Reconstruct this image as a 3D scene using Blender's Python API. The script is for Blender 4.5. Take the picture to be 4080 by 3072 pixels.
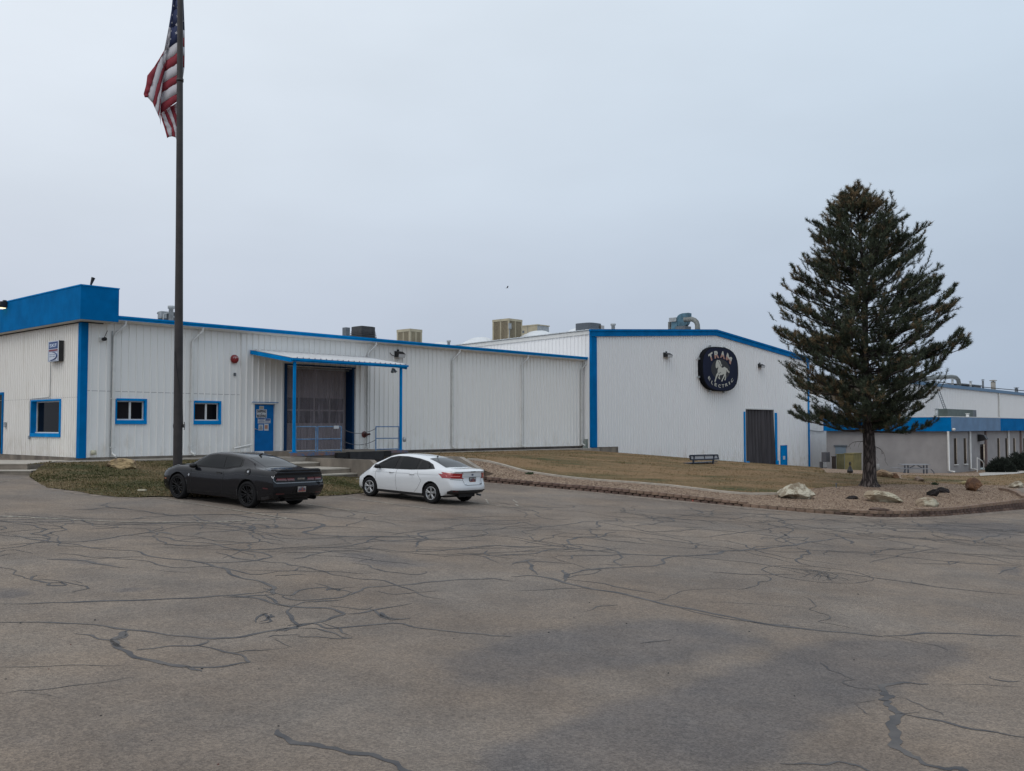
import bpy, bmesh, math, random
import numpy as np
from math import sin, cos, pi, radians, atan2, hypot, sqrt, atan
from mathutils import Vector, Matrix
from mathutils.bvhtree import BVHTree
from mathutils.geometry import delaunay_2d_cdt

sc = bpy.context.scene
for o in list(bpy.data.objects): bpy.data.objects.remove(o)
COL = sc.collection
R = random.Random(7)

# ------------------------------------------------------------------ camera
FPX, CX, CY = 3800.0, 2040.0, 1536.0
PITCH = atan(164.0/FPX)
CAMZ = 2.3
cam = bpy.data.cameras.new('camera'); cam_o = bpy.data.objects.new('camera', cam); COL.objects.link(cam_o)
cam.sensor_width = 36.0; cam.lens = 36.0*FPX/4080.0; cam.clip_start = 0.1; cam.clip_end = 3000
cam_o.location = (0, 0, CAMZ); cam_o.rotation_euler = (pi/2+PITCH, 0, 0)
sc.camera = cam_o
# ------------------------------------------------------------------ world: pale overcast sky
W = bpy.data.worlds.new("World"); sc.world = W; W.use_nodes = True
nt = W.node_tree; N = nt.nodes; N.clear(); Lk = nt.links.new
SUN_EL, SUN_AZ = radians(52), radians(215)
def wn(t, **k):
    n = N.new(t)
    for a, b in k.items(): setattr(n, a, b)
    return n
wo = wn('ShaderNodeOutputWorld'); bg = wn('ShaderNodeBackground'); Lk(bg.outputs[0], wo.inputs[0])
sky = wn('ShaderNodeTexSky'); sky.sky_type = 'NISHITA'; sky.sun_disc = False
sky.sun_elevation = SUN_EL; sky.sun_rotation = SUN_AZ; sky.dust_density = 4.0; sky.air_density = 1.0
tc = wn('ShaderNodeTexCoord'); sep = wn('ShaderNodeSeparateXYZ'); Lk(tc.outputs['Generated'], sep.inputs[0])
# vertical gradient of the cloud deck
rz = wn('ShaderNodeValToRGB'); Lk(sep.outputs['Z'], rz.inputs[0])
cr = rz.color_ramp; cr.elements[0].position = 0.0; cr.elements[0].color = (.455, .52, .62, 1)
cr.elements[1].position = 1.0; cr.elements[1].color = (.98, 1.03, 1.10, 1)
for p, c in ((.12, (.525, .585, .685, 1)), (.24, (.625, .695, .78, 1)), (.42, (.72, .79, .865, 1))):
    e = cr.elements.new(p); e.color = c
# left to right fall off of the bright part of the deck
cmb = wn('ShaderNodeCombineXYZ')
for i_, (a_, b_) in enumerate(((1.10, .80), (1.07, .855), (1.05, .90))):
    mr = wn('ShaderNodeMapRange'); Lk(sep.outputs['X'], mr.inputs[0])
    mr.inputs['From Min'].default_value = -.55; mr.inputs['From Max'].default_value = .55
    mr.inputs['To Min'].default_value = a_; mr.inputs['To Max'].default_value = b_; Lk(mr.outputs[0], cmb.inputs[i_])
# soft clouds
mp = wn('ShaderNodeMapping'); Lk(tc.outputs['Generated'], mp.inputs[0]); mp.inputs['Scale'].default_value = (1.6, 1.6, 4.5)
nz = wn('ShaderNodeTexNoise'); Lk(mp.outputs[0], nz.inputs['Vector']); nz.inputs['Scale'].default_value = 1.6; nz.inputs['Detail'].default_value = 5
nz.inputs['Roughness'].default_value = .5
mc = wn('ShaderNodeMapRange'); Lk(nz.outputs['Fac'], mc.inputs[0]); mc.inputs['From Min'].default_value = .3; mc.inputs['From Max'].default_value = .7
mc.inputs['To Min'].default_value = .94; mc.inputs['To Max'].default_value = 1.03
mu = wn('ShaderNodeVectorMath', operation='MULTIPLY'); Lk(rz.outputs[0], mu.inputs[0]); Lk(cmb.outputs[0], mu.inputs[1])
vm = wn('ShaderNodeVectorMath', operation='SCALE'); Lk(mu.outputs[0], vm.inputs[0]); Lk(mc.outputs[0], vm.inputs['Scale'])
sk = wn('ShaderNodeVectorMath', operation='SCALE'); Lk(sky.outputs[0], sk.inputs[0]); sk.inputs['Scale'].default_value = .10
mx = wn('ShaderNodeMix', data_type='RGBA'); mx.inputs[0].default_value = .06
Lk(vm.outputs[0], mx.inputs[6]); Lk(sk.outputs[0], mx.inputs[7]); Lk(mx.outputs[2], bg.inputs[0]); bg.inputs[1].default_value = 1.0
# ------------------------------------------------------------------ weak, wide sun behind the cloud
sl = bpy.data.lights.new('sun', 'SUN'); sl.energy = .5; sl.angle = radians(35); sl.color = (1, .96, .9)
slo = bpy.data.objects.new('sun', sl); COL.objects.link(slo)
slo.rotation_euler = (radians(38), 0, radians(-35)); slo.location = (0, 0, 60)
sc.view_settings.view_transform = 'Standard'; sc.view_settings.look = 'None'
sc.view_settings.exposure = 0.12; sc.view_settings.gamma = 1.0
sc.render.engine = 'CYCLES'
try:
    sc.cycles.max_bounces = 6; sc.cycles.diffuse_bounces = 3
except Exception: pass

# ------------------------------------------------------------------ measuring helpers
def ray(u, v):
    dx = (u-CX)/FPX; dy = (CY-v)/FPX
    return Vector((dx, cos(PITCH)-dy*sin(PITCH), sin(PITCH)+dy*cos(PITCH)))
GA, GB, GC = -.56, -.044, .012
def G(x, y):
    """height of the tilted parking lot"""
    return GA + GB*x + GC*y
def on_ground(u, v, dz=0.0):
    d = ray(u, v); t = (GA+dz-CAMZ)/(d.z-GB*d.x-GC*d.y)
    return Vector((d.x*t, d.y*t, CAMZ+d.z*t))
def at_z(u, v, z):
    d = ray(u, v); t = (z-CAMZ)/d.z
    return Vector((d.x*t, d.y*t, z))
def at_y(u, v, y):
    d = ray(u, v); t = y/d.y
    return Vector((d.x*t, y, CAMZ+d.z*t))
BA = radians(42.1); DX, DY = sin(BA), cos(BA)       # direction of the long facade
OX, OY = -16.70, 36.92                               # its near corner
BROT = atan2(DY, DX)
def L2W(s, w, z=0.0): return Vector((OX+DX*s-DY*w, OY+DY*s+DX*w, z))
def W2L(x, y): return (DX*(x-OX)+DY*(y-OY), -DY*(x-OX)+DX*(y-OY))
def fac(u, v, w=0.0):
    """pixel on a facade plane parallel to the long wall -> (s, z)"""
    d = ray(u, v); nx, ny = -DY, DX
    t = (w+nx*OX+ny*OY)/(nx*d.x+ny*d.y); s, _ = W2L(d.x*t, d.y*t)
    return s, CAMZ+d.z*t
def sid(u, v, s=0.0):
    """pixel on a plane square to it -> (w, z)"""
    d = ray(u, v); t = (s+DX*OX+DY*OY)/(DX*d.x+DY*d.y); _, w = W2L(d.x*t, d.y*t)
    return w, CAMZ+d.z*t

def tps(pts):
    P = np.array(pts, float); n = len(P)
    def U(r2): return np.where(r2 < 1e-9, 0, r2*np.log(np.maximum(r2, 1e-9)))*.5
    d2 = ((P[:, None, :2]-P[None, :, :2])**2).sum(-1)
    K = U(d2)+np.eye(n)*2.0; Q = np.c_[np.ones(n), P[:, :2]]
    A = np.block([[K, Q], [Q.T, np.zeros((3, 3))]])
    s = np.linalg.solve(A, np.r_[P[:, 2], 0, 0, 0])
    def f(x, y):
        x = np.atleast_1d(np.asarray(x, float)); y = np.atleast_1d(np.asarray(y, float))
        d = (x[:, None]-P[:, 0])**2+(y[:, None]-P[:, 1])**2
        return U(d)@s[:n]+s[n]+s[n+1]*x+s[n+2]*y
    return f
def on_surf(f, u, v, y0=26., y1=100.):
    d = ray(u, v); ys = np.linspace(y0, y1, 1500); t = ys/d.y
    h = (CAMZ+d.z*t)-f(d.x*t, ys)
    i = int(np.argmax(h < 0)); 
    if h[i] >= 0: i = len(ys)-1
    tt = t[i]; return Vector((d.x*tt, d.y*tt, float(f(d.x*tt, ys[i])[0])))

# ------------------------------------------------------------------ materials
MATS = {}
def mat(name, col, rough=.6, metal=0., var=.0, vs=3., bump=0., bs=40., coat=0., vstretch=None, spec=.5, col2=None, emit=None, detail=6):
    if name in MATS: return MATS[name]
    m = bpy.data.materials.new(name); m.use_nodes = True; t = m.node_tree; n = t.nodes; l = t.links.new
    b = n['Principled BSDF']; b.inputs['Base Color'].default_value = (*col, 1)
    b.inputs['Roughness'].default_value = rough; b.inputs['Metallic'].default_value = metal
    b.inputs['Specular IOR Level'].default_value = spec; b.inputs['Coat Weight'].default_value = coat
    b.inputs['Coat Roughness'].default_value = .04
    if emit: b.inputs['Emission Color'].default_value = (*emit[:3], 1); b.inputs['Emission Strength'].default_value = emit[3]
    tcn = n.new('ShaderNodeTexCoord'); vec = tcn.outputs['Object']
    if vstretch:
        mm = n.new('ShaderNodeMapping'); mm.inputs['Scale'].default_value = vstretch; l(vec, mm.inputs[0]); vec2 = mm.outputs[0]
    else: vec2 = vec
    if var or col2:
        q = n.new('ShaderNodeTexNoise'); q.inputs['Scale'].default_value = vs; q.inputs['Detail'].default_value = detail; l(vec2, q.inputs['Vector'])
        r = n.new('ShaderNodeValToRGB'); l(q.outputs['Fac'], r.inputs[0])
        a = tuple(max(0, c*(1-var)) for c in col); c2 = col2 or tuple(min(1, c*(1+var)) for c in col)
        r.color_ramp.elements[0].position = .33; r.color_ramp.elements[1].position = .67
        r.color_ramp.elements[0].color = (*a, 1); r.color_ramp.elements[1].color = (*c2, 1)
        l(r.outputs[0], b.inputs['Base Color'])
    if bump:
        q = n.new('ShaderNodeTexNoise'); q.inputs['Scale'].default_value = bs; q.inputs['Detail'].default_value = 5; l(vec, q.inputs['Vector'])
        bp = n.new('ShaderNodeBump'); bp.inputs['Strength'].default_value = bump; bp.inputs['Distance'].default_value = .02
        l(q.outputs['Fac'], bp.inputs['Height']); l(bp.outputs[0], b.inputs['Normal'])
    MATS[name] = m; return m
def nodes_of(m): return m.node_tree.nodes, m.node_tree.links.new, m.node_tree.nodes['Principled BSDF']

# ------------------------------------------------------------------ mesh builder
class MB:
    def __init__(s): s.v = []; s.f = []; s.m = []; s.sm = []
    def add(s, vs, fs, m=0, smooth=False):
        b = len(s.v); s.v += [tuple(v) for v in vs]
        for f in fs: s.f.append(tuple(i+b for i in f)); s.m.append(m); s.sm.append(smooth)
        return s
    def box(s, x0, x1, y0, y1, z0, z1, m=0, M=None, top=None):
        vs = [Vector(p) for p in ((x0, y0, z0), (x1, y0, z0), (x1, y1, z0), (x0, y1, z0), (x0, y0, z1), (x1, y0, z1), (x1, y1, z1), (x0, y1, z1))]
        if top:
            cx, cy = (x0+x1)/2, (y0+y1)/2
            for i in range(4, 8): vs[i].x = cx+(vs[i].x-cx)*top; vs[i].y = cy+(vs[i].y-cy)*top
        if M is not None: vs = [M@v for v in vs]
        return s.add(vs, [(3, 2, 1, 0), (4, 5, 6, 7), (0, 1, 5, 4), (1, 2, 6, 5), (2, 3, 7, 6), (3, 0, 4, 7)], m)
    def bar(s, a, b, w, h=None, m=0):
        a = Vector(a); b = Vector(b); h = h or w; d = (b-a); L = d.length
        q = d.to_track_quat('X', 'Z').to_matrix().to_4x4(); q.translation = a
        return s.box(0, L, -w/2, w/2, -h/2, h/2, m, q)
    def tube(s, path, r, n=8, m=0, smooth=True, caps=True):
        P = [Vector(p) for p in path]; rs = r if isinstance(r, (list, tuple)) else [r]*len(P)
        vs = []; ref = None
        for i, p in enumerate(P):
            d = (P[min(i+1, len(P)-1)]-P[max(i-1, 0)]).normalized()
            if ref is None: ref = Vector((0, 0, 1)) if abs(d.z) < .9 else Vector((1, 0, 0))
            a = d.cross(ref)
            if a.length < 1e-4: a = d.cross(Vector((0, 1, 0)))
            a.normalize(); b = a.cross(d).normalized(); ref = b
            for k in range(n):
                t = 2*pi*k/n; vs.append(p+(a*cos(t)+b*sin(t))*rs[i])
        fs = [(i*n+k, i*n+(k+1) % n, (i+1)*n+(k+1) % n, (i+1)*n+k) for i in range(len(P)-1) for k in range(n)]
        s.add(vs, fs, m, smooth)
        if caps: s.add(vs[:n], [tuple(range(n))], m); s.add(vs[-n:], [tuple(range(n))], m)
        return s
    def lathe(s, prof, c, axis='Z', n=24, m=0, smooth=True, arc=2*pi):
        c = Vector(c); vs = []
        for r, h in prof:
            for k in range(n):
                t = arc*k/n
                if axis == 'Z': vs.append(c+Vector((r*cos(t), r*sin(t), h)))
                elif axis == 'Y': vs.append(c+Vector((r*cos(t), h, r*sin(t))))
                else: vs.append(c+Vector((h, r*cos(t), r*sin(t))))
        fs = [(i*n+k, i*n+(k+1) % n, (i+1)*n+(k+1) % n, (i+1)*n+k) for i in range(len(prof)-1) for k in range(n)]
        return s.add(vs, fs, m, smooth)
    def prism(s, pts, fn, d0, d1, m=0, mside=None):
        """pts 2d outline, fn(a,b,d)->xyz"""
        n = len(pts); vs = [fn(a, b, d0) for a, b in pts]+[fn(a, b, d1) for a, b in pts]
        s.add(vs, [tuple(range(n))[::-1], tuple(range(n, 2*n))], m)
        s.add(vs, [(i, (i+1) % n, n+(i+1) % n, n+i) for i in range(n)], m if mside is None else mside)
        return s
    def build(s, name, mats, parent=None, off=None, fix=True):
        me = bpy.data.meshes.new(name)
        me.from_pydata([tuple(v) for v in s.v], [], s.f)
        if not isinstance(mats, (list, tuple)): mats = [mats]
        for m in mats: me.materials.append(m)
        me.polygons.foreach_set('material_index', s.m); me.polygons.foreach_set('use_smooth', s.sm)
        if off is None and parent is not None: off = OFFS.get(parent.name)
        if off is not None: me.transform(Matrix.Translation(-Vector(off)))
        if fix:
            b = bmesh.new(); b.from_mesh(me); bmesh.ops.recalc_face_normals(b, faces=b.faces); b.to_mesh(me); b.free()
        me.update()
        o = bpy.data.objects.new(name, me); COL.objects.link(o)
        if parent is not None: o.parent = parent
        return o
OFFS = {}
def tag(o, label=None, cat=None, group=None, kind=None):
    if label: o['label'] = label
    if cat: o['category'] = cat
    if group: o['group'] = group
    if kind: o['kind'] = kind
    return o
def empty(name, loc=(0, 0, 0), rz=0., label=None, cat=None, group=None):
    o = bpy.data.objects.new(name, None); o.empty_display_size = .2; COL.objects.link(o)
    o.location = loc; o.rotation_euler = (0, 0, rz); return tag(o, label, cat, group)
def bthing(name, s, w, z, label, cat, group=None):
    """an Empty in the building frame; its parts are given in absolute (s, w, z)"""
    o = empty(name, L2W(s, w, z), BROT, label, cat, group); OFFS[o.name] = (s, w, z); return o
def text_mesh(body, size, fn, m, name, parent, depth=.01, off=None, shear=0., bold=0., align='CENTER'):
    c = bpy.data.curves.new('t', 'FONT'); c.body = body; c.size = size; c.extrude = 0; c.align_x = align; c.align_y = 'CENTER'
    c.offset = bold; c.shear = shear; c.resolution_u = 4
    to = bpy.data.objects.new('t', c); COL.objects.link(to)
    dg = bpy.context.evaluated_depsgraph_get(); me0 = bpy.data.meshes.new_from_object(to.evaluated_get(dg))
    mb = MB(); vs = [v.co.copy() for v in me0.vertices]
    mb.add([fn(v.x, v.y, 0) for v in vs], [tuple(p.vertices) for p in me0.polygons])
    bpy.data.objects.remove(to); bpy.data.curves.remove(c); bpy.data.meshes.remove(me0)
    return mb
def copy_thing(o, loc=None, rz=None, label=None):
    c = o.copy(); COL.objects.link(c)
    if loc is not None: c.location = loc
    if rz is not None: c.rotation_euler = (0, 0, rz)
    if label: c['label'] = label
    def rec(src, dst):
        for ch in [q for q in src.children]:
            k = ch.copy(); COL.objects.link(k); k.parent = dst; rec(ch, k)
    rec(o, c); return c
def sheet(poly, f, step, name, m, jitter=0., dz=0., skirt=None, parent=None):
    """triangulated sheet with a clean outline"""
    xs = [p[0] for p in poly]; ys = [p[1] for p in poly]; n = len(poly)
    # densify outline
    bp = []
    for i in range(n):
        a = Vector(poly[i][:2]); b = Vector(poly[(i+1) % n][:2]); k = max(1, int((b-a).length/step))
        for j in range(k): bp.append(a.lerp(b, j/k))
    pts = list(bp); nb = len(bp)
    def inside(x, y):
        c = False; j = nb-1
        for i in range(nb):
            if (bp[i].y > y) != (bp[j].y > y) and x < (bp[j].x-bp[i].x)*(y-bp[i].y)/(bp[j].y-bp[i].y)+bp[i].x: c = not c
            j = i
        return c
    y = min(ys)
    while y < max(ys):
        x = min(xs)
        while x < max(xs):
            if inside(x, y): pts.append(Vector((x+R.uniform(-.2, .2)*step, y+R.uniform(-.2, .2)*step)))
            x += step
        y += step
    res = delaunay_2d_cdt(pts, [], [list(range(nb))], 1, 1e-5)
    vv = res[0]; ff = res[2]
    zs = f(np.array([p.x for p in vv]), np.array([p.y for p in vv]))
    mb = MB(); mb.add([(p.x, p.y, float(z)+dz+R.uniform(-1, 1)*jitter) for p, z in zip(vv, zs)], [tuple(q) for q in ff], 0, True)
    o = mb.build(name, m, parent, fix=False)
    if skirt:
        P = np.array([tuple(p) for p in bp]); X = np.array([v.co.x for v in o.data.vertices]); Y = np.array([v.co.y for v in o.data.vertices]); sd = -poly_sd(X, Y, P)
        for v_, d_ in zip(o.data.vertices, sd): v_.co.z -= skirt*max(0, 1-d_/.5)
    return o
def smoothstep(a, b, x):
    t = min(1, max(0, (x-a)/(b-a))); return t*t*(3-2*t)
# ================================================================== GROUND
# asphalt ------------------------------------------------------------
def asphalt_mat():
    m = mat('asphalt', (.2, .19, .18), .9, spec=.25); n, l, b = nodes_of(m)
    tcn = n.new('ShaderNodeTexCoord'); v = tcn.outputs['Object']
    def noise(s, d, ro=.5):
        q = n.new('ShaderNodeTexNoise'); q.inputs['Scale'].default_value = s; q.inputs['Detail'].default_value = d; q.inputs['Roughness'].default_value = ro
        l(v, q.inputs['Vector']); return q.outputs['Fac']
    def ramp(f, p0, c0, p1, c1):
        r = n.new('ShaderNodeValToRGB'); l(f, r.inputs[0]); e = r.color_ramp.elements
        e[0].position = p0; e[0].color = (*c0, 1); e[1].position = p1; e[1].color = (*c1, 1); return r.outputs[0]
    def mix(f, a, c, mode='MIX'):
        x = n.new('ShaderNodeMix'); x.data_type = 'RGBA'; x.blend_type = mode
        if isinstance(f, float): x.inputs[0].default_value = f
        else: l(f, x.inputs[0])
        for i, s in ((6, a), (7, c)):
            if isinstance(s, tuple): x.inputs[i].default_value = (*s, 1)
            else: l(s, x.inputs[i])
        return x.outputs[2]
    base = ramp(noise(.22, 6, .6), .34, (.158, .133, .113), .66, (.224, .191, .160))
    att = n.new('ShaderNodeAttribute'); att.attribute_name = 'stain'
    nn = noise(1.2, 6, .7); mm = n.new('ShaderNodeMath'); mm.operation = 'MULTIPLY_ADD'; l(nn, mm.inputs[0]); mm.inputs[1].default_value = .9; mm.inputs[2].default_value = -.45
    ad = n.new('ShaderNodeMath'); ad.operation = 'ADD'; l(att.outputs['Fac'], ad.inputs[0]); l(mm.outputs[0], ad.inputs[1])
    mr_ = n.new('ShaderNodeMapRange'); mr_.interpolation_type = 'SMOOTHSTEP'; l(ad.outputs[0], mr_.inputs[0]); mr_.inputs['From Min'].default_value = .25; mr_.inputs['From Max'].default_value = .75
    mr_.inputs['To Max'].default_value = .60
    c = mix(mr_.outputs[0], base, (.108, .104, .108))
    # stone chips: pale, dark
    vo = n.new('ShaderNodeTexVoronoi'); vo.inputs['Scale'].default_value = 55; l(v, vo.inputs['Vector'])
    sp = n.new('ShaderNodeSeparateColor'); l(vo.outputs['Color'], sp.inputs[0])
    chips = ramp(sp.outputs[0], .0, (.38, .38, .4), 1.0, (1.62, 1.58, 1.5))
    c = mix(.46, c, chips, 'MULTIPLY')
    c = mix(.45, c, ramp(noise(9, 8, .8), .3, (.62, .62, .63), .7, (1.35, 1.35, 1.33)), 'MULTIPLY')
    c = mix(.75, c, ramp(noise(.35, 5, .65), .35, (.90, .93, .98), .65, (1.10, 1.03, .96)), 'MULTIPLY')
    c = mix(.8, c, ramp(noise(1.1, 6, .6), .3, (.82, .82, .83), .7, (1.15, 1.14, 1.12)), 'MULTIPLY')
    l(c, b.inputs['Base Color'])
    bp = n.new('ShaderNodeBump'); bp.inputs['Strength'].default_value = .7; bp.inputs['Distance'].default_value = .012
    l(vo.outputs['Distance'], bp.inputs['Height']); l(bp.outputs[0], b.inputs['Normal'])
    return m
M_asph = asphalt_mat()
def LC(x, y): return (x/1.08431, 2050+y/1.08431)
def RC(x, y): return (2040+x/1.08431, 2050+y/1.08431)
stain_polys = [[LC(2212, 525), LC(2080, 570), LC(1950, 650), LC(2000, 740), LC(2212, 740), RC(300, 690), RC(700, 640), RC(1080, 550), RC(900, 478), RC(700, 455), RC(400, 468)],
               [RC(1300, 560), RC(1450, 535), RC(1650, 545), RC(1960, 560), RC(1970, 640), RC(1750, 712), RC(1600, 780), RC(1400, 880), RC(1250, 960), RC(1130, 1060), RC(1000, 1130), RC(-200, 1200), RC(-100, 1000), RC(150, 930), RC(400, 830), RC(760, 720), RC(1050, 640)],
               [LC(-50, 320), LC(100, 320), LC(180, 335), LC(60, 365), LC(-50, 370)],
               [LC(150, 190), LC(330, 185), LC(560, 215), LC(380, 225)],
               [LC(1440, 165), LC(1650, 160), LC(1900, 215), LC(1700, 240), LC(1500, 205)],
               [LC(0, 960), LC(200, 930), LC(600, 900), LC(1100, 900), LC(1000, 960), LC(500, 1010), LC(0, 1060)],
               [RC(1700, 40), RC(2212, 30), RC(2212, 100), RC(1900, 95)],
               [RC(2080, 225), RC(2212, 222), RC(2212, 270), RC(2130, 262)],
               [LC(440, 320), LC(600, 315), LC(660, 325), LC(560, 340)]]
SP = [[on_ground(*p).xy for p in q] for q in stain_polys]
def poly_sd(x, y, P):
    """signed distance (numpy) to polygon, negative inside"""
    d = np.full(x.shape, 1e9); ins = np.zeros(x.shape, bool); n = len(P)
    for i in range(n):
        a = P[i-1]; b = P[i]; ex, ey = b[0]-a[0], b[1]-a[1]; wx, wy = x-a[0], y-a[1]
        t = np.clip((wx*ex+wy*ey)/(ex*ex+ey*ey+1e-9), 0, 1)
        d = np.minimum(d, np.hypot(wx-ex*t, wy-ey*t))
        c = ((a[1] > y) != (b[1] > y)) & (x < ex*(y-a[1])/(ey if abs(ey) > 1e-9 else 1e-9)+a[0]); ins ^= c
    return np.where(ins, -d, d)
def make_lot():
    xs = np.concatenate([np.arange(-60, -16, 2.), np.arange(-16, 16, .25), np.arange(16, 62, 2.)])
    ys = np.concatenate([np.arange(-30, 2, 2.), np.arange(2, 20, .25), np.arange(20, 40, .5), np.arange(40, 47, 1.)])
    X, Y = np.meshgrid(xs, ys); Z = GA+GB*X+GC*Y
    st = np.zeros(X.shape)
    for i, P in enumerate(SP):
        sd = poly_sd(X, Y, P); w = (.6, .4, .2, .2, .3, .6, .6, .2, .12)[i]
        st = np.maximum(st, np.clip(.5-sd/(2*w), 0, 1)*(1, 1, .8, .7, .7, .55, .9, .8, .9)[i])
    mb = MB(); nx = len(xs); ny = len(ys)
    mb.add(np.c_[X.ravel(), Y.ravel(), Z.ravel()].tolist(), [(j*nx+i, j*nx+i+1, (j+1)*nx+i+1, (j+1)*nx+i) for j in range(ny-1) for i in range(nx-1)], 0, True)
    o = mb.build('parking_lot', M_asph, fix=False); tag(o, kind='structure')
    a = o.data.attributes.new('stain', 'FLOAT', 'POINT'); a.data.foreach_set('value', st.ravel().astype(np.float32))
make_lot()
# ground out to the horizon
mg = mat('ground', (.22, .17, .12), .95, var=.3, vs=.05)
mb = MB(); rr = [0, 60, 150, 400, 1500]; nseg = 48
vs = [(0, 40, -3.2)]
for r_ in rr[1:]:
    for k in range(nseg): vs.append((r_*1.0*cos(2*pi*k/nseg), 40+r_*sin(2*pi*k/nseg), -3.2-.004*r_))
fs = [(0, 1+k, 1+(k+1) % nseg) for k in range(nseg)]
for i in range(len(rr)-2):
    fs += [(1+i*nseg+k, 1+i*nseg+(k+1) % nseg, 1+(i+1)*nseg+(k+1) % nseg, 1+(i+1)*nseg+k) for k in range(nseg)]
mb.add(vs, fs); tag(mb.build('ground', mg), kind='structure')

# crack sealant ------------------------------------------------------
M_seal = mat('crack_sealant', (.072, .072, .077), .8, vs=2.6, spec=.2, detail=10, var=.1, col2=(.125, .116, .110))
def ribbon(mb, pts, w, dz, rng, wob=.35, taper=True, step=.14):
    P = [Vector((p.x, p.y)) for p in pts]
    if len(P) > 2:
        Q = [P[0]]+P+[P[-1]]; C = []
        for i in range(1, len(Q)-2):
            for j in range(4):
                t = j/4; a, b, c, d = Q[i-1], Q[i], Q[i+1], Q[i+2]; C.append(.5*((2*b)+(c-a)*t+(2*a-5*b+4*c-d)*t*t+(3*b-a-3*c+d)*t**3))
        P = C+[P[-1]]
    D = []
    for a, b in zip(P, P[1:]):
        k = max(1, int((b-a).length/step))
        for j in range(k): D.append(a.lerp(b, j/k))
    D.append(P[-1]); n = len(D)
    if n < 3: return
    # random sideways wander
    ph = [rng.uniform(0, 6.28) for _ in range(4)]
    vs = []
    for i, p in enumerate(D):
        d = (D[min(i+1, n-1)]-D[max(i-1, 0)]); d = d.normalized() if d.length > 1e-6 else Vector((1, 0)); q = Vector((-d.y, d.x))
        s = i*step
        off = wob*.11*(sin(s*1.9+ph[0])+.6*sin(s*4.7+ph[1])+.4*sin(s*11+ph[2]))
        ww = w*(.45+.45*abs(sin(s*.9+ph[3]))*abs(sin(s*2.9+ph[0]))+.35*abs(sin(s*.37+ph[1]))+rng.uniform(-.2, .3))
        if taper: ww *= min(1, .25+min(i, n-1-i)*step*1.6)
        c = p+q*off
        for sg in (-1, 1):
            e = c+q*sg*ww*.5; vs.append((e.x, e.y, G(e.x, e.y)+dz))
    mb.add(vs, [(2*i, 2*i+2, 2*i+3, 2*i+1) for i in range(n-1)])
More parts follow.
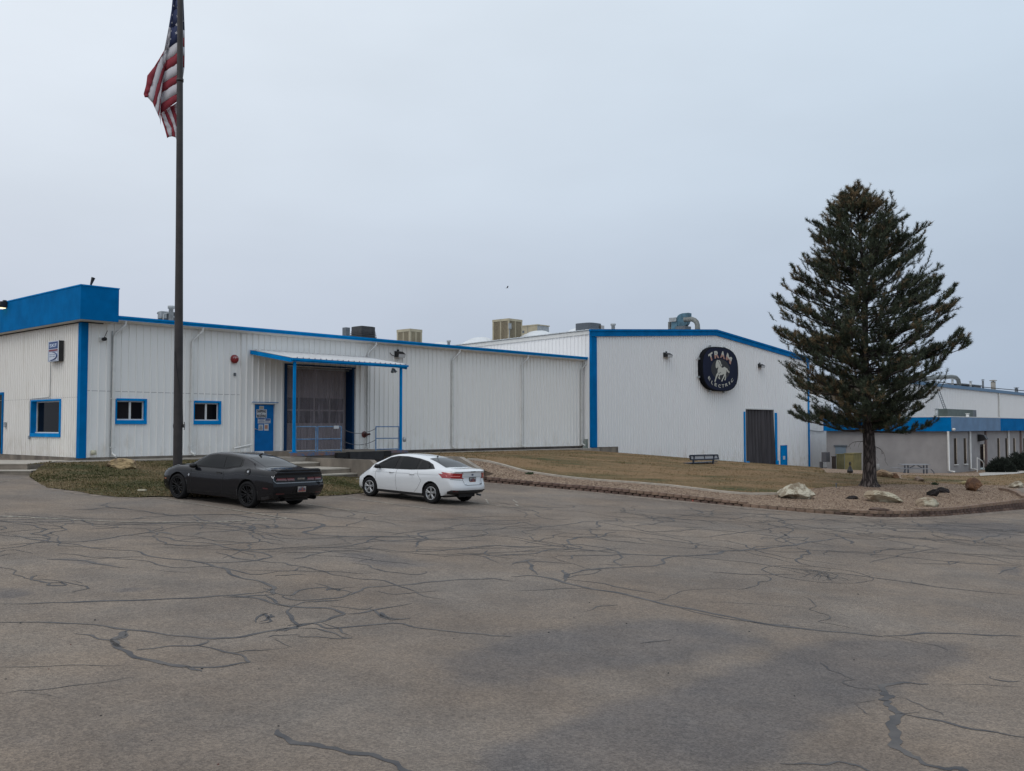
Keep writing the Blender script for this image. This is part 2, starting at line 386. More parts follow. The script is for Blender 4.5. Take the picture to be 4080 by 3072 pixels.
Lc = [(.07, [(0, 390), (380, 378), (700, 362), (900, 355), (1050, 345), (1150, 335)]),
 (.07, [(0, 460), (350, 472), (560, 498), (750, 530), (920, 535), (1050, 525), (1250, 485), (1400, 455), (1500, 430), (1420, 405), (1250, 395), (1100, 365), (960, 360)]),
 (.05, [(310, 513), (400, 522), (500, 537), (560, 505)]), (.07, [(500, 537), (520, 570), (580, 605), (700, 640), (800, 670), (870, 680)]),
 (.045, [(580, 580), (700, 572), (860, 565), (910, 545)]), (.05, [(860, 565), (960, 595), (1050, 630), (1060, 645), (870, 665), (690, 655)]),
 (.02, [(0, 655), (300, 655), (520, 655)]), (.02, [(530, 670), (700, 655)]), (.022, [(0, 770), (120, 765), (350, 740), (600, 710)]), (.02, [(100, 765), (220, 800)]),
 (.075, [(1200, 930), (1250, 965), (1340, 1000), (1430, 1025), (1600, 1040), (1700, 1075), (1800, 1108), (1900, 1160)]),
 (.05, [(1250, 485), (1350, 475), (1450, 495), (1700, 470), (1850, 490), (2050, 515), (2150, 525), (2212, 530)]),
 (.09, [(1270, 400), (1268, 490)]), (.05, [(1110, 468), (1140, 425), (1190, 455), (1120, 472)]), (.08, [(1600, 410), (1680, 450), (1780, 450)]),
 (.05, [(1500, 430), (1600, 415), (1770, 382)]), (.07, [(1480, 350), (1530, 335), (1600, 318), (1720, 308), (1850, 295), (2000, 280), (2130, 275), (2212, 290)]),
 (.06, [(1150, 335), (1250, 350), (1330, 325), (1440, 320), (1530, 335)]), (.05, [(1240, 350), (1280, 370), (1460, 365), (1530, 335)]), (.04, [(1350, 300), (1440, 320), (1520, 312)]),
 (.07, [(40, 88), (180, 112), (340, 130), (460, 150), (580, 160), (650, 183), (800, 200), (900, 212), (980, 235), (1010, 265), (1100, 285), (1160, 315), (1150, 335)]),
 (.05, [(0, 135), (200, 122), (350, 118), (540, 90), (650, 75), (840, 45), (1000, 38)]), (.08, [(200, 195), (330, 200), (450, 215), (560, 230)]), (.04, [(330, 200), (480, 190), (640, 185)]),
 (.07, [(540, 90), (700, 100), (770, 115), (900, 125), (1000, 145), (1110, 160), (1170, 180), (1120, 195), (980, 205), (840, 205)]), (.05, [(770, 115), (870, 105), (950, 118), (1090, 120)]),
 (.06, [(140, 262), (120, 272), (160, 285), (220, 295), (270, 290), (280, 302), (225, 305), (215, 296)]), (.035, [(270, 290), (340, 290), (370, 295)]), (.05, [(0, 165), (60, 155), (150, 168)]),
 (.02, [(640, 240), (830, 255)]), (.03, [(1050, 238), (1250, 245), (1320, 232), (1440, 265)]), (.05, [(1260, 190), (1330, 180), (1400, 165), (1500, 160), (1600, 165)]),
 (.04, [(1350, 180), (1500, 185), (1700, 205), (1800, 215)]), (.045, [(1520, 210), (1570, 220), (1620, 235), (1700, 250), (1800, 258), (1830, 245)]),
 (.06, [(1290, 140), (1450, 140), (1600, 120), (1680, 115), (1830, 105), (1820, 95), (1640, 100), (1560, 125)]), (.05, [(1790, 160), (1810, 150), (1950, 150)]), (.06, [(2090, 155), (2110, 175), (2212, 190)]),
 (.09, [(850, 0), (870, 20), (960, 40), (1050, 55), (1180, 60)]), (.10, [(1140, 5), (1250, 20), (1350, 35), (1390, 45), (1370, 65), (1320, 80), (1400, 90), (1600, 98), (1800, 100)]),
 (.07, [(1090, 50), (1100, 40), (1180, 42), (1190, 55), (1100, 65)]), (.07, [(0, 25), (120, 32), (290, 30), (300, 20)]), (.05, [(200, 32), (420, 45), (500, 55), (380, 65)]),
 (.05, [(1190, 268), (1250, 262), (1320, 262)]), (.13, [(1130, 320), (1165, 335), (1190, 345)]), (.13, [(980, 352), (1080, 348), (1180, 345)]), (.14, [(1190, 505), (1240, 500), (1290, 490)]), (.11, [(1120, 462), (1150, 440), (1175, 432)]), (.11, [(1620, 425), (1670, 448), (1720, 455)]), (.09, [(560, 500), (535, 520), (510, 545), (530, 575)]), (.06, [(1270, 400), (1330, 380), (1380, 372), (1480, 368)]), (.06, [(1150, 345), (1200, 375), (1260, 400)]), (.05, [(1300, 490), (1400, 500), (1500, 525), (1520, 535), (1400, 530), (1290, 525)]), (.04, [(1290, 525), (1200, 520), (1150, 530)]), (.05, [(1380, 470), (1450, 500), (1500, 520)]), (.05, [(700, 48), (640, 75), (560, 92)]), (.05, [(1040, 160), (1100, 175), (1120, 190)]), (.18, [(640, 80), (700, 78), (720, 84)]), (.16, [(1400, 325), (1440, 322), (1470, 330)]), (.03, [(1000, 600), (1100, 595), (1250, 575)]), (.03, [(1160, 545), (1250, 575)]), (.03, [(1430, 395), (1560, 405), (1600, 400)]),
 (.05, [(300, 15), (500, 22), (700, 12)]), (.05, [(420, 45), (560, 40), (700, 48)]), (.05, [(1900, 60), (2050, 40), (2212, 45)]), (.05, [(1650, 20), (1800, 30), (1980, 18)]),
 (.05, [(1830, 105), (2000, 98), (2100, 85), (2212, 92)]), (.04, [(1900, 180), (2050, 175), (2150, 210)]), (.04, [(1620, 330), (1700, 345), (1900, 325)])]
Rc = [(.06, [(0, 105), (150, 130), (350, 157), (550, 175), (740, 180), (1000, 205), (1200, 232), (1420, 258), (1650, 285), (1900, 320), (2212, 348)]),
 (.09, [(0, 270), (100, 265), (210, 287), (330, 315), (480, 345), (620, 380), (800, 418), (1000, 455), (1250, 490), (1600, 525)]), (.045, [(700, 395), (850, 440), (1000, 462), (1200, 478)]),
 (.06, [(1600, 525), (1750, 513), (1900, 512), (2100, 522), (2212, 530)]), (.02, [(1600, 525), (1750, 550), (1860, 575), (1900, 595)]), (.10, [(60, 200), (80, 235), (130, 260)]), (.10, [(210, 287), (225, 258), (215, 240)]),
 (.08, [(0, 215), (60, 200), (100, 195)]), (.09, [(225, 258), (380, 235), (600, 225), (640, 212), (650, 190), (740, 178), (880, 172), (950, 158), (1080, 148), (1250, 125), (1430, 103)]),
 (.05, [(210, 280), (400, 300), (500, 320), (620, 340)]), (.04, [(350, 157), (450, 148), (520, 150)]), (.05, [(0, 60), (200, 50), (350, 30), (650, 85), (850, 95), (1080, 65), (1250, 40)]),
 (.05, [(750, 128), (820, 120)]), (.05, [(860, 155), (1100, 158), (1200, 165), (1280, 158)]), (.06, [(1200, 110), (1170, 120), (1160, 105), (1280, 98), (1260, 115)]),
 (.06, [(1170, 145), (1400, 160), (1650, 180), (1900, 205), (2212, 222)]), (.04, [(1530, 205), (1650, 183), (1850, 140)]), (.05, [(1320, 75), (1400, 95), (1560, 108), (1700, 98), (1850, 108), (1980, 125)]),
 (.05, [(1730, 210), (1900, 215), (1950, 205)]), (.04, [(1880, 218), (1910, 205), (2020, 210)]), (.05, [(1730, 285), (1760, 298), (1830, 310)]), (.05, [(870, 252), (990, 258), (1100, 262), (1220, 258)]),
 (.03, [(1080, 265), (1115, 285), (1070, 292), (1050, 315), (990, 328)]), (.02, [(980, 320), (800, 325), (620, 375)]), (.02, [(1260, 355), (1290, 385), (1290, 410), (1340, 425), (1390, 450), (1340, 465), (1400, 480), (1470, 495)]),
 (.02, [(850, 380), (1250, 400)]), (.025, [(1320, 632), (1330, 660), (1420, 690), (1465, 712), (1450, 730), (1560, 755), (1610, 770)]),
 (.10, [(1800, 732), (1720, 728), (1640, 745), (1610, 775), (1640, 790), (1580, 798), (1610, 815), (1660, 840), (1680, 870), (1670, 905), (1630, 940), (1635, 985), (1690, 1030), (1760, 1060), (1850, 1085), (1930, 1100), (2010, 1130)]),
 (.03, [(1910, 745), (1800, 730)]), (.045, [(1680, 870), (1850, 890), (2050, 930), (2230, 966)]), (.03, [(1655, 862), (1740, 850)]), (.02, [(1660, 790), (1720, 810), (1790, 840), (1860, 872)]),
 (.02, [(1490, 820), (1580, 808)]), (.015, [(1490, 820), (1520, 855), (1560, 870)]), (.05, [(2070, 700), (2120, 720), (2212, 730)]), (.02, [(1850, 728), (2212, 748)]),
 (.035, [(1160, 1083), (1300, 1085), (1420, 1080), (1500, 1095), (1620, 1118)]), (.04, [(0, 210), (100, 205), (270, 215)]), (.04, [(370, 215), (510, 215)]), (.05, [(2100, 258), (2140, 240), (2212, 225)]),
 (.04, [(300, 418), (370, 400), (470, 395)]), (.03, [(0, 330), (200, 325), (330, 322)]), (.04, [(180, 185), (200, 178), (290, 180)]), (.05, [(0, 162), (150, 158), (350, 157)]), (.04, [(2212, 180), (2000, 172), (1850, 160)]),
 (.03, [(600, 120), (750, 145), (1000, 150)]), (.05, [(300, 95), (500, 100), (560, 112), (620, 118)]), (.05, [(1500, 60), (1700, 62), (1900, 70), (2212, 66)]), (.06, [(1380, 80), (1410, 95)]), (.05, [(560, 560), (700, 545)])]
mb = MB(); rc = random.Random(3)
WB_ = [on_ground(*p) for p in ((1929, 1921), (2400, 1963), (2671, 1990), (3000, 2023), (3244, 2045), (3586, 2060), (3879, 2045), (4080, 2028))]
for w, p in Lc: ribbon(mb, [on_ground(*LC(*q)) for q in p], w*.95, .004, rc, wob=.45)
for w, p in Rc: ribbon(mb, [on_ground(*RC(*q)) for q in p], w*.95, .004, rc, wob=.45)
# far, dense network beyond the traced ones
for k in range(90):
    u = rc.uniform(-150, 4230); v = 1990+rc.random()**.9*235
    if u < 1850 and v < 2068 and u > 620: v = rc.uniform(2070, 2200)
    if u > 1900 and v < 1975+(u-1900)*.075: v += 105
    p = on_ground(u, v); a = rc.gauss(0, .75)+rc.choice((0, 0, 0, 1.5)); P = [p.copy()]
    for j in range(rc.randint(3, 9)):
        a += rc.gauss(0, .55); p = p+Vector((cos(a), sin(a), 0))*rc.uniform(.35, 1.0); P.append(p.copy())
    ribbon(mb, P, rc.choice((.03, .04, .05, .065)), .0042, rc, wob=.9)
for k in range(60):
    u = rc.uniform(1950, 4150); v = 1975+max(0, min(1, (u-1900)/1500))*85+rc.uniform(12, 60); p = on_ground(u, v); a = rc.gauss(-.15, .5); P = [p.copy()]
    for j in range(rc.randint(3, 7)):
        a += rc.gauss(0, .55); q_ = p+Vector((cos(a), sin(a), 0))*rc.uniform(.35, .9)
        if W2L(q_.x, q_.y)[0] > 13 and q_.y > float(np.interp(q_.x, [w_.x for w_ in WB_], [w_.y for w_ in WB_]))-.5: break
        p = q_; P.append(p.copy())
    if len(P) > 2: ribbon(mb, P, rc.choice((.03, .045, .06)), .0043, rc, wob=.9)
# the round, cracked patch
c0 = on_ground(*RC(1318, 257))
ribbon(mb, [c0+Vector((cos(t)*1.02, sin(t)*1.0, 0)) for t in [k*2*pi/20 for k in range(21)]], .028, .0044, rc, wob=.2, taper=False)
for k in range(11):
    t = rc.uniform(0, 6.28); q = c0+Vector((cos(t)*.8, sin(t)*.8, 0)); t2 = t+2.2+rc.uniform(-.5, .9)
    ribbon(mb, [q, c0+Vector((rc.uniform(-.3, .3), rc.uniform(-.3, .3), 0)), c0+Vector((cos(t2)*.85, sin(t2)*.85, 0))], .022, .0046, rc, wob=.7)
tag(mb.build('crack_sealant', M_seal, fix=False), kind='structure')

# worn paint lines
def paint_mat():
    m = mat('paint_line', (.46, .44, .36), .8); n, l, b = nodes_of(m)
    q = n.new('ShaderNodeTexNoise'); q.inputs['Scale'].default_value = 9; q.inputs['Detail'].default_value = 8; q.inputs['Roughness'].default_value = .75
    tcn = n.new('ShaderNodeTexCoord'); l(tcn.outputs['Object'], q.inputs['Vector'])
    r = n.new('ShaderNodeValToRGB'); l(q.outputs['Fac'], r.inputs[0]); r.color_ramp.elements[0].position = .46; r.color_ramp.elements[1].position = .60
    r.color_ramp.elements[0].color = (.17, .15, .13, 1); r.color_ramp.elements[1].color = (.40, .365, .29, 1); l(r.outputs[0], b.inputs['Base Color']); return m
M_paint = paint_mat()
mb = MB()
for w, p in ((.1, [(-60, 2054), (270, 2070), (459, 2079)]), (.09, [(480, 2080), (700, 2081), (900, 2078), (1144, 2067)]), (.1, [(638, 1985), (900, 2027), (1144, 2066)]), (.09, [(1226, 2010), (1370, 2031), (1505, 2049)]),
             (.09, [(1353, 1978), (1560, 2008), (1777, 2036)]), (.08, [(1868, 2001), (1960, 2012), (2044, 2022)]), (.1, [(2056, 2009), (2066, 2017), (2118, 2018)]), (.05, [(2165, 2012), (2200, 2015)]), (.06, [(2043, 1992), (2062, 2004)]),
             (.05, [(1936, 1990), (1946, 2008)]), (.09, [(-20, 1922), (42, 1914)]), (.08, [(192, 1948), (216, 1949)])):
    ribbon(mb, [on_ground(*q) for q in p], w, .0085, rc, wob=.03, taper=False)
tag(mb.build('parking_lines', M_paint, fix=False), kind='structure')

# ------------------------------------------------------------------ island: surface through surveyed points
def P3(u, v, z): p = at_z(u, v, z); return (p.x, p.y, z)
wall_base_px = [(1840, 1916), (1929, 1921), (2071, 1933), (2207, 1945.5), (2400, 1963), (2671, 1990), (2861, 2009), (3000, 2023), (3244, 2045), (3488, 2060), (3586, 2060.5), (3732, 2057.5), (3879, 2045), (4080, 2028), (4300, 2008)]
wall_h = [.2, .20, .20, .20, .21, .20, .19, .10, .15, .19, .19, .23, .28, .39, .45]
WB = [on_ground(*p) for p in wall_base_px]
ctrl = [(p.x, p.y, p.z+h) for p, h in zip(WB, wall_h)]
for u, v, z in ((1862, 1831, .85), (1946, 1841, .72), (2093, 1880, .35), (2275, 1906, .12), (2400, 1917, .05), (2671, 1938, -.08), (2861, 1961, -.2), (3000, 1971, -.28),
                (3111, 1971, -.28), (3180, 1990, -.38), (3465, 1940, -.30), (3600, 1931, -.36), (3710, 1931, -.4), (3870, 1955, -.5), (4060, 1975, -.62), (3990, 1953, -.6)):
    ctrl.append(P3(u, v, z))
for s_, z in ((14, .92), (18, .92), (22, .92), (26, .90), (30, .82)):
    q = L2W(s_, -1.4); ctrl.append((q.x, q.y, z))
HW = -.72                                   # facade plane of the gabled hall
hall_base = []
for u, v in ((2356, 1802), (2465, 1812), (2600, 1824), (2746, 1836), (2970, 1852), (3110, 1864), (3224, 1871)):
    s_, z_ = fac(u, v, HW); q = L2W(s_, HW); hall_base.append((s_, z_)); ctrl.append((q.x, q.y, z_))
OFC = at_y(3781, 1885, 75.)                 # corner of the grey office
os_, ow_ = W2L(OFC.x, OFC.y)
for ds, dw, z in ((0, 0, OFC.z), (0, 10, OFC.z-.15), (12, 0, OFC.z-.05), (25, 0, OFC.z-.1), (25, -10, OFC.z-.1), (4, -6, OFC.z+.15), (40, -12, -1.3)):
    q = L2W(os_+ds, ow_+dw); ctrl.append((q.x, q.y, z))
T = tps(ctrl)
def onT(u, v, dz=0): p = on_surf(T, u, v); p.z += dz; return p

def gravel_mat():
    m = mat('gravel', (.3, .22, .17), .9, spec=.2); n, l, b = nodes_of(m)
    tcn = n.new('ShaderNodeTexCoord'); v = tcn.outputs['Object']
    vo = n.new('ShaderNodeTexVoronoi'); vo.inputs['Scale'].default_value = 21; l(v, vo.inputs['Vector'])
    sp = n.new('ShaderNodeSeparateColor'); l(vo.outputs['Color'], sp.inputs[0])
    r = n.new('ShaderNodeValToRGB'); l(sp.outputs[0], r.inputs[0]); e = r.color_ramp.elements
    e[0].position = 0; e[0].color = (.125, .085, .060, 1); e[1].position = 1; e[1].color = (.47, .37, .27, 1)
    for p, c in ((.3, (.21, .142, .098)), (.6, (.27, .19, .132)), (.85, (.34, .255, .185))):
        q = e.new(p); q.color = (*c, 1)
    l(r.outputs[0], b.inputs['Base Color'])
    bp = n.new('ShaderNodeBump'); bp.invert = True; bp.inputs['Strength'].default_value = 1.0; bp.inputs['Distance'].default_value = .04
    l(vo.outputs['Distance'], bp.inputs['Height']); l(bp.outputs[0], b.inputs['Normal']); return m
M_grav = gravel_mat()
def lawn_mat(name, green, brown, th):
    m = mat(name, green, .95, spec=.15); n, l, b = nodes_of(m)
    tcn = n.new('ShaderNodeTexCoord'); v = tcn.outputs['Object']
    def noise(s, d, ro=.6):
        q = n.new('ShaderNodeTexNoise'); q.inputs['Scale'].default_value = s; q.inputs['Detail'].default_value = d; q.inputs['Roughness'].default_value = ro; l(v, q.inputs['Vector']); return q.outputs['Fac']
    mp_ = n.new('ShaderNodeMapping'); l(v, mp_.inputs[0]); mp_.inputs['Scale'].default_value = (.22, .7, 1); mp_.inputs['Rotation'].default_value = (0, 0, .1)
    q = n.new('ShaderNodeTexNoise'); q.inputs['Scale'].default_value = .9; q.inputs['Detail'].default_value = 8; q.inputs['Roughness'].default_value = .65; l(mp_.outputs[0], q.inputs['Vector'])
    r = n.new('ShaderNodeValToRGB'); l(q.outputs['Fac'], r.inputs[0]); e = r.color_ramp.elements
    e[0].position = th-.12; e[0].color = (*green, 1); e[1].position = th+.10; e[1].color = (*brown, 1)
    x = n.new('ShaderNodeMix'); x.data_type = 'RGBA'; x.blend_type = 'MULTIPLY'; x.inputs[0].default_value = .9; l(r.outputs[0], x.inputs[6])
    r2 = n.new('ShaderNodeValToRGB'); l(noise(14, 6, .75), r2.inputs[0]); e = r2.color_ramp.elements; e[0].position = .3; e[0].color = (.5, .5, .48, 1); e[1].position = .7; e[1].color = (1.4, 1.4, 1.35, 1)
    l(r2.outputs[0], x.inputs[7]); l(x.outputs[2], b.inputs['Base Color'])
    bp = n.new('ShaderNodeBump'); bp.inputs['Strength'].default_value = .8; bp.inputs['Distance'].default_value = .05; l(noise(22, 5), bp.inputs['Height']); l(bp.outputs[0], b.inputs['Normal'])
    return m
M_lawnA = lawn_mat('lawn_left', (.058, .064, .03), (.175, .125, .072), .54)
M_lawnB = lawn_mat('lawn_main', (.072, .074, .034), (.235, .155, .088), .45)
# gravel base sheet over the whole planted area
wing_r = [L2W(13.35, -9.0), L2W(13.35, -3.2)]
front = [p.xy for p in WB]
gp = [L2W(13.5, -9.3).xy]+front[1:]+[Vector((60, 44)), Vector((70, 100)), L2W(os_+30, ow_+3).xy, L2W(os_-1, ow_+3).xy, L2W(os_-6, ow_+12).xy, L2W(hall_base[-1][0], HW+3).xy, L2W(hall_base[0][0], HW+1).xy, L2W(hall_base[0][0]-.5, -.1).xy, L2W(13.5, -.1).xy]
def Tg(x, y): return T(x, y)
o = sheet([tuple(p) for p in gp], Tg, .55, 'gravel_bed', M_grav, .012); tag(o, kind='structure')
# earth face under the front edge of the bed
mb = MB(); ee = [L2W(13.5, -6.0).xy, L2W(13.5, -9.3).xy]+front[1:]+[Vector((60, 44))]; zz_ = T([p.x for p in ee], [p.y for p in ee]); vs = []
for p, z_ in zip(ee, zz_): vs += [(p.x, p.y, float(z_)-.005), (p.x, p.y, min(G(p.x, p.y), float(z_))-.4)]
mb.add(vs, [(2*i, 2*i+2, 2*i+3, 2*i+1) for i in range(len(ee)-1)]); tag(mb.build('soil', mat('soil', (.13, .095, .07), .95, var=.3, vs=4)), kind='structure')
# lawns
curb_px = [(1862, 1831), (1900, 1834), (1946, 1841), (2010, 1858), (2093, 1880), (2180, 1894), (2275, 1906), (2400, 1917), (2540, 1927), (2671, 1938), (2770, 1950), (2861, 1961), (2940, 1968), (3000, 1971), (3060, 1971), (3111, 1971), (3135, 1970)]
CP = [onT(*p) for p in curb_px]
edge2 = [onT(*p) for p in ((3175, 1962), (3230, 1948), (3300, 1941), (3380, 1938), (3440, 1934), (3500, 1931), (3560, 1930.5), (3640, 1931), (3712, 1931.5), (3690, 1924), (3650, 1916), (3600, 1910), (3560, 1903), (3500, 1896), (3460, 1892), (3380, 1888), (3290, 1885))]
hb = [L2W(s_, HW-.05) for s_, _ in hall_base][::-1]
lp = [p.xy for p in CP]+[p.xy for p in edge2]+[L2W(hall_base[-1][0]+2.5, HW+1.2).xy]+[p.xy for p in hb]+[L2W(hall_base[0][0]-.3, -1.25).xy, L2W(20, -1.25).xy, L2W(13.8, -1.25).xy]
o = sheet([tuple(p) for p in lp], T, .5, 'lawn', M_lawnB, .012, dz=.035, skirt=.028); tag(o, kind='structure'); LP1 = lp
l2 = [onT(*p).xy for p in ((3591, 1904), (3653, 1917), (3724, 1925), (3805, 1930), (3927, 1934), (4080, 1934), (4300, 1934), (4300, 1890), (4080, 1888), (4022, 1889), (3940, 1896), (3887, 1899), (3751, 1896), (3591, 1893.6))]
o = sheet([tuple(p) for p in l2], T, .7, 'lawn', M_lawnB, .012, dz=.035, skirt=.028); tag(o, kind='structure'); LP2 = l2
o = sheet([tuple(onT(*p).xy) for p in ((3905, 1899), (3990, 1894), (4080, 1886), (4300, 1886), (4300, 1876), (4080, 1878), (3940, 1880), (3900, 1888))], T, 1.5, 'path', mat('concrete', (.36, .34, .31), .85, var=.18, vs=1.5, bump=.2), dz=.045); tag(o, kind='structure')
o = sheet([tuple(onT(*p).xy) for p in ((4010, 1955), (4080, 1946), (4300, 1938), (4300, 1990), (4085, 1978), (4050, 1967))], T, 1., 'road', M_asph, dz=.03); tag(o, kind='structure')
M_conc = MATS['concrete']
M_concd = mat('concrete_stain_riser_shade', (.18, .155, .13), .9, var=.4, vs=1.4, bump=.3, bs=12, vstretch=(1, 1, .5), col2=(.25, .215, .175))  # stained concrete; its dark tone also paints shade onto the step risers
# concrete edging between lawn and gravel
mb = MB(); E = []
pp = [p.xy for p in CP]
D = []
for a, b_ in zip(pp, pp[1:]):
    k = max(1, int((b_-a).length/.4))
    for j in range(k): D.append(a.lerp(b_, j/k))
D.append(pp[-1]); zz = T([p.x for p in D], [p.y for p in D]); vs = []
for i, p in enumerate(D):
    d = (D[min(i+1, len(D)-1)]-D[max(i-1, 0)]).normalized(); q = Vector((-d.y, d.x))
    for o_, h_ in ((-.08, -.05), (-.08, .07), (.08, .07), (.08, -.05)): vs.append((p.x+q.x*o_, p.y+q.y*o_, zz[i]+h_))
mb.add(vs, [(4*i+k, 4*i+k+1, 4*i+k+5, 4*i+k+4) for i in range(len(D)-1) for k in range(3)]+[(0, 1, 2, 3), (len(vs)-4, len(vs)-3, len(vs)-2, len(vs)-1)])
tag(mb.build('curb', mat('curb_concrete', (.40, .355, .30), .9, var=.15, vs=3)), kind='structure')

# retaining wall of split face blocks ---------------------------------
M_blk = mat('block_brown', (.105, .068, .055), .95, var=.35, vs=1.1, bump=.6, bs=25, detail=3)
M_blk2 = mat('block_tan', (.21, .145, .105), .95, var=.25, vs=1.3, bump=.6, bs=25, detail=3)
def wall_path(pts, step):
    D = [pts[0].copy()]; acc = 0
    for a, b_ in zip(pts, pts[1:]):
        L = (b_-a).xy.length; t = step-acc
        while t < L: D.append(a.lerp(b_, t/L)); t += step
        acc = (acc+L) % step
    return D
root = empty('retaining_wall', tuple(WB[6]), 0, 'low wall of stacked brown concrete blocks curving round the gravel bed', 'retaining wall')
OFFS[root.name] = tuple(WB[6]); rb = random.Random(5)
def hcourses(x):   # number of courses by position along the wall
    u = x
    return 2 if u < 2965 else (1 if u < 3300 else (2 if u < 3650 else 3))
def block(mb, c, d, w, h, dep, m, yaw=0., tilt=0., z=None):
    q = Vector((-d.y, d.x, 0)); d = Vector((d.x, d.y, 0))
    Mx = Matrix(((d.x, q.x, 0, c.x), (d.y, q.y, 0, c.y), (0, 0, 1, z if z is not None else c.z), (0, 0, 0, 1)))@Matrix.Rotation(yaw, 4, 'Z')@Matrix.Rotation(tilt, 4, 'Y')
    # front (towards -q) is bevelled into three facets
    pts = [(-w/2, dep/2), (-w/2, -dep*.30), (-w*.28, -dep/2), (w*.28, -dep/2), (w/2, -dep*.30), (w/2, dep/2)]
    mb.prism(pts, lambda a, b, k: Mx@Vector((a, b, k)), 0, h, m)
def u_of(p): 
    return CX+FPX*p.x/p.y
pth = wall_path(WB[0:], .315)
low = MB(); mid = MB(); cap = MB()
for i in range(len(pth)-1):
    a, b_ = pth[i], pth[i+1]; d = (b_-a).xy.normalized(); c = (a+b_)/2; c.z = G(c.x, c.y); u = u_of(c); k = hcourses(u)
    hb_ = .105; set_ = Vector((-d.y, d.x, 0))
    topz = float(T(c.x, c.y)[0])
    if k == 1: block(cap, c+set_*.03, d, .285, .10, .24, rb.choice((1, 3)), rb.gauss(0, .05), 0, c.z+.005)
    else:
        hh = max(.09, (topz+.01-c.z)/k)
        block(low, c+set_*.0, d, .265, hh-.008, .22, rb.choice((0, 0, 2)), rb.gauss(0, .07), rb.gauss(0, .02), c.z-.01)
        if k == 3: block(mid, c+set_*.05, d, .27, hh-.008, .22, 0, rb.gauss(0, .04), 0, c.z+hh)
        c2 = b_.copy(); off = .02 if u < 2965 else .08
        topm = 0 if u < 2600 or rb.random() < .15 else 1
        if 2840 < u < 2870: block(cap, c2-set_*.06, d, .30, .10, .24, 1, .6, .15, c.z+hh*(k-1)+.03)
        else: block(cap, c2+set_*off, d, .29, hh-.004, .25, (rb.choice((1, 1, 3)) if u > 2500 else rb.choice((0, 2, 2))), rb.gauss(0, .05), rb.gauss(0, .025), c.z+hh*(k-1)+rb.uniform(0, .008))
# inner rim on the right
rim = [onT(3985, 1953), onT(4030, 1960), onT(4062, 1972), onT(4084, 1988)]
for i, (a, b_) in enumerate(zip(wall_path(rim, .32), wall_path(rim, .32)[1:])):
    d = (b_-a).xy.normalized(); block(cap, (a+b_)/2, d, .31, .14, .26, 1, 0, 0, (a.z+b_.z)/2-.02)
BM_ = [M_blk, M_blk2, mat('block_umber', (.15, .10, .078), .95, var=.25, vs=1.3, bump=.6, bs=25, detail=3), mat('block_rose', (.20, .135, .10), .95, var=.25, vs=1.3, bump=.6, bs=25, detail=3)]
low.build('lower_course', BM_, root); mid.build('middle_course', BM_, root); cap.build('cap_course', BM_, root)

# ------------------------------------------------------------------ left lawn
ledge_px = [(127, 1901), (165, 1925), (203, 1945), (300, 1961), (364, 1970), (475, 1981), (560, 1982), (649, 1982), (800, 1984), (1000, 1984), (1150, 1982), (1281, 1978), (1360, 1972), (1436, 1967), (1480, 1958)]
LE = [on_ground(*p) for p in ledge_px]
c2 = [(p.x, p.y, p.z+.03) for p in LE]
for s_, w_, z in ((1.5, -1.8, .93), (3, -1.8, .93), (5, -1.8, .93), (7, -1.9, .93), (-2, -2.2, .93), (-1, -3.5, .80), (2, -3.2, .74), (5, -4.5, .6), (8.0, -7.6, .18), (8.0, -8.4, .05), (5.6, -6.8, .45), (8.6, -9.0, -.1)):
    q = L2W(s_, w_); c2.append((q.x, q.y, z))
T2 = tps(c2)
lp3 = [p.xy for p in LE]+[L2W(8.15, -9.0).xy, L2W(8.15, -6.0).xy, L2W(7.0, -4.2).xy, L2W(5.2, -3.6).xy, L2W(5.2, -1.55).xy, L2W(2, -1.55).xy, L2W(-1.0, -1.55).xy, L2W(-2.4, -1.2).xy, Vector((LE[0].x-.4, 35.2))]
rj = random.Random(4); lp3 = [Vector((p.x+rj.uniform(-.1, .1), p.y+rj.uniform(-.12, .12))) if i < len(LE) else p for i, p in enumerate(lp3)]
o = sheet([tuple(p) for p in lp3], T2, .35, 'lawn', M_lawnA, .012); tag(o, kind='structure')
for v_ in o.data.vertices:
    g_ = G(v_.co.x, v_.co.y); d_ = min(hypot(v_.co.x-a.x, v_.co.y-a.y) for a in LE)
    if v_.co.z < g_+.10: v_.co.z = min(v_.co.z, g_+.012+.06*smoothstep(.0, .5, d_))
mb = MB(); vs = []; n = len(LE); rj = random.Random(6); DD = []
for a, b_ in zip(LE, LE[1:]):
    for j in range(6): DD.append(a.lerp(b_, j/6))
for i in range(len(DD)-1):
    p = DD[i]; d = (DD[i+1]-p).xy.normalized(); q = Vector((d.y, -d.x)); ww = rj.uniform(.0, .42)
    vs += [(p.x-q.x*.3, p.y-q.y*.3, G(p.x, p.y)+.012), (p.x+q.x*ww, p.y+q.y*ww, G(p.x+q.x*ww, p.y+q.y*ww)+.005)]
mb.add(vs, [(2*i, 2*i+1, 2*i+3, 2*i+2) for i in range(len(vs)//2-1)])
tag(mb.build('grit', mat('grit', (.185, .15, .12), .95, var=.35, vs=5, bump=.5, bs=30)), 'brown dirt and grit along the left lawn edge', 'grit', kind='stuff')
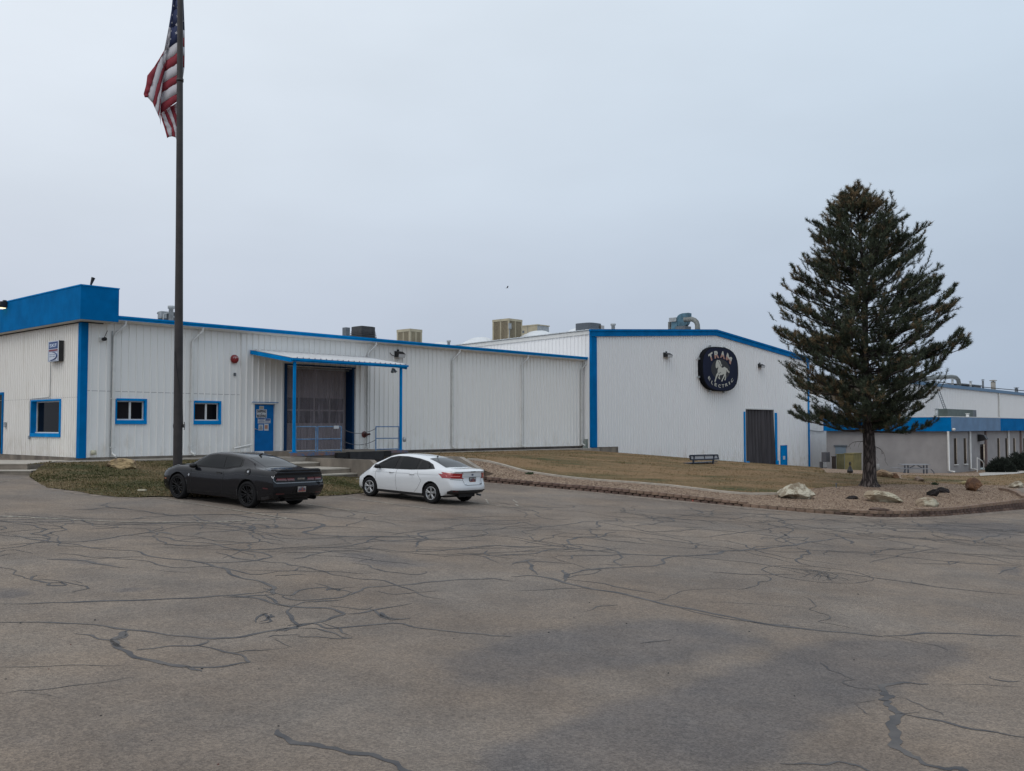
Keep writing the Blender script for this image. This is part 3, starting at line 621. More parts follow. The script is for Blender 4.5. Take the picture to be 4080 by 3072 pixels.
# grass tufts -------------------------------------------------------
def tufts(name, poly, surf, n, h, cols, seed, dz, edge=False):
    rng = np.random.default_rng(seed); P = np.array([tuple(p) for p in poly]); lo = P.min(0); hi = P.max(0)
    x = rng.uniform(lo[0], hi[0], n*3); y = rng.uniform(lo[1], hi[1], n*3)
    k = poly_sd(x, y, P) < .02; x = x[k][:n]; y = y[k][:n]; z = surf(x, y)+dz-.01; n = len(x)
    if n == 0: return
    a = rng.uniform(0, 6.28, n); w = rng.uniform(.012, .03, n); hh = h*rng.uniform(.4, 1.3, n); lx = rng.normal(0, .45, n)*hh; ly = rng.normal(0, .45, n)*hh
    V = np.empty((n, 3, 3)); V[:, 0] = np.c_[x-np.cos(a)*w, y-np.sin(a)*w, z]; V[:, 1] = np.c_[x+np.cos(a)*w, y+np.sin(a)*w, z]; V[:, 2] = np.c_[x+lx, y+ly, z+hh]
    me = bpy.data.meshes.new(name); me.vertices.add(3*n); me.vertices.foreach_set('co', V.ravel().astype(np.float32))
    me.loops.add(3*n); me.loops.foreach_set('vertex_index', np.arange(3*n, dtype=np.int32))
    me.polygons.add(n); me.polygons.foreach_set('loop_start', np.arange(0, 3*n, 3, dtype=np.int32))
    pat = np.sin(x*1.3+np.sin(y*.9)*2)+np.sin(y*1.1+x*.4)+rng.normal(0, .8, n)
    mi = np.clip(((pat+2.2)/4.4*len(cols)).astype(int), 0, len(cols)-1).astype(np.int32)
    for i, c in enumerate(cols): me.materials.append(mat('%s_%d' % (name, i), c, .9, spec=.1))
    me.polygons.foreach_set('material_index', mi); me.update(calc_edges=True)
    o = bpy.data.objects.new(name, me); COL.objects.link(o); return tag(o, kind='stuff')
g = [(.060, .066, .028), (.085, .085, .038), (.14, .118, .055), (.20, .15, .085), (.26, .20, .12)]
tag(tufts('grass', lp3, T2, 45000, .045, g, 1, 0), 'short green and straw coloured grass on the left lawn', 'grass')
g2 = [(.10, .095, .042), (.16, .122, .06), (.22, .15, .08), (.27, .185, .105), (.31, .22, .13)]
tag(tufts('dry_grass', lp, T, 65000, .032, g2, 2, .035), 'dry brown grass on the sloping lawn', 'grass')
tag(tufts('far_grass', l2, T, 7000, .04, g2, 4, .035), 'dry grass strip in front of the grey office', 'grass')
# loose stones on the gravel bed
def stones(n, seed):
    rng = random.Random(seed); mb = MB(); base = [(0, 0, 1), (1, 0, 0), (0, 1, 0), (-1, 0, 0), (0, -1, 0), (0, 0, -1)]
    F = [(0, 1, 2), (0, 2, 3), (0, 3, 4), (0, 4, 1), (5, 2, 1), (5, 3, 2), (5, 4, 3), (5, 1, 4)]; pts = []
    A = np.array([tuple(p) for p in gp]); Bq = np.array([tuple(p) for p in LP1]); rg = np.random.default_rng(seed)
    x = rg.uniform(-4, 26, n*4); y = rg.uniform(31, 48, n*4); k = (poly_sd(x, y, A) < -.1) & (poly_sd(x, y, Bq) > .12); x = x[k][:n]; y = y[k][:n]; z = T(x, y)
    for a, b_, c in zip(x, y, z):
        s = rng.uniform(.014, .030); r_ = [s*rng.uniform(.7, 1.4), s*rng.uniform(.7, 1.3), s*rng.uniform(.4, .8)]; t = rng.uniform(0, 6)
        mb.add([(a+(p[0]*cos(t)-p[1]*sin(t))*r_[0]+rng.uniform(-.3, .3)*s, b_+(p[0]*sin(t)+p[1]*cos(t))*r_[1], c+.01+p[2]*r_[2]) for p in base], F, rng.randrange(4))
    ms = [mat('stone_%d' % i, c, .9) for i, c in enumerate([(.15, .10, .075), (.27, .195, .14), (.36, .28, .21), (.22, .15, .105)])]
    tag(mb.build('loose_gravel', ms, fix=False), 'loose tan and brown landscaping gravel', 'gravel', kind='stuff')
stones(9000, 9)
# grit washed up along the foot of the wall
gw = [];
for p, q in zip(WB, WB[1:]):
    gw.append(p)
mb = MB(); vs = []; n = len(WB)
for i, p in enumerate(WB):
    d = (WB[min(i+1, n-1)]-WB[max(i-1, 0)]).xy.normalized(); q = Vector((d.y, -d.x)); ww = (.5, .6, .5, .9, .6, .9, .6, .8, .5, .9, .6, .7, .5, .6, .6)[i]
    vs += [(p.x, p.y, G(p.x, p.y)+.012), (p.x+q.x*ww, p.y+q.y*ww, G(p.x+q.x*ww, p.y+q.y*ww)+.006)]
mb.add(vs, [(2*i, 2*i+1, 2*i+3, 2*i+2) for i in range(n-1)])
tag(mb.build('grit', mat('grit', (.185, .15, .12), .95, var=.35, vs=5, bump=.5, bs=30)), 'tan grit washed along the foot of the block wall', 'grit', kind='stuff')
# ================================================================== BUILDINGS
def siding_mat(name, c, dirt, str_=.5):
    m = mat(name, c, .42, spec=.4); n, l, b = nodes_of(m)
    tcn = n.new('ShaderNodeTexCoord'); mp_ = n.new('ShaderNodeMapping'); mp_.inputs['Scale'].default_value = (2.2, 2.2, .16); l(tcn.outputs['Object'], mp_.inputs[0])
    q = n.new('ShaderNodeTexNoise'); q.inputs['Scale'].default_value = 2.2; q.inputs['Detail'].default_value = 7; q.inputs['Roughness'].default_value = .65; l(mp_.outputs[0], q.inputs['Vector'])
    r = n.new('ShaderNodeValToRGB'); l(q.outputs['Fac'], r.inputs[0]); e = r.color_ramp.elements
    e[0].position = .30; e[0].color = (*dirt, 1); e[1].position = .48; e[1].color = (*c, 1)
    q2 = n.new('ShaderNodeTexNoise'); q2.inputs['Scale'].default_value = .6; q2.inputs['Detail'].default_value = 6; l(tcn.outputs['Object'], q2.inputs['Vector'])
    x = n.new('ShaderNodeMix'); x.data_type = 'RGBA'; x.inputs[6].default_value = (*c, 1); l(r.outputs[0], x.inputs[7])
    mr_ = n.new('ShaderNodeMapRange'); l(q2.outputs['Fac'], mr_.inputs[0]); mr_.inputs['From Min'].default_value = .3; mr_.inputs['From Max'].default_value = .7; mr_.inputs['To Max'].default_value = str_*2
    l(mr_.outputs[0], x.inputs[0])
    sp = n.new('ShaderNodeSeparateXYZ'); l(tcn.outputs['Object'], sp.inputs[0]); mz = n.new('ShaderNodeMapRange'); l(sp.outputs['Z'], mz.inputs[0])
    mz.inputs['From Min'].default_value = 1.1; mz.inputs['From Max'].default_value = .0; mz.inputs['To Min'].default_value = 0; mz.inputs['To Max'].default_value = .5
    m3 = n.new('ShaderNodeMapping'); m3.inputs['Scale'].default_value = (1, 1, .5); l(tcn.outputs['Object'], m3.inputs[0]); q3 = n.new('ShaderNodeTexNoise'); q3.inputs['Scale'].default_value = 1.7; q3.inputs['Detail'].default_value = 9; q3.inputs['Roughness'].default_value = .7; l(m3.outputs[0], q3.inputs['Vector'])
    m4 = n.new('ShaderNodeMapRange'); l(q3.outputs['Fac'], m4.inputs[0]); m4.inputs['From Min'].default_value = .48; m4.inputs['From Max'].default_value = .68
    mm = n.new('ShaderNodeMath'); mm.operation = 'MULTIPLY'; l(mz.outputs[0], mm.inputs[0]); l(m4.outputs[0], mm.inputs[1])
    x2 = n.new('ShaderNodeMix'); x2.data_type = 'RGBA'; l(mm.outputs[0], x2.inputs[0]); l(x.outputs[2], x2.inputs[6]); x2.inputs[7].default_value = (.42, .36, .27, 1); l(x2.outputs[2], b.inputs['Base Color']); return m
M_side = siding_mat('white_siding', (.835, .825, .80), (.60, .58, .54), .12)
M_sideW = siding_mat('cream_siding', (.80, .775, .73), (.58, .54, .47), .5)
M_sideH = siding_mat('hall_siding', (.82, .82, .82), (.66, .66, .66), .12)
M_blue = mat('blue_paint', (.0, .140, .385), .8, spec=.05, var=.14, vs=1.5)
M_blue2 = mat('blue_trim', (.0, .215, .56), .75, spec=.06, var=.12, vs=2.5)
M_bluef = mat('faded_blue', (.115, .21, .345), .7, var=.12, vs=1.2)
M_white = mat('white_paint', (.66, .66, .64), .5, var=.06, vs=4)
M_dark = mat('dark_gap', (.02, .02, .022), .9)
M_glass = mat('window_glass', (.006, .006, .007), .06, spec=.05)
M_grey = mat('galvanised', (.33, .35, .36), .5, metal=.3, var=.2, vs=5)
M_greyd = mat('dark_grey_metal', (.10, .115, .13), .55, var=.25, vs=6)
M_tan = mat('tan_paint', (.38, .335, .235), .6, var=.15, vs=2)
M_pad = mat('cooler_pad', (.115, .088, .055), .95, var=.4, vs=9, bump=.5, bs=30)
M_black = mat('black_paint', (.014, .014, .016), .5, var=.3, vs=5)
M_stucco = mat('stucco', (.300, .288, .288), .9, var=.08, vs=1.2, bump=.3, bs=60)
M_roofw = mat('roof_sheet', (.55, .56, .57), .45, var=.1, vs=2)
M_steelb = mat('worn_blue_steel', (.04, .15, .33), .5, var=.1, vs=8, col2=(.16, .27, .42))

def ribbed(mb, t0, t1, zb, zt, ops=(), pitch=.305, rib=.035, axis='s', pos=0., m=0, ph=0.):
    rib *= 1.25; prof = [(0, 0), (pitch-.075, 0), (pitch-.062, rib), (pitch-.028, rib), (pitch-.015, 0)]
    ts = []; k = math.floor((t0-ph)/pitch)
    while ph+k*pitch < t1+pitch:
        ts += [(ph+k*pitch+a, o) for a, o in prof]; k += 1
    def off(t):
        for (a, oa), (b, ob) in zip(ts, ts[1:]):
            if a <= t <= b: return oa+(ob-oa)*((t-a)/(b-a) if b > a else 0)
        return 0
    cuts = [t0, t1]+[q for o in ops for q in o[:2]]
    allt = sorted(set([round(a, 4) for a, _ in ts if t0 < a < t1]+[round(c, 4) for c in cuts if t0 <= c <= t1]))
    f1 = zb if callable(zb) else (lambda t: zb); f2 = zt if callable(zt) else (lambda t: zt)
    def pt(t, z):
        o = off(t); return (t, pos-o, z) if axis == 's' else (pos-o, t, z)
    for a, b in zip(allt, allt[1:]):
        mid = (a+b)/2; iv = [(None, None)]; ex = sorted([(o[2], o[3]) for o in ops if o[0] <= mid <= o[1]])
        edges = [('lo', 0)]; segs = []; cur = None
        lo = ('b',)
        zs = [(f1(a), f1(b))]+[(z, z) for e in ex for z in e]+[(f2(a), f2(b))]
        for i in range(0, len(zs), 2):
            (a0, b0), (a1, b1) = zs[i], zs[i+1]
            if a1-a0 < 1e-3 and b1-b0 < 1e-3: continue
            mb.add([pt(a, a0), pt(b, b0), pt(b, b1), pt(a, a1)], [(0, 1, 2, 3)], m)
def rect(p, w=0., side=False):
    """pixel box (u0,v0,u1,v1) on a facade -> s0,s1,z0,z1"""
    f = sid if side else fac; u0, v0, u1, v1 = p
    a = f(u0, v0, w); b = f(u1, v1, w); c = f(u0, v1, w); d = f(u1, v0, w)
    s = sorted(((a[0]+c[0])/2, (b[0]+d[0])/2)); z = sorted(((a[1]+d[1])/2, (b[1]+c[1])/2)); return s[0], s[1], z[0], z[1]
ZB = 1.10
WIN2 = rect((455, 1588, 583, 1690)); WIN3 = rect((765.5, 1597, 879, 1691)); DOOR = rect((1008, 1609, 1092, 1799)); DOCK = rect((1132, 1464, 1405, 1799))
WINL = rect((126, 1592, 243, 1741), 0, True)
DOOR = (DOOR[0], DOOR[1], 1.2, DOOR[3]); DOCK = (DOCK[0], DOCK[1], 1.2, DOCK[3])
S_END = fac(2320, 1600, 0)[0]
zE = (fac(620, 1267, -.45)[1]+fac(2340, 1425, -.45)[1])/2      # top of the gutter
ZS = zE-.24
wh = bthing('warehouse', 0, 0, ZB, 'long low white metal warehouse with blue gutter, corner and parapet band, at left', 'building')
FC_S, FC_W = -.38, -.7
fz1 = fac(314.6, 1136.1, FC_W)[1]; fz0 = fac(314.6, 1270, FC_W)[1]; fs1 = fac(475, 1153, FC_W)[0]
STEP = fac(958, 1500, 0)[0]
mb = MB(); ribbed(mb, 0, STEP, ZB, ZS+.05, [WIN2, WIN3], .305, .03, ph=.12)
mb.build('wall', M_side, wh, fix=False)
mb = MB(); ribbed(mb, STEP, S_END+.4, ZB, ZS+.05, [DOOR, DOCK], .305, .042, ph=.02, pos=-.03)
mb.box(STEP-.02, STEP+.02, -.06, 0, ZB, ZS)
mb.build('dock_wall', M_side, wh, fix=False)
mb = MB(); ribbed(mb, 0, 15, ZB, fz0, [WINL, (sid(13.5, 1700, 0)[0], 16, ZB, sid(13, 1572, 0)[1])], .2, .022, axis='w', ph=.07)
mb.build('side_wall', M_sideW, wh, fix=False)
dw = sid(13.5, 1700, 0)[0]; dz = sid(13, 1572, 0)[1]
mb = MB(); mb.box(-.05, .3, dw-.001, dw+.10, ZB, dz+.1, 0); mb.box(-.05, .3, dw+.1, dw+1.2, dz, dz+.1, 0); mb.build('entrance_frame', M_blue, wh)
mb = MB(); mb.box(.12, .16, dw+.11, dw+.25, ZB, dz-.01, 0); mb.box(.14, .18, dw+.25, dw+4, ZB+.25, dz-.01, 1); mb.box(.12, .2, dw+.251, dw+4, ZB, ZB+.25, 2); mb.box(-.02, .3, dw+1.2, 15.6, dz, fz0, 0); mb.build('entrance_door', [M_white, M_glass, M_dark], wh)
# seams in the sheets
mb = MB(); zsm = fac(600, 1563, 0)[1]
for a, b in ((.15, WIN2[0]), (WIN2[0], WIN3[0]), (WIN3[0], STEP-.03)): mb.box(a, b-.002, -.008, .02, zsm-.01, zsm+.004)
mb.box(-.008, .02, .2, 13, zsm-.26, zsm-.248); mb.build('seam', mat('seam', (.25, .25, .25), .7), wh)
# roof
mb = MB(); mb.box(.1, S_END-.1, -.4, 30, ZS+.06, ZS+.12); mb.build('roof', M_roofw, wh)
# base plinth
mb = MB(); mb.box(.02, S_END, -.0, .3, -.4, ZB-.002, 0); mb.box(.0, .3, .31, 15, -.4, ZB-.002, 0); mb.build('foundation', M_concd, wh)
mb = MB(); mb.box(STEP+6.5, S_END-.2, -.05, -.005, ZB-.2, ZB-.05); 
mb.build('base_strip', mat('base_gap', (.06, .05, .045), .9, var=.5, vs=3), wh)
# gutter and flashing
mb = MB(); g0, g1 = fs1, S_END+.05
pr = [(-.30, zE-.165), (-.40, zE-.165), (-.42, zE-.09), (-.45, zE-.07), (-.45, zE), (-.43, zE), (-.43, zE-.05), (-.30, zE-.05)]
mb.prism(pr, lambda a, b, k: (k, a, b), g0, g1)
mb.build('gutter', M_blue2, wh)
mb = MB(); mb.prism([(-.29, zE-.06), (-.29, zE-.19), (-.06, zE-.24), (-.06, zE-.1)], lambda a, b, k: (k, a, b), fs1-.02, S_END); mb.build('eave_flashing', M_sideW, wh)
# parapet band round the office corner
mb = MB()
mb.box(FC_S, fs1, FC_W, 15, fz0, fz1)
mb.box(FC_S-.02, fs1+.02, FC_W-.02, 15.02, fz1+.002, fz1+.05, 1)
mb.build('parapet_band', [M_blue, M_blue2], wh)
mb = MB(); mb.box(FC_S+.03, fs1-.03, FC_W+.03, 14.9, fz0-.02, fz0-.003); mb.box(-.03, fs1-.3, -.05, -.035, fz0-.06, fz0-.021, 1); mb.box(-.05, -.03, -.05, 14.9, fz0-.06, fz0-.021, 1); mb.build('soffit', [mat('soffit', (.55, .52, .47), .8), M_dark], wh)
# corner trim
mb = MB(); z1 = fz0-.04
mb.prism([(-.05, -.05), (.22, -.05), (.24, -.02), (.24, -.003), (.0, -.003), (-.003, .0), (-.003, .24), (-.02, .24), (-.05, .22)], lambda a, b, k: (a, b, k), ZB-.02, z1); mb.build('corner_trim', M_blue, wh)
def window(parent, r, side=False, split=True, deep=.14, fr=.09, sill=.16, lbl=None):
    s0, s1, z0, z1 = r
    def P(a, d, z): return (d, a, z) if side else (a, d, z)
    def bx(mb, a0, a1, d0, d1, z0_, z1_, m=0):
        if side: mb.box(d0, d1, a0, a1, z0_, z1_, m)
        else: mb.box(a0, a1, d0, d1, z0_, z1_, m)
    f = MB(); o = .055
    bx(f, s0, s1, -o, deep, z1-fr, z1); bx(f, s0, s1, -o-.01, deep, z0, z0+sill); bx(f, s0, s0+fr, -o, deep, z0+sill, z1-fr); bx(f, s1-fr, s1, -o, deep, z0+sill, z1-fr)
    w = f.build('window', M_blue2, parent)
    f = MB(); a0, a1, b0, b1 = s0+fr, s1-fr, z0+sill, z1-fr; t = .05; d0, d1 = deep-.07, deep-.0
    bx(f, a0+.001, a1-.001, d0-.04, d1, b0+.001, b0+t); bx(f, a0+.001, a1-.001, d0, d1, b1-t, b1-.001); bx(f, a0+.001, a0+t, d0, d1, b0+t, b1-t); bx(f, a1-t, a1-.001, d0, d1, b0+t, b1-t)
    if split: bx(f, (a0+a1)/2-.04, (a0+a1)/2+.04, d0-.02, d1, b0+t, b1-t)
    fr_ = f.build('frame', M_white, w); OFFS.setdefault(w.name, OFFS[parent.name]); 
    f = MB(); bx(f, a0+t, a1-t, deep-.03, deep-.02, b0+t, b1-t); f.build('pane', M_glass, w)
    if split:
        f = MB(); bx(f, a0+t, (a0+a1)/2-.04, deep-.045, deep-.038, b0+t, b1-t); f.build('insect_screen', mat('screen', (.018, .016, .017), .9, spec=.1), w)
    return w
_b = MB.build
def build2(self, name, mats, parent=None, off=None, fix=True):
    if off is None and parent is not None and parent.name not in OFFS and parent.parent is not None:
        q = parent
        while q is not None and q.name not in OFFS: q = q.parent
        if q is not None: off = OFFS[q.name]
    return _b(self, name, mats, parent, off, fix)
MB.build = build2
window(wh, WIN2); window(wh, WIN3)
window(wh, WINL, True, False, .24, .06, .15)
# room behind panes so that nothing shows through the openings
mb = MB()
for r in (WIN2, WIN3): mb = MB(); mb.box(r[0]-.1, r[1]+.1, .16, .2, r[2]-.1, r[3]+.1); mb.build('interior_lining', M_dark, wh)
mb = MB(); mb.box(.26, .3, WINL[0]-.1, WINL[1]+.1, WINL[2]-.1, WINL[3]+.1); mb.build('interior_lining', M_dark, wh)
# downspouts
def downspout(parent, s, zt, zb, out=-.42, w=-.09, kick=True, r=.055, thin=False):
    mb = MB(); M = Matrix.Identity(4)
    def seg(a, b, wd=.10, dp=.08): mb.bar(a, b, wd, dp)
    mb.tube([(s+.32, out+.08, zt), (s+.32, out+.08, zt-.18), (s+.05, w-.03, zt-.52), (s, w, zt-.66)], .055, 8)
    mb.box(s-.055, s+.055, w-.045, w+.045, zb+.22, zt-.62)
    mb.tube([(s, w, zb+.26), (s, w, zb+.10), (s+.05, w-.22, zb+.0)], .05, 8)
    for z in (zb+(zt-zb)*.42, zb+.35): mb.box(s-.1, s+.09, w-.055, w+.05, z, z+.035)
    o = mb.build('downspout', M_white, parent); return o
for u in (452, 765): downspout(wh, fac(u, 1600, -.09)[0], zE-.15, ZB+.02, w=-.09)
for u in (1466, 1804, 2080, 2322): downspout(wh, fac(u, 1600, -.13)[0]-(.1 if u == 2322 else 0), zE-.15, ZB+.02, w=-.13)
# pipe beside the first downspout
mb = MB(); s_ = fac(444, 1500, -.05)[0]; mb.tube([(s_, -.05, fac(444, 1318, -.05)[1]), (s_, -.05, ZB)], .02, 6); mb.build('conduit', M_grey, wh)
# shipping door
s0, s1, z0, z1 = DOOR
mb = MB(); mb.box(s0+.02, s1-.02, .02, .07, z0, z1-.04); dr = mb.build('door', mat('door_blue', (.002, .135, .40), .6, spec=.15, var=.1, vs=3), wh)
mb = MB(); mb.box(s0-.13, s1+.13, -.13, .02, z1, z1+.05); mb.box(s0-.05, s0+.02, -.09, .06, z0, z1); mb.box(s1-.02, s1+.05, -.09, .06, z0, z1); mb.box(s0, s1, .08, .12, z0, z1); mb.build('door_frame', [M_white], wh)
mb = MB(); mb.box(s0-.13, s1+.13, -.14, -.10, z1+.052, z1+.08); mb.build('drip_cap', M_blue, wh)
mb = MB(); mb.tube([(s0+.14, .0, z0+1.0), (s0+.05, -.03, z0+1.0)], .025, 8); mb.tube([(s0+.10, -.02, z0+1.0), (s0+.22, -.03, z0+.97)], .014, 6); mb.build('handle', M_grey, dr)
# papers on the door
def dpx(x, y): return fac(960+x/8.33, 1600+y/8.33, .015)
def paper(name, x0, y0, x1, y1, m, lines=(), w=.014, parent=dr):
    a = dpx(x0, y0); b = dpx(x1, y1); mb = MB(); mb.box(a[0], b[0], w, w+.004, b[1], a[1], 0)
    for (lx0, lx1, ly0, ly1, mi) in lines:
        W_ = b[0]-a[0]; H_ = a[1]-b[1]; mb.box(a[0]+lx0*W_, a[0]+lx1*W_, w-.002, w+.001, a[1]-ly1*H_, a[1]-ly0*H_, mi)
    return mb.build(name, m, parent)
M_pap = mat('paper', (.52, .54, .56), .8); M_ink = mat('ink', (.02, .02, .025), .8); M_inkb = mat('ink_blue', (.02, .06, .2), .8); M_papt = mat('paper_tan', (.42, .36, .28), .8)
paper('notice', 612, 145, 762, 252, [M_pap, M_papt], [(.12, .88, .15, .9, 1)])
paper('notice', 515, 258, 855, 535, [M_pap, M_ink])
paper('notice', 562, 540, 800, 728, [M_pap, M_inkb], [(.05, .95, .05, .27, 1), (.2, .8, .38, .46, 1), (.08, .92, .62, .70, 1), (.08, .92, .85, .93, 1)])
paper('notice', 806, 572, 978, 716, [M_pap, M_inkb], [(.05, .95, .08, .4, 1), (.05, .8, .48, .58, 1), (.02, .96, .76, .84, 1)])
paper('notice', 585, 762, 735, 957, [M_pap, M_ink], [(.12, .88, .68, .82, 1), (.3, .7, .18, .22, 1), (.2, .8, .36, .5, 1)])
paper('notice', 770, 738, 915, 962, [M_pap, mat('ink_orange', (.4, .2, .14), .8)], [(.14, .8, .2, .75, 1)])
def dtext(body, x, y, hpx, wpx):
    c = dpx(x, y); H_ = dpx(x, y-hpx/2)[1]-dpx(x, y+hpx/2)[1]; wm = dpx(x+wpx/2, y)[0]-dpx(x-wpx/2, y)[0]
    t = text_mesh(body, 1, lambda a, b, d: (a, b, d), None, 't', None, bold=.03); xs = [v[0] for v in t.v]; ys = [v[1] for v in t.v]
    sx = wm/(max(xs)-min(xs)); sy = H_/(max(ys)-min(ys)); ox = (max(xs)+min(xs))/2; oy = (max(ys)+min(ys))/2
    t.v = [(c[0]+(v[0]-ox)*sx, .009, c[1]+(v[1]-oy)*sy) for v in t.v]; t.build('lettering', M_ink, dr, fix=False)
dtext('SHIPPING', 685, 322, 92, 290); dtext('RECEIVING', 685, 478, 92, 305); dtext('&', 685, 400, 34, 34)
# dock door with strip curtain
s0, s1, z0, z1 = DOCK
mb = MB(); mb.box(s0-.03, s0+.09, -.10, .55, z0, z1+.02); mb.box(s1-.09, s1+.03, -.10, .55, z0, z1+.02); mb.box(s0-.03, s1+.10, -.10, .5, z1+.022, z1+.09); mb.build('dock_door_frame', mat('frame_navy', (.004, .035, .10), .6, spec=.15), wh)
mb = MB(); W_ = s1-s0
mb.box(s0+.1, s1-.1, .42, .46, z0, z1, 0)
for k, (a, b) in enumerate(((.30, .62),)):
    zz0 = z0+(z1-z0)*.325; zz1 = z0+(z1-z0)*.47; zz2 = z0+(z1-z0)*.49; zz3 = z0+(z1-z0)*.63
for k in range(4):
    x0 = s0+.2+(W_-.4)*k/4+.06; x1 = s0+.2+(W_-.4)*(k+1)/4-.06
    mb.box(x0, x1, .40, .417, zz0, zz1, 1); mb.box(x0, x1, .40, .417, zz2, zz3, 1)
mb.build('overhead_door', [mat('door_panel', (.25, .215, .215), .6, var=.15, vs=1.5), M_dark], wh)
def curtain(s0, s1, w, z0, z1, n, name, m, parent, seed, amp=.05):
    rc_ = random.Random(seed); mb = MB(); nn = n*4; vs = []
    for i in range(nn+1):
        t = i/nn; a = amp*sin(i*pi/2+rc_.uniform(-.3, .3))*rc_.uniform(.5, 1.2); vs += [(s0+(s1-s0)*t, w+a*.6, z1), (s0+(s1-s0)*t+rc_.uniform(-.02, .02), w+a*1.3, z0)]
    mb.add(vs, [(2*i, 2*i+2, 2*i+3, 2*i+1) for i in range(nn)], 0, True); return mb.build(name, m, parent, fix=False)
def strip_mat():
    m = mat('strip_plastic', (.36, .31, .34), .25); n, l, b = nodes_of(m)
    tr = n.new('ShaderNodeBsdfTransparent'); mxs = n.new('ShaderNodeMixShader'); out = n['Material Output']
    l(tr.outputs[0], mxs.inputs[1]); l(b.outputs[0], mxs.inputs[2]); l(mxs.outputs[0], out.inputs[0])
    tcn = n.new('ShaderNodeTexCoord'); mp_ = n.new('ShaderNodeMapping'); mp_.inputs['Scale'].default_value = (5, 1, .25); l(tcn.outputs['Object'], mp_.inputs[0])
    q = n.new('ShaderNodeTexNoise'); q.inputs['Scale'].default_value = 2.5; q.inputs['Detail'].default_value = 5; l(mp_.outputs[0], q.inputs['Vector'])
    r = n.new('ShaderNodeMapRange'); l(q.outputs['Fac'], r.inputs[0]); r.inputs['From Min'].default_value = .35; r.inputs['From Max'].default_value = .7; r.inputs['To Min'].default_value = .16; r.inputs['To Max'].default_value = .55; l(r.outputs[0], mxs.inputs[0]); return m
curtain(s0+.1, s1-.38, .18, z0+.02, z1-.1, 22, 'strip_curtain', strip_mat(), wh, 3)
mb = MB(); mb.box(s0+.1, s1-.1, .15, .21, z1-.1, z1-.06); mb.build('curtain_rail', M_grey, wh)
# awning over the dock
CD = 3.15
cs0 = fac(998, 1400, 0)[0]; cs1 = fac(1618, 1460, -CD)[0]; cs1w = cs1
zc0 = fac(998, 1394, 0)[1]; zc1 = (fac(1166, 1423, -CD)[1]+fac(1600, 1455, -CD)[1])/2
aw = bthing('dock_awning', (cs0+cs1)/2, -CD, 1.2, 'white ribbed awning with blue edge on two posts over the loading dock', 'awning')
mb = MB(); n = int((cs1-cs0)/.305); vs = []
for k in range(n+1):
    for a, h in ((0, 0), (.21, 0), (.235, .04), (.27, .04), (.295, 0)):
        s_ = min(cs1, cs0+k*.305+a); vs += [(s_, -.06, zc0+h), (s_, -CD-.04, zc1+h)]
mb.add(vs, [(2*i, 2*i+2, 2*i+3, 2*i+1) for i in range(len(vs)//2-1)]); mb.add([(x, y, z-.012) for x, y, z in vs], [(2*i, 2*i+1, 2*i+3, 2*i+2) for i in range(len(vs)//2-1)]); mb.build('awning_sheet', M_roofw, aw, fix=False)
mb = MB(); mb.box(cs0-.02, cs1+.02, -CD-.06, -CD-.02, zc1-.155, zc1-.015); mb.box(cs0-.02, cs1+.06, -CD-.12, -CD-.062, zc1-.10, zc1-.02)
mb.prism([(-.06, zc0-.02), (-CD-.018, zc1-.02), (-CD-.018, zc1-.19), (-.06, zc0-.19)], lambda a, b, k: (k, a, b), cs0-.05, cs0-.005)
mb.prism([(-.06, zc0-.02), (-CD-.018, zc1-.02), (-CD-.018, zc1-.21), (-.06, zc0-.21)], lambda a, b, k: (k, a, b), cs1+.003, cs1+.04)
mb.build('fascia', M_blue2, aw)
mb = MB()
for s_ in np.linspace(cs0+.2, cs1-.2, 6): mb.prism([(-.07, zc0-.03), (-CD-.01, zc1-.03), (-CD-.01, zc1-.15), (-.07, zc0-.15)], lambda a, b, k: (k, a, b), s_, s_+.06)
mb.build('rafters', M_white, aw)
sp0 = fac(1172.5, 1600, -CD+.05)[0]; sp1 = fac(1597, 1600, -CD+.05)[0]
for s_ in (sp0, sp1):
    mb = MB(); mb.box(s_-.05, s_+.05, -CD+.0, -CD+.10, 1.22, zc1-.16); mb.box(s_-.14, s_+.14, -CD-.0, -CD+.2, 1.201, 1.22); mb.build('post', M_blue2, aw)
# dock platform
dk = bthing('loading_dock', (cs0+cs1)/2, -1.5, 0, 'concrete loading dock platform with rusty blue steel edge under the awning', 'loading dock')
dke = fac(1625, 1800, -CD)[0]
mb = MB(); mb.box(STEP+1.2, dke, -CD+.02, -.09, -.3, 1.195); mb.build('platform', M_concd, dk)
mb = MB(); e0 = fac(1157, 1803, -CD)[0]; mb.box(e0, fac(1335, 1800, -CD)[0], -CD-.03, -CD+.018, 1.05, 1.2, 0); mb.build('edge_angle', mat('rusty_blue', (.07, .16, .30), .7, var=.2, vs=6, col2=(.23, .11, .06), detail=8), dk); mb = MB(); mb.box(fac(1545, 1790, -CD)[0], dke, -CD-.03, -CD+.018, 1.08, 1.2, 0); mb.build('edge_angle', mat('rusty_blue', (.07, .16, .30), .7, var=.2, vs=6, col2=(.23, .11, .06), detail=8), dk)
mb = MB(); a0 = fac(1378, 1800, -CD)[0]; a1 = fac(1512, 1800, -CD)[0]; b0 = fac(1333, 1800, -CD)[0]; b1 = fac(1547, 1800, -CD)[0]
mb.box(a0, a1, -CD-.30, -CD-.005, .76, 1.18); dl = mb.build('dock_leveller', mat('black_steel', (.018, .018, .02), .6, var=.4, vs=4), dk)
for q0, q1, zz in ((b0, a0-.01, (.93, 1.15)), (b0+.45, a0-.01, (.78, .925)), (a1+.01, b1, (.93, 1.18)), (a1+.01, b1-.45, (.6, .925))):
    mb = MB(); mb.box(q0, q1, -CD-.22, -CD-.035, zz[0], zz[1]); mb.build('dock_bumper', mat('rubber', (.012, .012, .013), .85), dk)
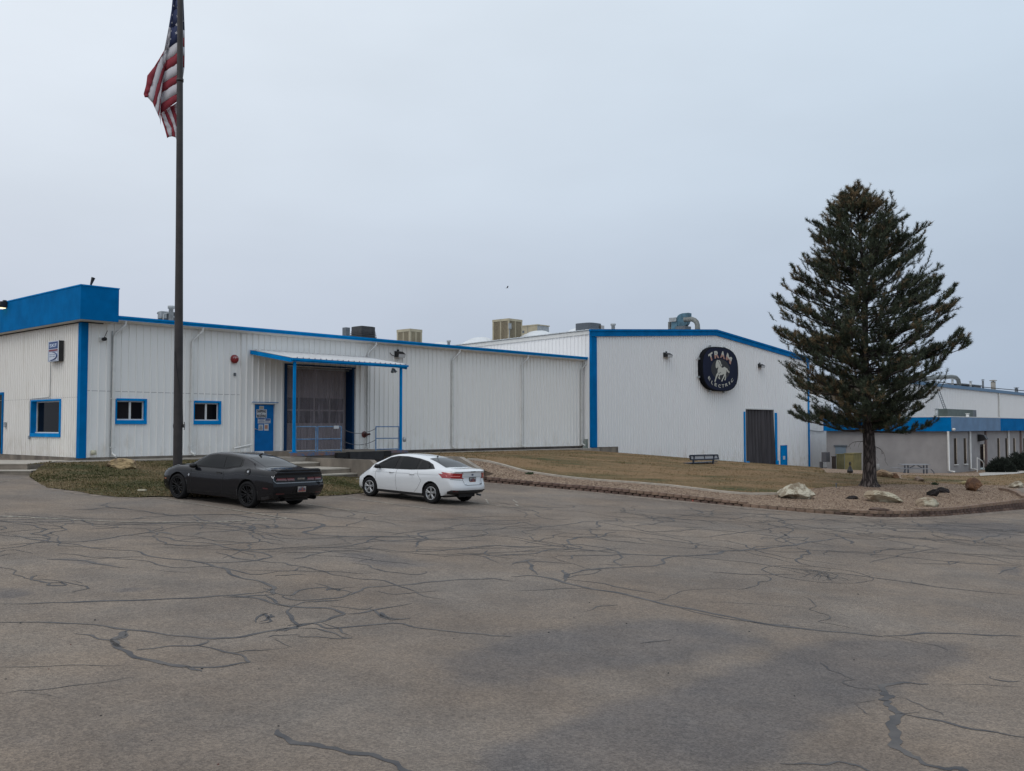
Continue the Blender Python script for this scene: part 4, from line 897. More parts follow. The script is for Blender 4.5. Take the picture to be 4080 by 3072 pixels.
# railing with chains
rl = bthing('dock_railing', (sp0+sp1)/2, -CD, 1.2, 'light blue pipe railing with hanging chains along the dock edge', 'railing')
def rail(sa, sb, name):
    mb = MB(); w = -CD+.06
    for z in (1.2+.06, 1.2+.56, 1.2+1.10): mb.tube([(sa, w, z), (sb, w, z)], .024, 8)
    for s_ in (sa, sb): mb.tube([(s_, w, 1.2), (s_, w, 2.30)], .028, 8)
    mb.build(name, M_steelb, rl)
r1a = sp0+.1; r1b = fac(1262, 1740, -CD)[0]; r1c = fac(1269, 1740, -CD)[0]; r1d = fac(1363, 1740, -CD)[0]; r2a = fac(1501, 1740, -CD)[0]; r2b = sp1-.1
rail(r1a, r1b, 'rail_panel'); rail(r1c, r1d, 'rail_panel'); rail(r2a, r2b, 'rail_panel')
for z, sg in ((2.24, .22), (1.72, .22)):
    mb = MB(); P = []
    for k in range(17):
        t = k/16; P.append((r1d+(r2a-r1d)*t, -CD+.06, z-.02-sg*4*t*(1-t)))
    mb.tube(P, .014, 5); mb.build('chain', mat('chain', (.12, .12, .13), .6, metal=.5), rl)
a_ = dict()
mb = MB(); s_a = fac(1331, 1708, -CD)[0]; q0 = fac(1349, 1710, -CD)
mb.box(q0[0]-.02, fac(1331, 1700, -CD)[0]-.45, -CD+.02, -CD+.03, 1.9, 2.2)
mb2 = MB(); x0 = fac(1331, 1700, -CD)[0]; x1 = fac(1351, 1700, -CD)[0]; mb2.box(x0, x1, -CD+.01, -CD+.025, fac(1340, 1708, -CD)[1], fac(1340, 1696, -CD)[1])
tag(mb2.build('sign_plate', M_pap, rl))
# steps, wing walls
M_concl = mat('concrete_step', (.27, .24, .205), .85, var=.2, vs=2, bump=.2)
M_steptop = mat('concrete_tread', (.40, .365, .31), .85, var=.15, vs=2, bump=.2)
st = bthing('dock_steps', 7, -5.5, 0, 'four broad concrete steps climbing to the loading dock beside the wing wall', 'steps')
for i, (a, b, c, z) in enumerate(((5.3, 8.12, -4.3, .82), (5.5, 8.12, -6.35, .64), (6.2, 8.12, -6.8, .44), (6.9, 8.12, -7.3, .24))):
    mb = MB(); mb.box(a, b, c+.02, c+2.6 if i else -3.2, -.2, z-.05, 1); mb.box(a-.01, b, c, c+2.62 if i else -3.19, z-.049, z, 0); mb.build('step', [M_steptop, M_concd], st)  # risers darkened in colour to stand for shade, treads paler
ww = bthing('wing_wall', 8.25, -5.5, 0, 'concrete wing wall beside the dock steps with a sloping end', 'wall')
mb = MB(); mb.prism([(-3.15, -.4), (-3.15, .98), (-7.55, .98), (-8.5, .5), (-8.5, -.4)], lambda a, b, k: (k, a, b), 8.14, 8.38); mb.build('wall', M_concd, ww)
w2 = bthing('wing_wall', 13.35, -6, 0, 'pale sloping concrete wing wall between the truck bay and the gravel slope', 'wall')
mb = MB(); wE, zE2 = sid(1921, 1874, 13.35); wS, zS2 = sid(1838, 1821, 13.35)
mb.prism([(-3.15, -.4), (-3.15, .98), (wS, .98), (wE, .45), (wE, -.4)], lambda a, b, k: (k, a, b), 13.22, 13.48); mb.build('wall', M_concl, w2)
# walkway
sw = MB(); sw.box(-.9, 5.3, -1.55, -.01, -.2, 1.0); sw.box(5.302, STEP+1.19, -3.3, -.01, -.2, 1.0); sw.box(dke+.01, S_END+.2, -1.2, -.01, -.2, .955)
sd = sw.build('sidewalk', M_concl, None, fix=True); sd.location = L2W(0, 0, 0); sd.rotation_euler = (0, 0, BROT); tag(sd, kind='structure')
# small handrail by the door
hr = bthing('ramp_handrail', STEP+.6, -1.2, 1, 'white sloping pipe handrail beside the blue shipping door', 'handrail')
def atw(u, v, w): s_, z_ = fac(u, v, w); return (s_, w, z_)
mb = MB(); mb.tube([atw(932, 1787, -1.2), atw(1003, 1771, -1.2)], .035, 8); mb.tube([atw(936, 1789, -1.15), atw(1000, 1779, -1.15)], .025, 8)
mb.tube([atw(936, 1788, -1.2), (atw(936, 1788, -1.2)[0], -1.2, 1.0)], .03, 8); mb.tube([atw(998, 1773, -1.2), (atw(998, 1773, -1.2)[0], -1.2, 1.0)], .03, 8); mb.build('rails', M_white, hr)

# ------------------------------------------------------------------ left concrete steps
ls = empty('entrance_steps', (at_y(50, 1880, 33.8).x, 33.8, .5), 0, 'two concrete steps at the left edge of the photo in front of the lawn', 'steps'); OFFS[ls.name] = tuple(ls.location)
xr2 = at_y(122, 1880, 33.6).x; xr1 = at_y(107, 1860, 34.3).x
zl_ = at_y(60, 1875, 33.6).z; mb = MB(); mb.box(xr2-5, xr2, 33.62, 36, .3, zl_-.03, 1); mb.box(xr2-5, xr2+.01, 33.6, 36.02, zl_-.029, zl_, 0); mb.build('lower_step', [M_steptop, M_concd], ls)  # shade put into the riser colour, paler slab on top
zl_ = at_y(60, 1847, 34.3).z; mb = MB(); mb.box(xr1-5, xr1, 34.32, 38, .3, zl_-.03, 1); mb.box(xr1-5, xr1+.01, 34.3, 38.02, zl_-.029, zl_, 0); mb.build('upper_step', [M_steptop, M_concd], ls)  # riser shade painted in here as well

# ------------------------------------------------------------------ gabled hall
hs0 = fac(2357, 1500, HW)[0]; hsa = fac(2850, 1315, HW)[0]; hs1 = fac(3222, 1700, HW)[0]
hz0 = fac(2364, 1314, HW)[1]; hza = fac(2850, 1315, HW)[1]; hz1 = hz0-.1
def hbase(s):
    xs = [p[0] for p in hall_base]; zs = [p[1] for p in hall_base]; return float(np.interp(s, xs, zs))
hall = bthing('gabled_hall', hs0, HW, 0, 'tall white gabled metal hall with blue roof edge and horse sign', 'building')
FND = rect((2356, 1781, 2463, 1815), HW)
BD = rect((2970, 1632, 3083, 1856), HW); MD = rect((3109, 1774, 3135, 1866), HW)
def hroof(s): return hz0+(hza-hz0)*(s-hs0)/(hsa-hs0) if s < hsa else hza+(hz1-hza)*(s-hsa)/(hs1-hsa)
kx = fac(2463, 1800, HW)[0]; zf = fac(2400, 1781, HW)[1]
def hb_(s): return zf if s < kx else hbase(s)-.15
mb = MB(); ribbed(mb, hs0, kx, zf, lambda s: hroof(s)-.1, [], .305, .035, pos=HW); ribbed(mb, kx+.0001, hs1, hb_, lambda s: hroof(s)-.1, [BD[:2]+(-3, BD[3]), MD[:2]+(-3, MD[3])], .305, .035, pos=HW)
mb.build('wall', M_sideH, hall, fix=False)
mb = MB(); mb.box(hs0+.03, kx, HW+.02, HW+.3, -.4, zf-.003); mb.build('foundation', M_concd, hall)
mb = MB(); ribbed(mb, HW+.02, 28, -.2, hz0-.1, [], .305, .03, axis='w', pos=hs0, ph=.1)
for i, v in enumerate(mb.v):
    if v[2] > 3: mb.v[i] = (v[0], v[1], v[2]-.024*(v[1]-HW))
mb.build('side_wall', M_sideH, hall, fix=False)
mb = MB(); ribbed(mb, HW+.02, 28, -3, hz1-.1, [], .61, .03, axis='w', pos=hs1); mb.box(hs0+.1, hs1-.1, 27.9, 28, -3, hz0-.2); mb.build('far_side_wall', M_sideH, hall, fix=False)
# roof with ribbed edge
mb = MB(); W1 = 28
def edz(w): return -.024*(w-HW)
mb.add([(hs0-.15, HW-.1, hz0-.03), (hsa, HW-.1, hza), (hsa, W1, hza-.0), (hs0-.15, W1, hz0-.03+edz(W1))], [(0, 1, 2, 3)]); mb.add([(hsa, HW-.1, hza), (hs1+.15, HW-.1, hz1), (hs1+.15, W1, hz1), (hsa, W1, hza)], [(0, 1, 2, 3)])
for k in range(int((W1-HW)/.305)):
    w = HW+k*.305; mb.add([(hs0-.17, w, hz0-.028+edz(w)), (hs0-.17, w+.08, hz0-.028+edz(w)), (hs0-.17, w+.06, hz0+.03+edz(w)), (hs0-.17, w+.02, hz0+.03+edz(w)), (hs0+1.5, w, hz0+.085+edz(w)), (hs0+1.5, w+.08, hz0+.085+edz(w)), (hs0+1.5, w+.06, hz0+.15+edz(w)), (hs0+1.5, w+.02, hz0+.15+edz(w))], [(0, 1, 2, 3), (3, 2, 6, 7), (1, 5, 6, 2), (0, 3, 7, 4)])
mb.build('roof', M_roofw, hall, fix=False)
mb = MB(); mb.prism([(HW, hz0-.05), (W1, hz0-.05+edz(W1)), (W1, hz0-.28+edz(W1)), (HW, hz0-.28)], lambda a, b, k: (k, a, b), hs0-.075, hs0-.04); mb.build('eave_strip', M_white, hall)
mb = MB(); th = .42
for (a, za), (b, zb_) in (((hs0-.28, hz0-.04), (hsa, hza)), ((hsa+.001, hza), (hs1+.2, hz1-.03))):
    mb.prism([(a, za+.04), (b, zb_+.04), (b, zb_-.10), (a, za-.10)], lambda p, q, k: (p, k, q), HW-.16, HW-.02)
    mb.prism([(a, za-.102), (b, zb_-.102), (b, zb_-th), (a, za-th)], lambda p, q, k: (p, k, q), HW-.11, HW-.045)
mb.build('rake_trim', M_blue, hall)
mb = MB(); mb.box(hs0-.035, hs0+.50, HW-.055, HW-.042, zf-.02, hz0-th-.01); mb.box(hs0-.055, hs0-.036, HW-.055, HW+.12, zf-.02, hz0-.33); mb.build('corner_trim', M_blue, hall)
mb = MB(); mb.box(hs1-.2, hs1+.06, HW-.08, HW-.04, hbase(hs1)-.1, hz1-th); mb.build('corner_trim', M_blue2, hall)
s0, s1, z0, z1 = BD
zb0 = hbase((s0+s1)/2)-.3
mb = MB(); mb.box(s0-.04, s1+.04, HW-.045, HW+.02, z1, z1+.10, 0); mb.box(s0-.05, s0+.02, HW-.045, HW+.4, zb0, z1, 0); mb.box(s1-.02, s1+.05, HW-.045, HW+.4, zb0, z1, 0); mb.build('door_trim', [M_white], hall)
ztr = fac(2960, 1641, HW)[1]
mb = MB(); q = rect((2961.5, 1640, 2969, 1850), HW); mb.box(q[0], q[1]-.1, HW-.10, HW-.05, zb0, q[3]); mb.build('door_track', M_blue2, hall); mb = MB(); q = rect((3085.5, 1645, 3093, 1858), HW); mb.box(q[0], q[1], HW-.10, HW-.05, zb0-.2, q[3]); mb.build('door_track', M_blue2, hall)
curtain(s0+.03, s1-.03, HW+.16, zb0, z1-.02, 9, 'door_curtain', mat('curtain_grey', (.055, .05, .056), .7, var=.25, vs=1.5, vstretch=(3, 3, .3)), hall, 8, .30)
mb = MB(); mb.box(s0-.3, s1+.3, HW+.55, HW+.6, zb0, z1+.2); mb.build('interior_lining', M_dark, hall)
s0, s1, z0, z1 = MD; z0 = hbase((s0+s1)/2)
mb = MB(); mb.box(s0+.04, s1-.04, HW-.02, HW+.05, z0, z1-.04); md = mb.build('door', M_blue2, hall)
mb = MB(); mb.box(s0, s0+.04, HW-.05, HW+.06, z0, z1); mb.box(s1-.04, s1, HW-.05, HW+.06, z0, z1); mb.box(s0, s1, HW-.05, HW+.06, z1-.04, z1); mb.build('door_frame', M_blue, hall)
mb = MB(); q = rect((3119, 1817, 3127, 1831), HW); mb.box(q[0], q[1], HW-.03, HW-.023, q[2], q[3]); mb.build('notice', M_pap, md)
# blue bollards at the big door
for u0, u1, v0, v1, lb in ((2975, 2985, 1838, 1853, 'short blue steel bollard left of the big grey curtain door'), (3092, 3102, 1834, 1862, 'blue steel bollard between the curtain door and the small blue door')):
    q = rect((u0, v0, u1, v1), HW-.5); s_ = (q[0]+q[1])/2; zz = hbase(s_)-.1
    b_ = bthing('bollard', s_, HW-.5, zz, lb, 'bollard', 'blue bollards at the big door'); mb = MB(); mb.lathe([(0, zz), (.14, zz), (.14, q[3]-.05), (.10, q[3]-.01), (0, q[3])], (s_, HW-.5, 0), 'Z', 14); mb.build('post', M_blue2, b_)
# link wing between hall and office
lk = bthing('link_wing', hs1, HW+2, -1.5, 'narrow white ribbed wing between the tall hall and the grey office', 'building')
LKW = HW+2.2; ls0 = fac(3227, 1700, LKW)[0]; ls1 = fac(3300, 1700, LKW)[0]; lz = fac(3260, 1865, LKW)[1]; lzt = 5.3
mb = MB(); ribbed(mb, ls0-1.2, ls1+.6, lz, lzt, [], .305, .035, pos=LKW); mb.box(ls0-1.2, ls1+.6, LKW+.05, LKW+6, lzt-.1, lzt); mb.build('wall', M_sideH, lk, fix=False)
mb = MB(); mb.box(ls0-1.2, ls1+.6, LKW+.0, LKW+.3, lz-1, lz-.003); mb.build('foundation', M_concd, lk)
mb = MB(); mb.tube([atw(3228, 1714, LKW-.06), atw(3250, 1717, LKW-.06), atw(3270, 1719, LKW-.06), atw(3286, 1716, LKW-.06)], .03, 6); mb.build('conduit', M_grey, lk)

# ------------------------------------------------------------------ grey office
of = bthing('grey_office', os_, ow_, OFC.z, 'low grey stucco office with a broad blue fascia behind the pine tree', 'building')
oz = OFC.z-.5; ft = sid(3781, 1661.7, os_-.35)[1]; fb = sid(3781, 1718.6, os_-.35)[1]
ft = CAMZ+(1700-1661.7)/FPX*74.6; fb = CAMZ-(1718.6-1700)/FPX*74.6
OL = 10.6      # length of the left face (along w)
ow1 = W2L(*at_y(3290, 1700, 81.6).xy)[1]
holes = []
def ofr(p): return rect(p, ow_)
strips = [ofr(p) for p in ((3801, 1746, 3813, 1850), (3840, 1746, 3851, 1848), (3974, 1746, 3984, 1836), (4006, 1746, 4015, 1830), (4037, 1746, 4046, 1822), (4077, 1746, 4086, 1822))]
odoor = ofr((3905, 1770, 3924, 1872))
mb = MB(); xs = [os_]
ops = [(a, b, c, d) for a, b, c, d in strips]+[odoor[:2]+(oz+.3, odoor[3])]
cuts = sorted(set([os_, os_+34]+[q for o_ in ops for q in o_[:2]]))
for a, b in zip(cuts, cuts[1:]):
    mid = (a+b)/2; zc = [oz]
    for o_ in ops:
        if o_[0] < mid < o_[1]: zc += [o_[2], o_[3]]
    zc.append(fb)
    for i in range(0, len(zc), 2): mb.add([(a, ow_, zc[i]), (b, ow_, zc[i]), (b, ow_, zc[i+1]), (a, ow_, zc[i+1])], [(0, 1, 2, 3)])
mb.add([(os_, ow_, oz), (os_, ow1, oz), (os_, ow1, fb), (os_, ow_, fb)], [(0, 1, 2, 3)]); mb.build('wall', M_stucco, of)
for i, (a, b, c, d) in enumerate(strips):
    mb = MB(); mb.box(a, b, ow_+.04, ow_+.06, c, d); w_ = mb.build('window', M_glass, of)
    mb = MB(); mb.box(a-.08, b+.08, ow_-.10, ow_+.2, c-.08, c-.001, 1); mb.build('sill', [M_stucco, M_white], w_)
a, b, c, d = odoor
mb = MB(); mb.box(a, b, ow_+.1, ow_+.14, oz+.2, d); dd = mb.build('door', mat('bronze_door', (.02, .018, .018), .3), of); mb = MB(); mb.box(a+.15, b-.15, ow_+.07, ow_+.08, oz+.8, d-.2); mb.build('pane', M_glass, dd)
mb = MB(); mb.box(os_-.35, os_+34, ow_-.35, ow1+.1, fb, ft, 0); mb.box(os_-.37, os_+34, ow_-.37, ow1+.12, ft+.002, ft+.06, 1)
mb.build('fascia', [M_blue, M_white], of)
f1 = fac(3986, 1700, ow_-.35)[0]
mb = MB(); mb.box(os_-.34, f1, ow_-.362, ow_-.352, fb+.01, ft-.01); mb.build('faded_panel', M_bluef, of)
for u in (3779, 3866, 4019):
    s_ = fac(u, 1800, ow_-.1)[0]; mb = MB(); mb.tube([(s_, ow_-.1, fb), (s_, ow_-.1, OFC.z+.2), (s_+.15, ow_-.5, OFC.z+.1)], .09, 8); mb.build('downspout', M_white, of)
for u in (3929, 4069):
    s_ = fac(u, 1800, ow_-.08)[0]; mb = MB(); mb.box(s_-.12, s_+.12, ow_-.16, ow_-.003, OFC.z, fb-.003); mb.build('pilaster', mat('pilaster_brown', (.20, .15, .14), .8), of)
# door on the left face
q = rect((3330, 1779, 3371, 1840), os_, True)
mb = MB(); mb.box(os_-.06, os_-.003, q[0], q[1], OFC.z-.2, q[3]); mb.box(os_-.12, os_-.003, q[0]-.12, q[1]+.12, q[3]+.002, q[3]+.12, 1); mb.build('side_door', [mat('pale_blue_door', (.17, .22, .27), .6), M_greyd], of)
oh = bthing('entrance_handrail', fac(3905, 1850, ow_-1.2)[0], ow_-1.2, OFC.z, 'white bent handrail at the grey office door', 'handrail')
mb = MB(); mb.tube([atw(3893, 1824, ow_-1.2), atw(3912, 1836, ow_-1.2), atw(3919, 1846, ow_-1.2), atw(3920, 1872, ow_-1.2)], .045, 8); mb.tube([atw(3893, 1824, ow_-1.2), (atw(3893, 1824, ow_-1.2)[0], ow_-1.2, OFC.z)], .04, 8); mb.build('rail', M_white, oh)

# ------------------------------------------------------------------ far hall behind the office
FW = ow_+14
fh = bthing('far_hall', fac(3700, 1600, FW)[0], FW, 0, 'far white metal hall with thin blue roof edge behind the grey office', 'building')
fpx = [(3470, 1500), (3560, 1508), (3750, 1533), (3978, 1563), (4080, 1571), (4300, 1590)]
FP = [fac(u, v, FW) for u, v in fpx]; FP[0] = (FP[0][0], FP[1][1]+.0)
# straight rake: fit a line through the last four points
A_ = np.polyfit([p[0] for p in FP[1:]], [p[1] for p in FP[1:]], 1)
fsA, fsB = FP[0][0], FP[-1][0]
mb = MB(); ribbed(mb, fsA, fsB, 1.5, lambda s: A_[0]*s+A_[1], [], .61, .03, pos=FW); mb.build('wall', M_sideH, fh, fix=False)
mb = MB(); mb.prism([(fsA, A_[0]*fsA+A_[1]+.12), (fsB, A_[0]*fsB+A_[1]+.12), (fsB, A_[0]*fsB+A_[1]-.28), (fsA, A_[0]*fsA+A_[1]-.28)], lambda p, q, k: (p, k, q), FW-.2, FW-.06)
mb.build('rake_trim', mat('far_blue', (.11, .21, .34), .6), fh)
mb = MB(); mb.add([(fsA, FW-.1, A_[0]*fsA+A_[1]+.05), (fsB, FW-.1, A_[0]*fsB+A_[1]+.05), (fsB, FW+20, A_[0]*fsB+A_[1]-1.2), (fsA, FW+20, A_[0]*fsA+A_[1]-1.2)], [(0, 1, 2, 3)]); mb.build('roof', M_roofw, fh)
q = fac(3977, 1600, FW)[0]; mb = MB(); mb.tube([(q, FW-.14, A_[0]*q+A_[1]-.3), (q, FW-.14, 2)], .09, 6); mb.build('downspout', M_white, fh)
# ================================================================== CARS
def interp(tab, x):
    xs = [p[0] for p in tab]; ys = [p[1] for p in tab]
    if x <= xs[0]: return ys[0]
    if x >= xs[-1]: return ys[-1]
    i = max(k for k in range(len(xs)) if xs[k] <= x); i = min(i, len(xs)-2)
    def sl(k):
        if k <= 0 or k >= len(xs)-1: return 0.
        a = (ys[k]-ys[k-1])/(xs[k]-xs[k-1]); b = (ys[k+1]-ys[k])/(xs[k+1]-xs[k])
        return 0. if a*b <= 0 else 2*a*b/(a+b)
    h = xs[i+1]-xs[i]; t = (x-xs[i])/h; m0, m1 = sl(i)*h, sl(i+1)*h
    if i == 0: m0 = (ys[1]-ys[0])
    if i == len(xs)-2: m1 = (ys[-1]-ys[-2])
    return (2*t**3-3*t*t+1)*ys[i]+(t**3-2*t*t+t)*m0+(-2*t**3+3*t*t)*ys[i+1]+(t**3-t*t)*m1
class Car:
    def __init__(s, spec, root, paint, black):
        s.k = spec; s.root = root; s.paint = paint; s.black = black
        k = spec; xs = [k['xr']+(k['xf']-k['xr'])*i/74 for i in range(75)]
        def ring(x):
            zb = interp(k['zb'], x); zs = interp(k['belt'], x); W_ = interp(k['W'], x); zt = interp(k['top'], x); yr = interp(k['yr'], x)
            rd = interp(k['rd'], x)
            zr = zt-rd; zg = min(zs+.02, zr-.004); yb = W_-k.get('in', .075)
            h = zs-zb; P = [(0, zb), (W_-.28, zb), (W_-.07, zb+.015), (W_-.035, zb+.10), (W_-.012, zb+.26*h/.8), (W_, zb+h*.52), (W_-.004, zb+h*.70), (W_-.018, zs-.10), (W_-.04, zs-.028), (yb, zg)]
            a = Vector((yb-.015, zg+.012)); b = Vector((yr, zr))
            for t in (.33, .66): c = a.lerp(b, t); bul = .022*4*t*(1-t)*min(1, max(0, (zr-zg)/.3)); P.append((c.x+bul, c.y))
            P += [(yr, zr), (yr-.055, zr+rd*.55), (yr*.62, zt-rd*.16), (yr*.3, zt-.03*rd), (0, zt)]
            return P
        s.rings = []
        for x in xs:
            P = ring(x); Q = []
            for y, z in P:
                X = x; e = .85
                xR = s.xrear(y, z, interp(k['W'], k['xr']+.3)); xF = s.xfront(y, z, interp(k['W'], k['xf']-.3))
                if x < k['xr']+e: t = (x-k['xr'])/e; X = xR+(k['xr']+e-xR)*t
                if x > k['xf']-e: t = (k['xf']-x)/e; X = xF+(k['xf']-e-xF)*t
                Q.append((X, y, z))
            s.rings.append(Q)
        mb = MB(); n = len(s.rings[0]); vs = []
        for Q in s.rings:
            vs += Q+[(x, -y, z) for x, y, z in Q[-2:0:-1]]
        m = 2*n-2; fs = []; mi = []
        for i in range(len(xs)-1):
            for j in range(m):
                fs.append((i*m+j, i*m+(j+1) % m, (i+1)*m+(j+1) % m, (i+1)*m+j))
        mb.add(vs, fs, 0, True)
        for e, Q in ((0, s.rings[0]), (1, s.rings[-1])):
            NC = 14; g = []
            for x, y, z in Q:
                row = []
                for c in range(NC+1):
                    yy = y*(1-2*c/NC)
                    XX = (s.xrear(yy, z, interp(k['W'], k['xr']+.3)) if e == 0 else s.xfront(yy, z, interp(k['W'], k['xf']-.3)))
                    row.append((XX, yy, z))
                g.append(row)
            b = []
            for row in g: b += row
            mb.add(b, [(i*(NC+1)+c, i*(NC+1)+c+1, (i+1)*(NC+1)+c+1, (i+1)*(NC+1)+c) for i in range(len(g)-1) for c in range(NC)], 0, True)
        me = bpy.data.meshes.new('body'); me.from_pydata(mb.v, [], mb.f)
        b = bmesh.new(); b.from_mesh(me); bmesh.ops.remove_doubles(b, verts=b.verts, dist=.0006); bmesh.ops.dissolve_degenerate(b, dist=.0004, edges=b.edges)
        bmesh.ops.recalc_face_normals(b, faces=b.faces); b.to_mesh(me)
        s.bvh = BVHTree.FromBMesh(b); b.free()
        for q in (paint, black): me.materials.append(q)
        o = bpy.data.objects.new('body', me); COL.objects.link(o)
        # wheel openings
        cut = MB(); rw = k['arch']
        for wx in (k['wr'], k['wf']):
            for sg in (-1, 1):
                y0 = sg*(k['hw']-.30); y1 = sg*(k['hw']+.3)
                cut.lathe([(rw, y0), (rw, y1)], (wx, 0, k['rad']+.015), 'Y', 40)
                n0 = len(cut.v)-80; cut.f += [tuple(range(n0, n0+40)), tuple(range(n0+40, n0+80))]; cut.m += [0, 0]; cut.sm += [False, False]
        co = cut.build('cutter', black); mod = o.modifiers.new('b', 'BOOLEAN'); mod.object = co; mod.operation = 'DIFFERENCE'; mod.solver = 'EXACT'
        dg = bpy.context.evaluated_depsgraph_get(); me2 = bpy.data.meshes.new_from_object(o.evaluated_get(dg))
        o.modifiers.clear(); o.data = me2; bpy.data.objects.remove(co)
        me2.materials.clear(); me2.materials.append(paint); me2.materials.append(black)
        for p in me2.polygons:
            c = p.center; p.use_smooth = True; p.material_index = 0
            for wx in (k['wr'], k['wf']):
                d = hypot(c.x-wx, c.z-(k['rad']+.015))
                if d < rw+.004 and abs(p.normal.z)+abs(p.normal.x) > -1 and abs(c.y) < k['hw']+.02 and d > 0:
                    if abs(d-rw) < .006 or (abs(abs(c.y)-(k['hw']-.30)) < .02 and abs(p.normal.y) > .9): p.material_index = 1; p.use_smooth = False
            if c.z < k['sill'](c.x) : p.material_index = 1
        try: me2.set_sharp_from_angle(angle=radians(50))
        except Exception: pass
        o.name = 'body'; o.parent = root; s.body = o
    def xrear(s, y, z, W_):
        r = min(1.15, abs(y)/W_); return interp(s.k['rear'], z)+s.k['rc']*max(0, (r-.35)/.65)**2.2
    def xfront(s, y, z, W_):
        r = min(1.15, abs(y)/W_); return interp(s.k['front'], z)-s.k['fc']*max(0, (r-.2)/.8)**2.2
    def hit(s, a, b, mode, sg=1):
        if mode == 'side': o_ = Vector((a, 3*sg, b)); d = Vector((0, -sg, 0))
        elif mode == 'rear': o_ = Vector((-5, a, b)); d = Vector((1, 0, 0))
        elif mode == 'front': o_ = Vector((5, a, b)); d = Vector((-1, 0, 0))
        else: o_ = Vector((a, b, 4)); d = Vector((0, 0, -1))
        h = s.bvh.ray_cast(o_, d)
        if h[0] is None: return None
        n = h[1]
        if n.dot(d) > 0: n = -n
        return h[0], n
    def patch(s, name, poly, mode, m, off=.004, sg=1, step=.07, th=.0, parent=None):
        n = len(poly); bp = []
        for i in range(n):
            a = Vector(poly[i]); b = Vector(poly[(i+1) % n]); k = max(1, int((b-a).length/step))
            for j in range(k): bp.append(a.lerp(b, j/k))
        pts = list(bp); nb = len(bp); xs = [p.x for p in bp]; ys = [p.y for p in bp]
        P = np.array([tuple(p) for p in bp]); gx, gy = np.meshgrid(np.arange(min(xs), max(xs), step), np.arange(min(ys), max(ys), step))
        sd = poly_sd(gx.ravel(), gy.ravel(), P)
        for x, y, d in zip(gx.ravel(), gy.ravel(), sd):
            if d < -step*.35: pts.append(Vector((x, y)))
        res = delaunay_2d_cdt(pts, [], [list(range(nb))], 1, 1e-6); vs = []
        ok = []
        for p in res[0]:
            h = s.hit(p.x, p.y, mode, sg)
            if h is None: vs.append((0, 0, 0)); ok.append(False)
            else: vs.append(tuple(h[0]+h[1]*off)); ok.append(True)
        fs = [tuple(f) for f in res[2] if all(ok[i] for i in f)]
        if fs:      # keep the largest connected piece
            par = {i: i for f in fs for i in f}
            def root_(i):
                while par[i] != i: i = par[i]
                return i
            for f in fs:
                for i in f[1:]: par[root_(i)] = root_(f[0])
            cnt = {}
            for f in fs: cnt[root_(f[0])] = cnt.get(root_(f[0]), 0)+1
            best = max(cnt, key=cnt.get); fs = [f for f in fs if root_(f[0]) == best]
            used = sorted({i for f in fs for i in f}); mp_ = {i: k for k, i in enumerate(used)}; vs = [vs[i] for i in used]; fs = [tuple(mp_[i] for i in f) for f in fs]; res = ([res[0][i] for i in used],)
        mb = MB()
        if fs: mb.add(vs, fs, 0, True)
        if th and fs:
            edge = {}
            for f in fs:
                for i in range(len(f)):
                    e = (f[i], f[(i+1) % len(f)]); edge[e] = 1
            bs = [e for e in edge if (e[1], e[0]) not in edge]; cen = []
            base = []
            for p, v in zip(res[0], vs):
                h = s.hit(p.x, p.y, mode, sg); base.append(tuple(h[0]-h[1]*.01) if h else (0, 0, 0))
            mb.v += base; nv = len(vs)
            for a, b in bs: mb.f.append((a, b, b+nv, a+nv)); mb.m.append(0); mb.sm.append(False)
        return mb.build(name, m, parent or s.root, fix=False)
    def line(s, name, pts, mode, m, w=.008, off=.003, sg=1, parent=None):
        D = []
        for a, b in zip(pts, pts[1:]):
            a = Vector(a); b = Vector(b); k = max(1, int((b-a).length/.05))
            for j in range(k): D.append(a.lerp(b, j/k))
        D.append(Vector(pts[-1])); vs = []; fs = []
        for i, p in enumerate(D):
            d = (D[min(i+1, len(D)-1)]-D[max(i-1, 0)]).normalized(); q = Vector((-d.y, d.x))*w/2
            for e in (-1, 1):
                h = s.hit(p.x+q.x*e, p.y+q.y*e, mode, sg)
                vs.append(tuple(h[0]+h[1]*off) if h else None)
        mb = MB(); good = lambda i: vs[i] is not None
        fs = [(2*i, 2*i+2, 2*i+3, 2*i+1) for i in range(len(D)-1) if all(good(j) for j in (2*i, 2*i+1, 2*i+2, 2*i+3))]
        mb.add([v or (0, 0, 0) for v in vs], fs); return mb.build(name, m, parent or s.root, fix=False)
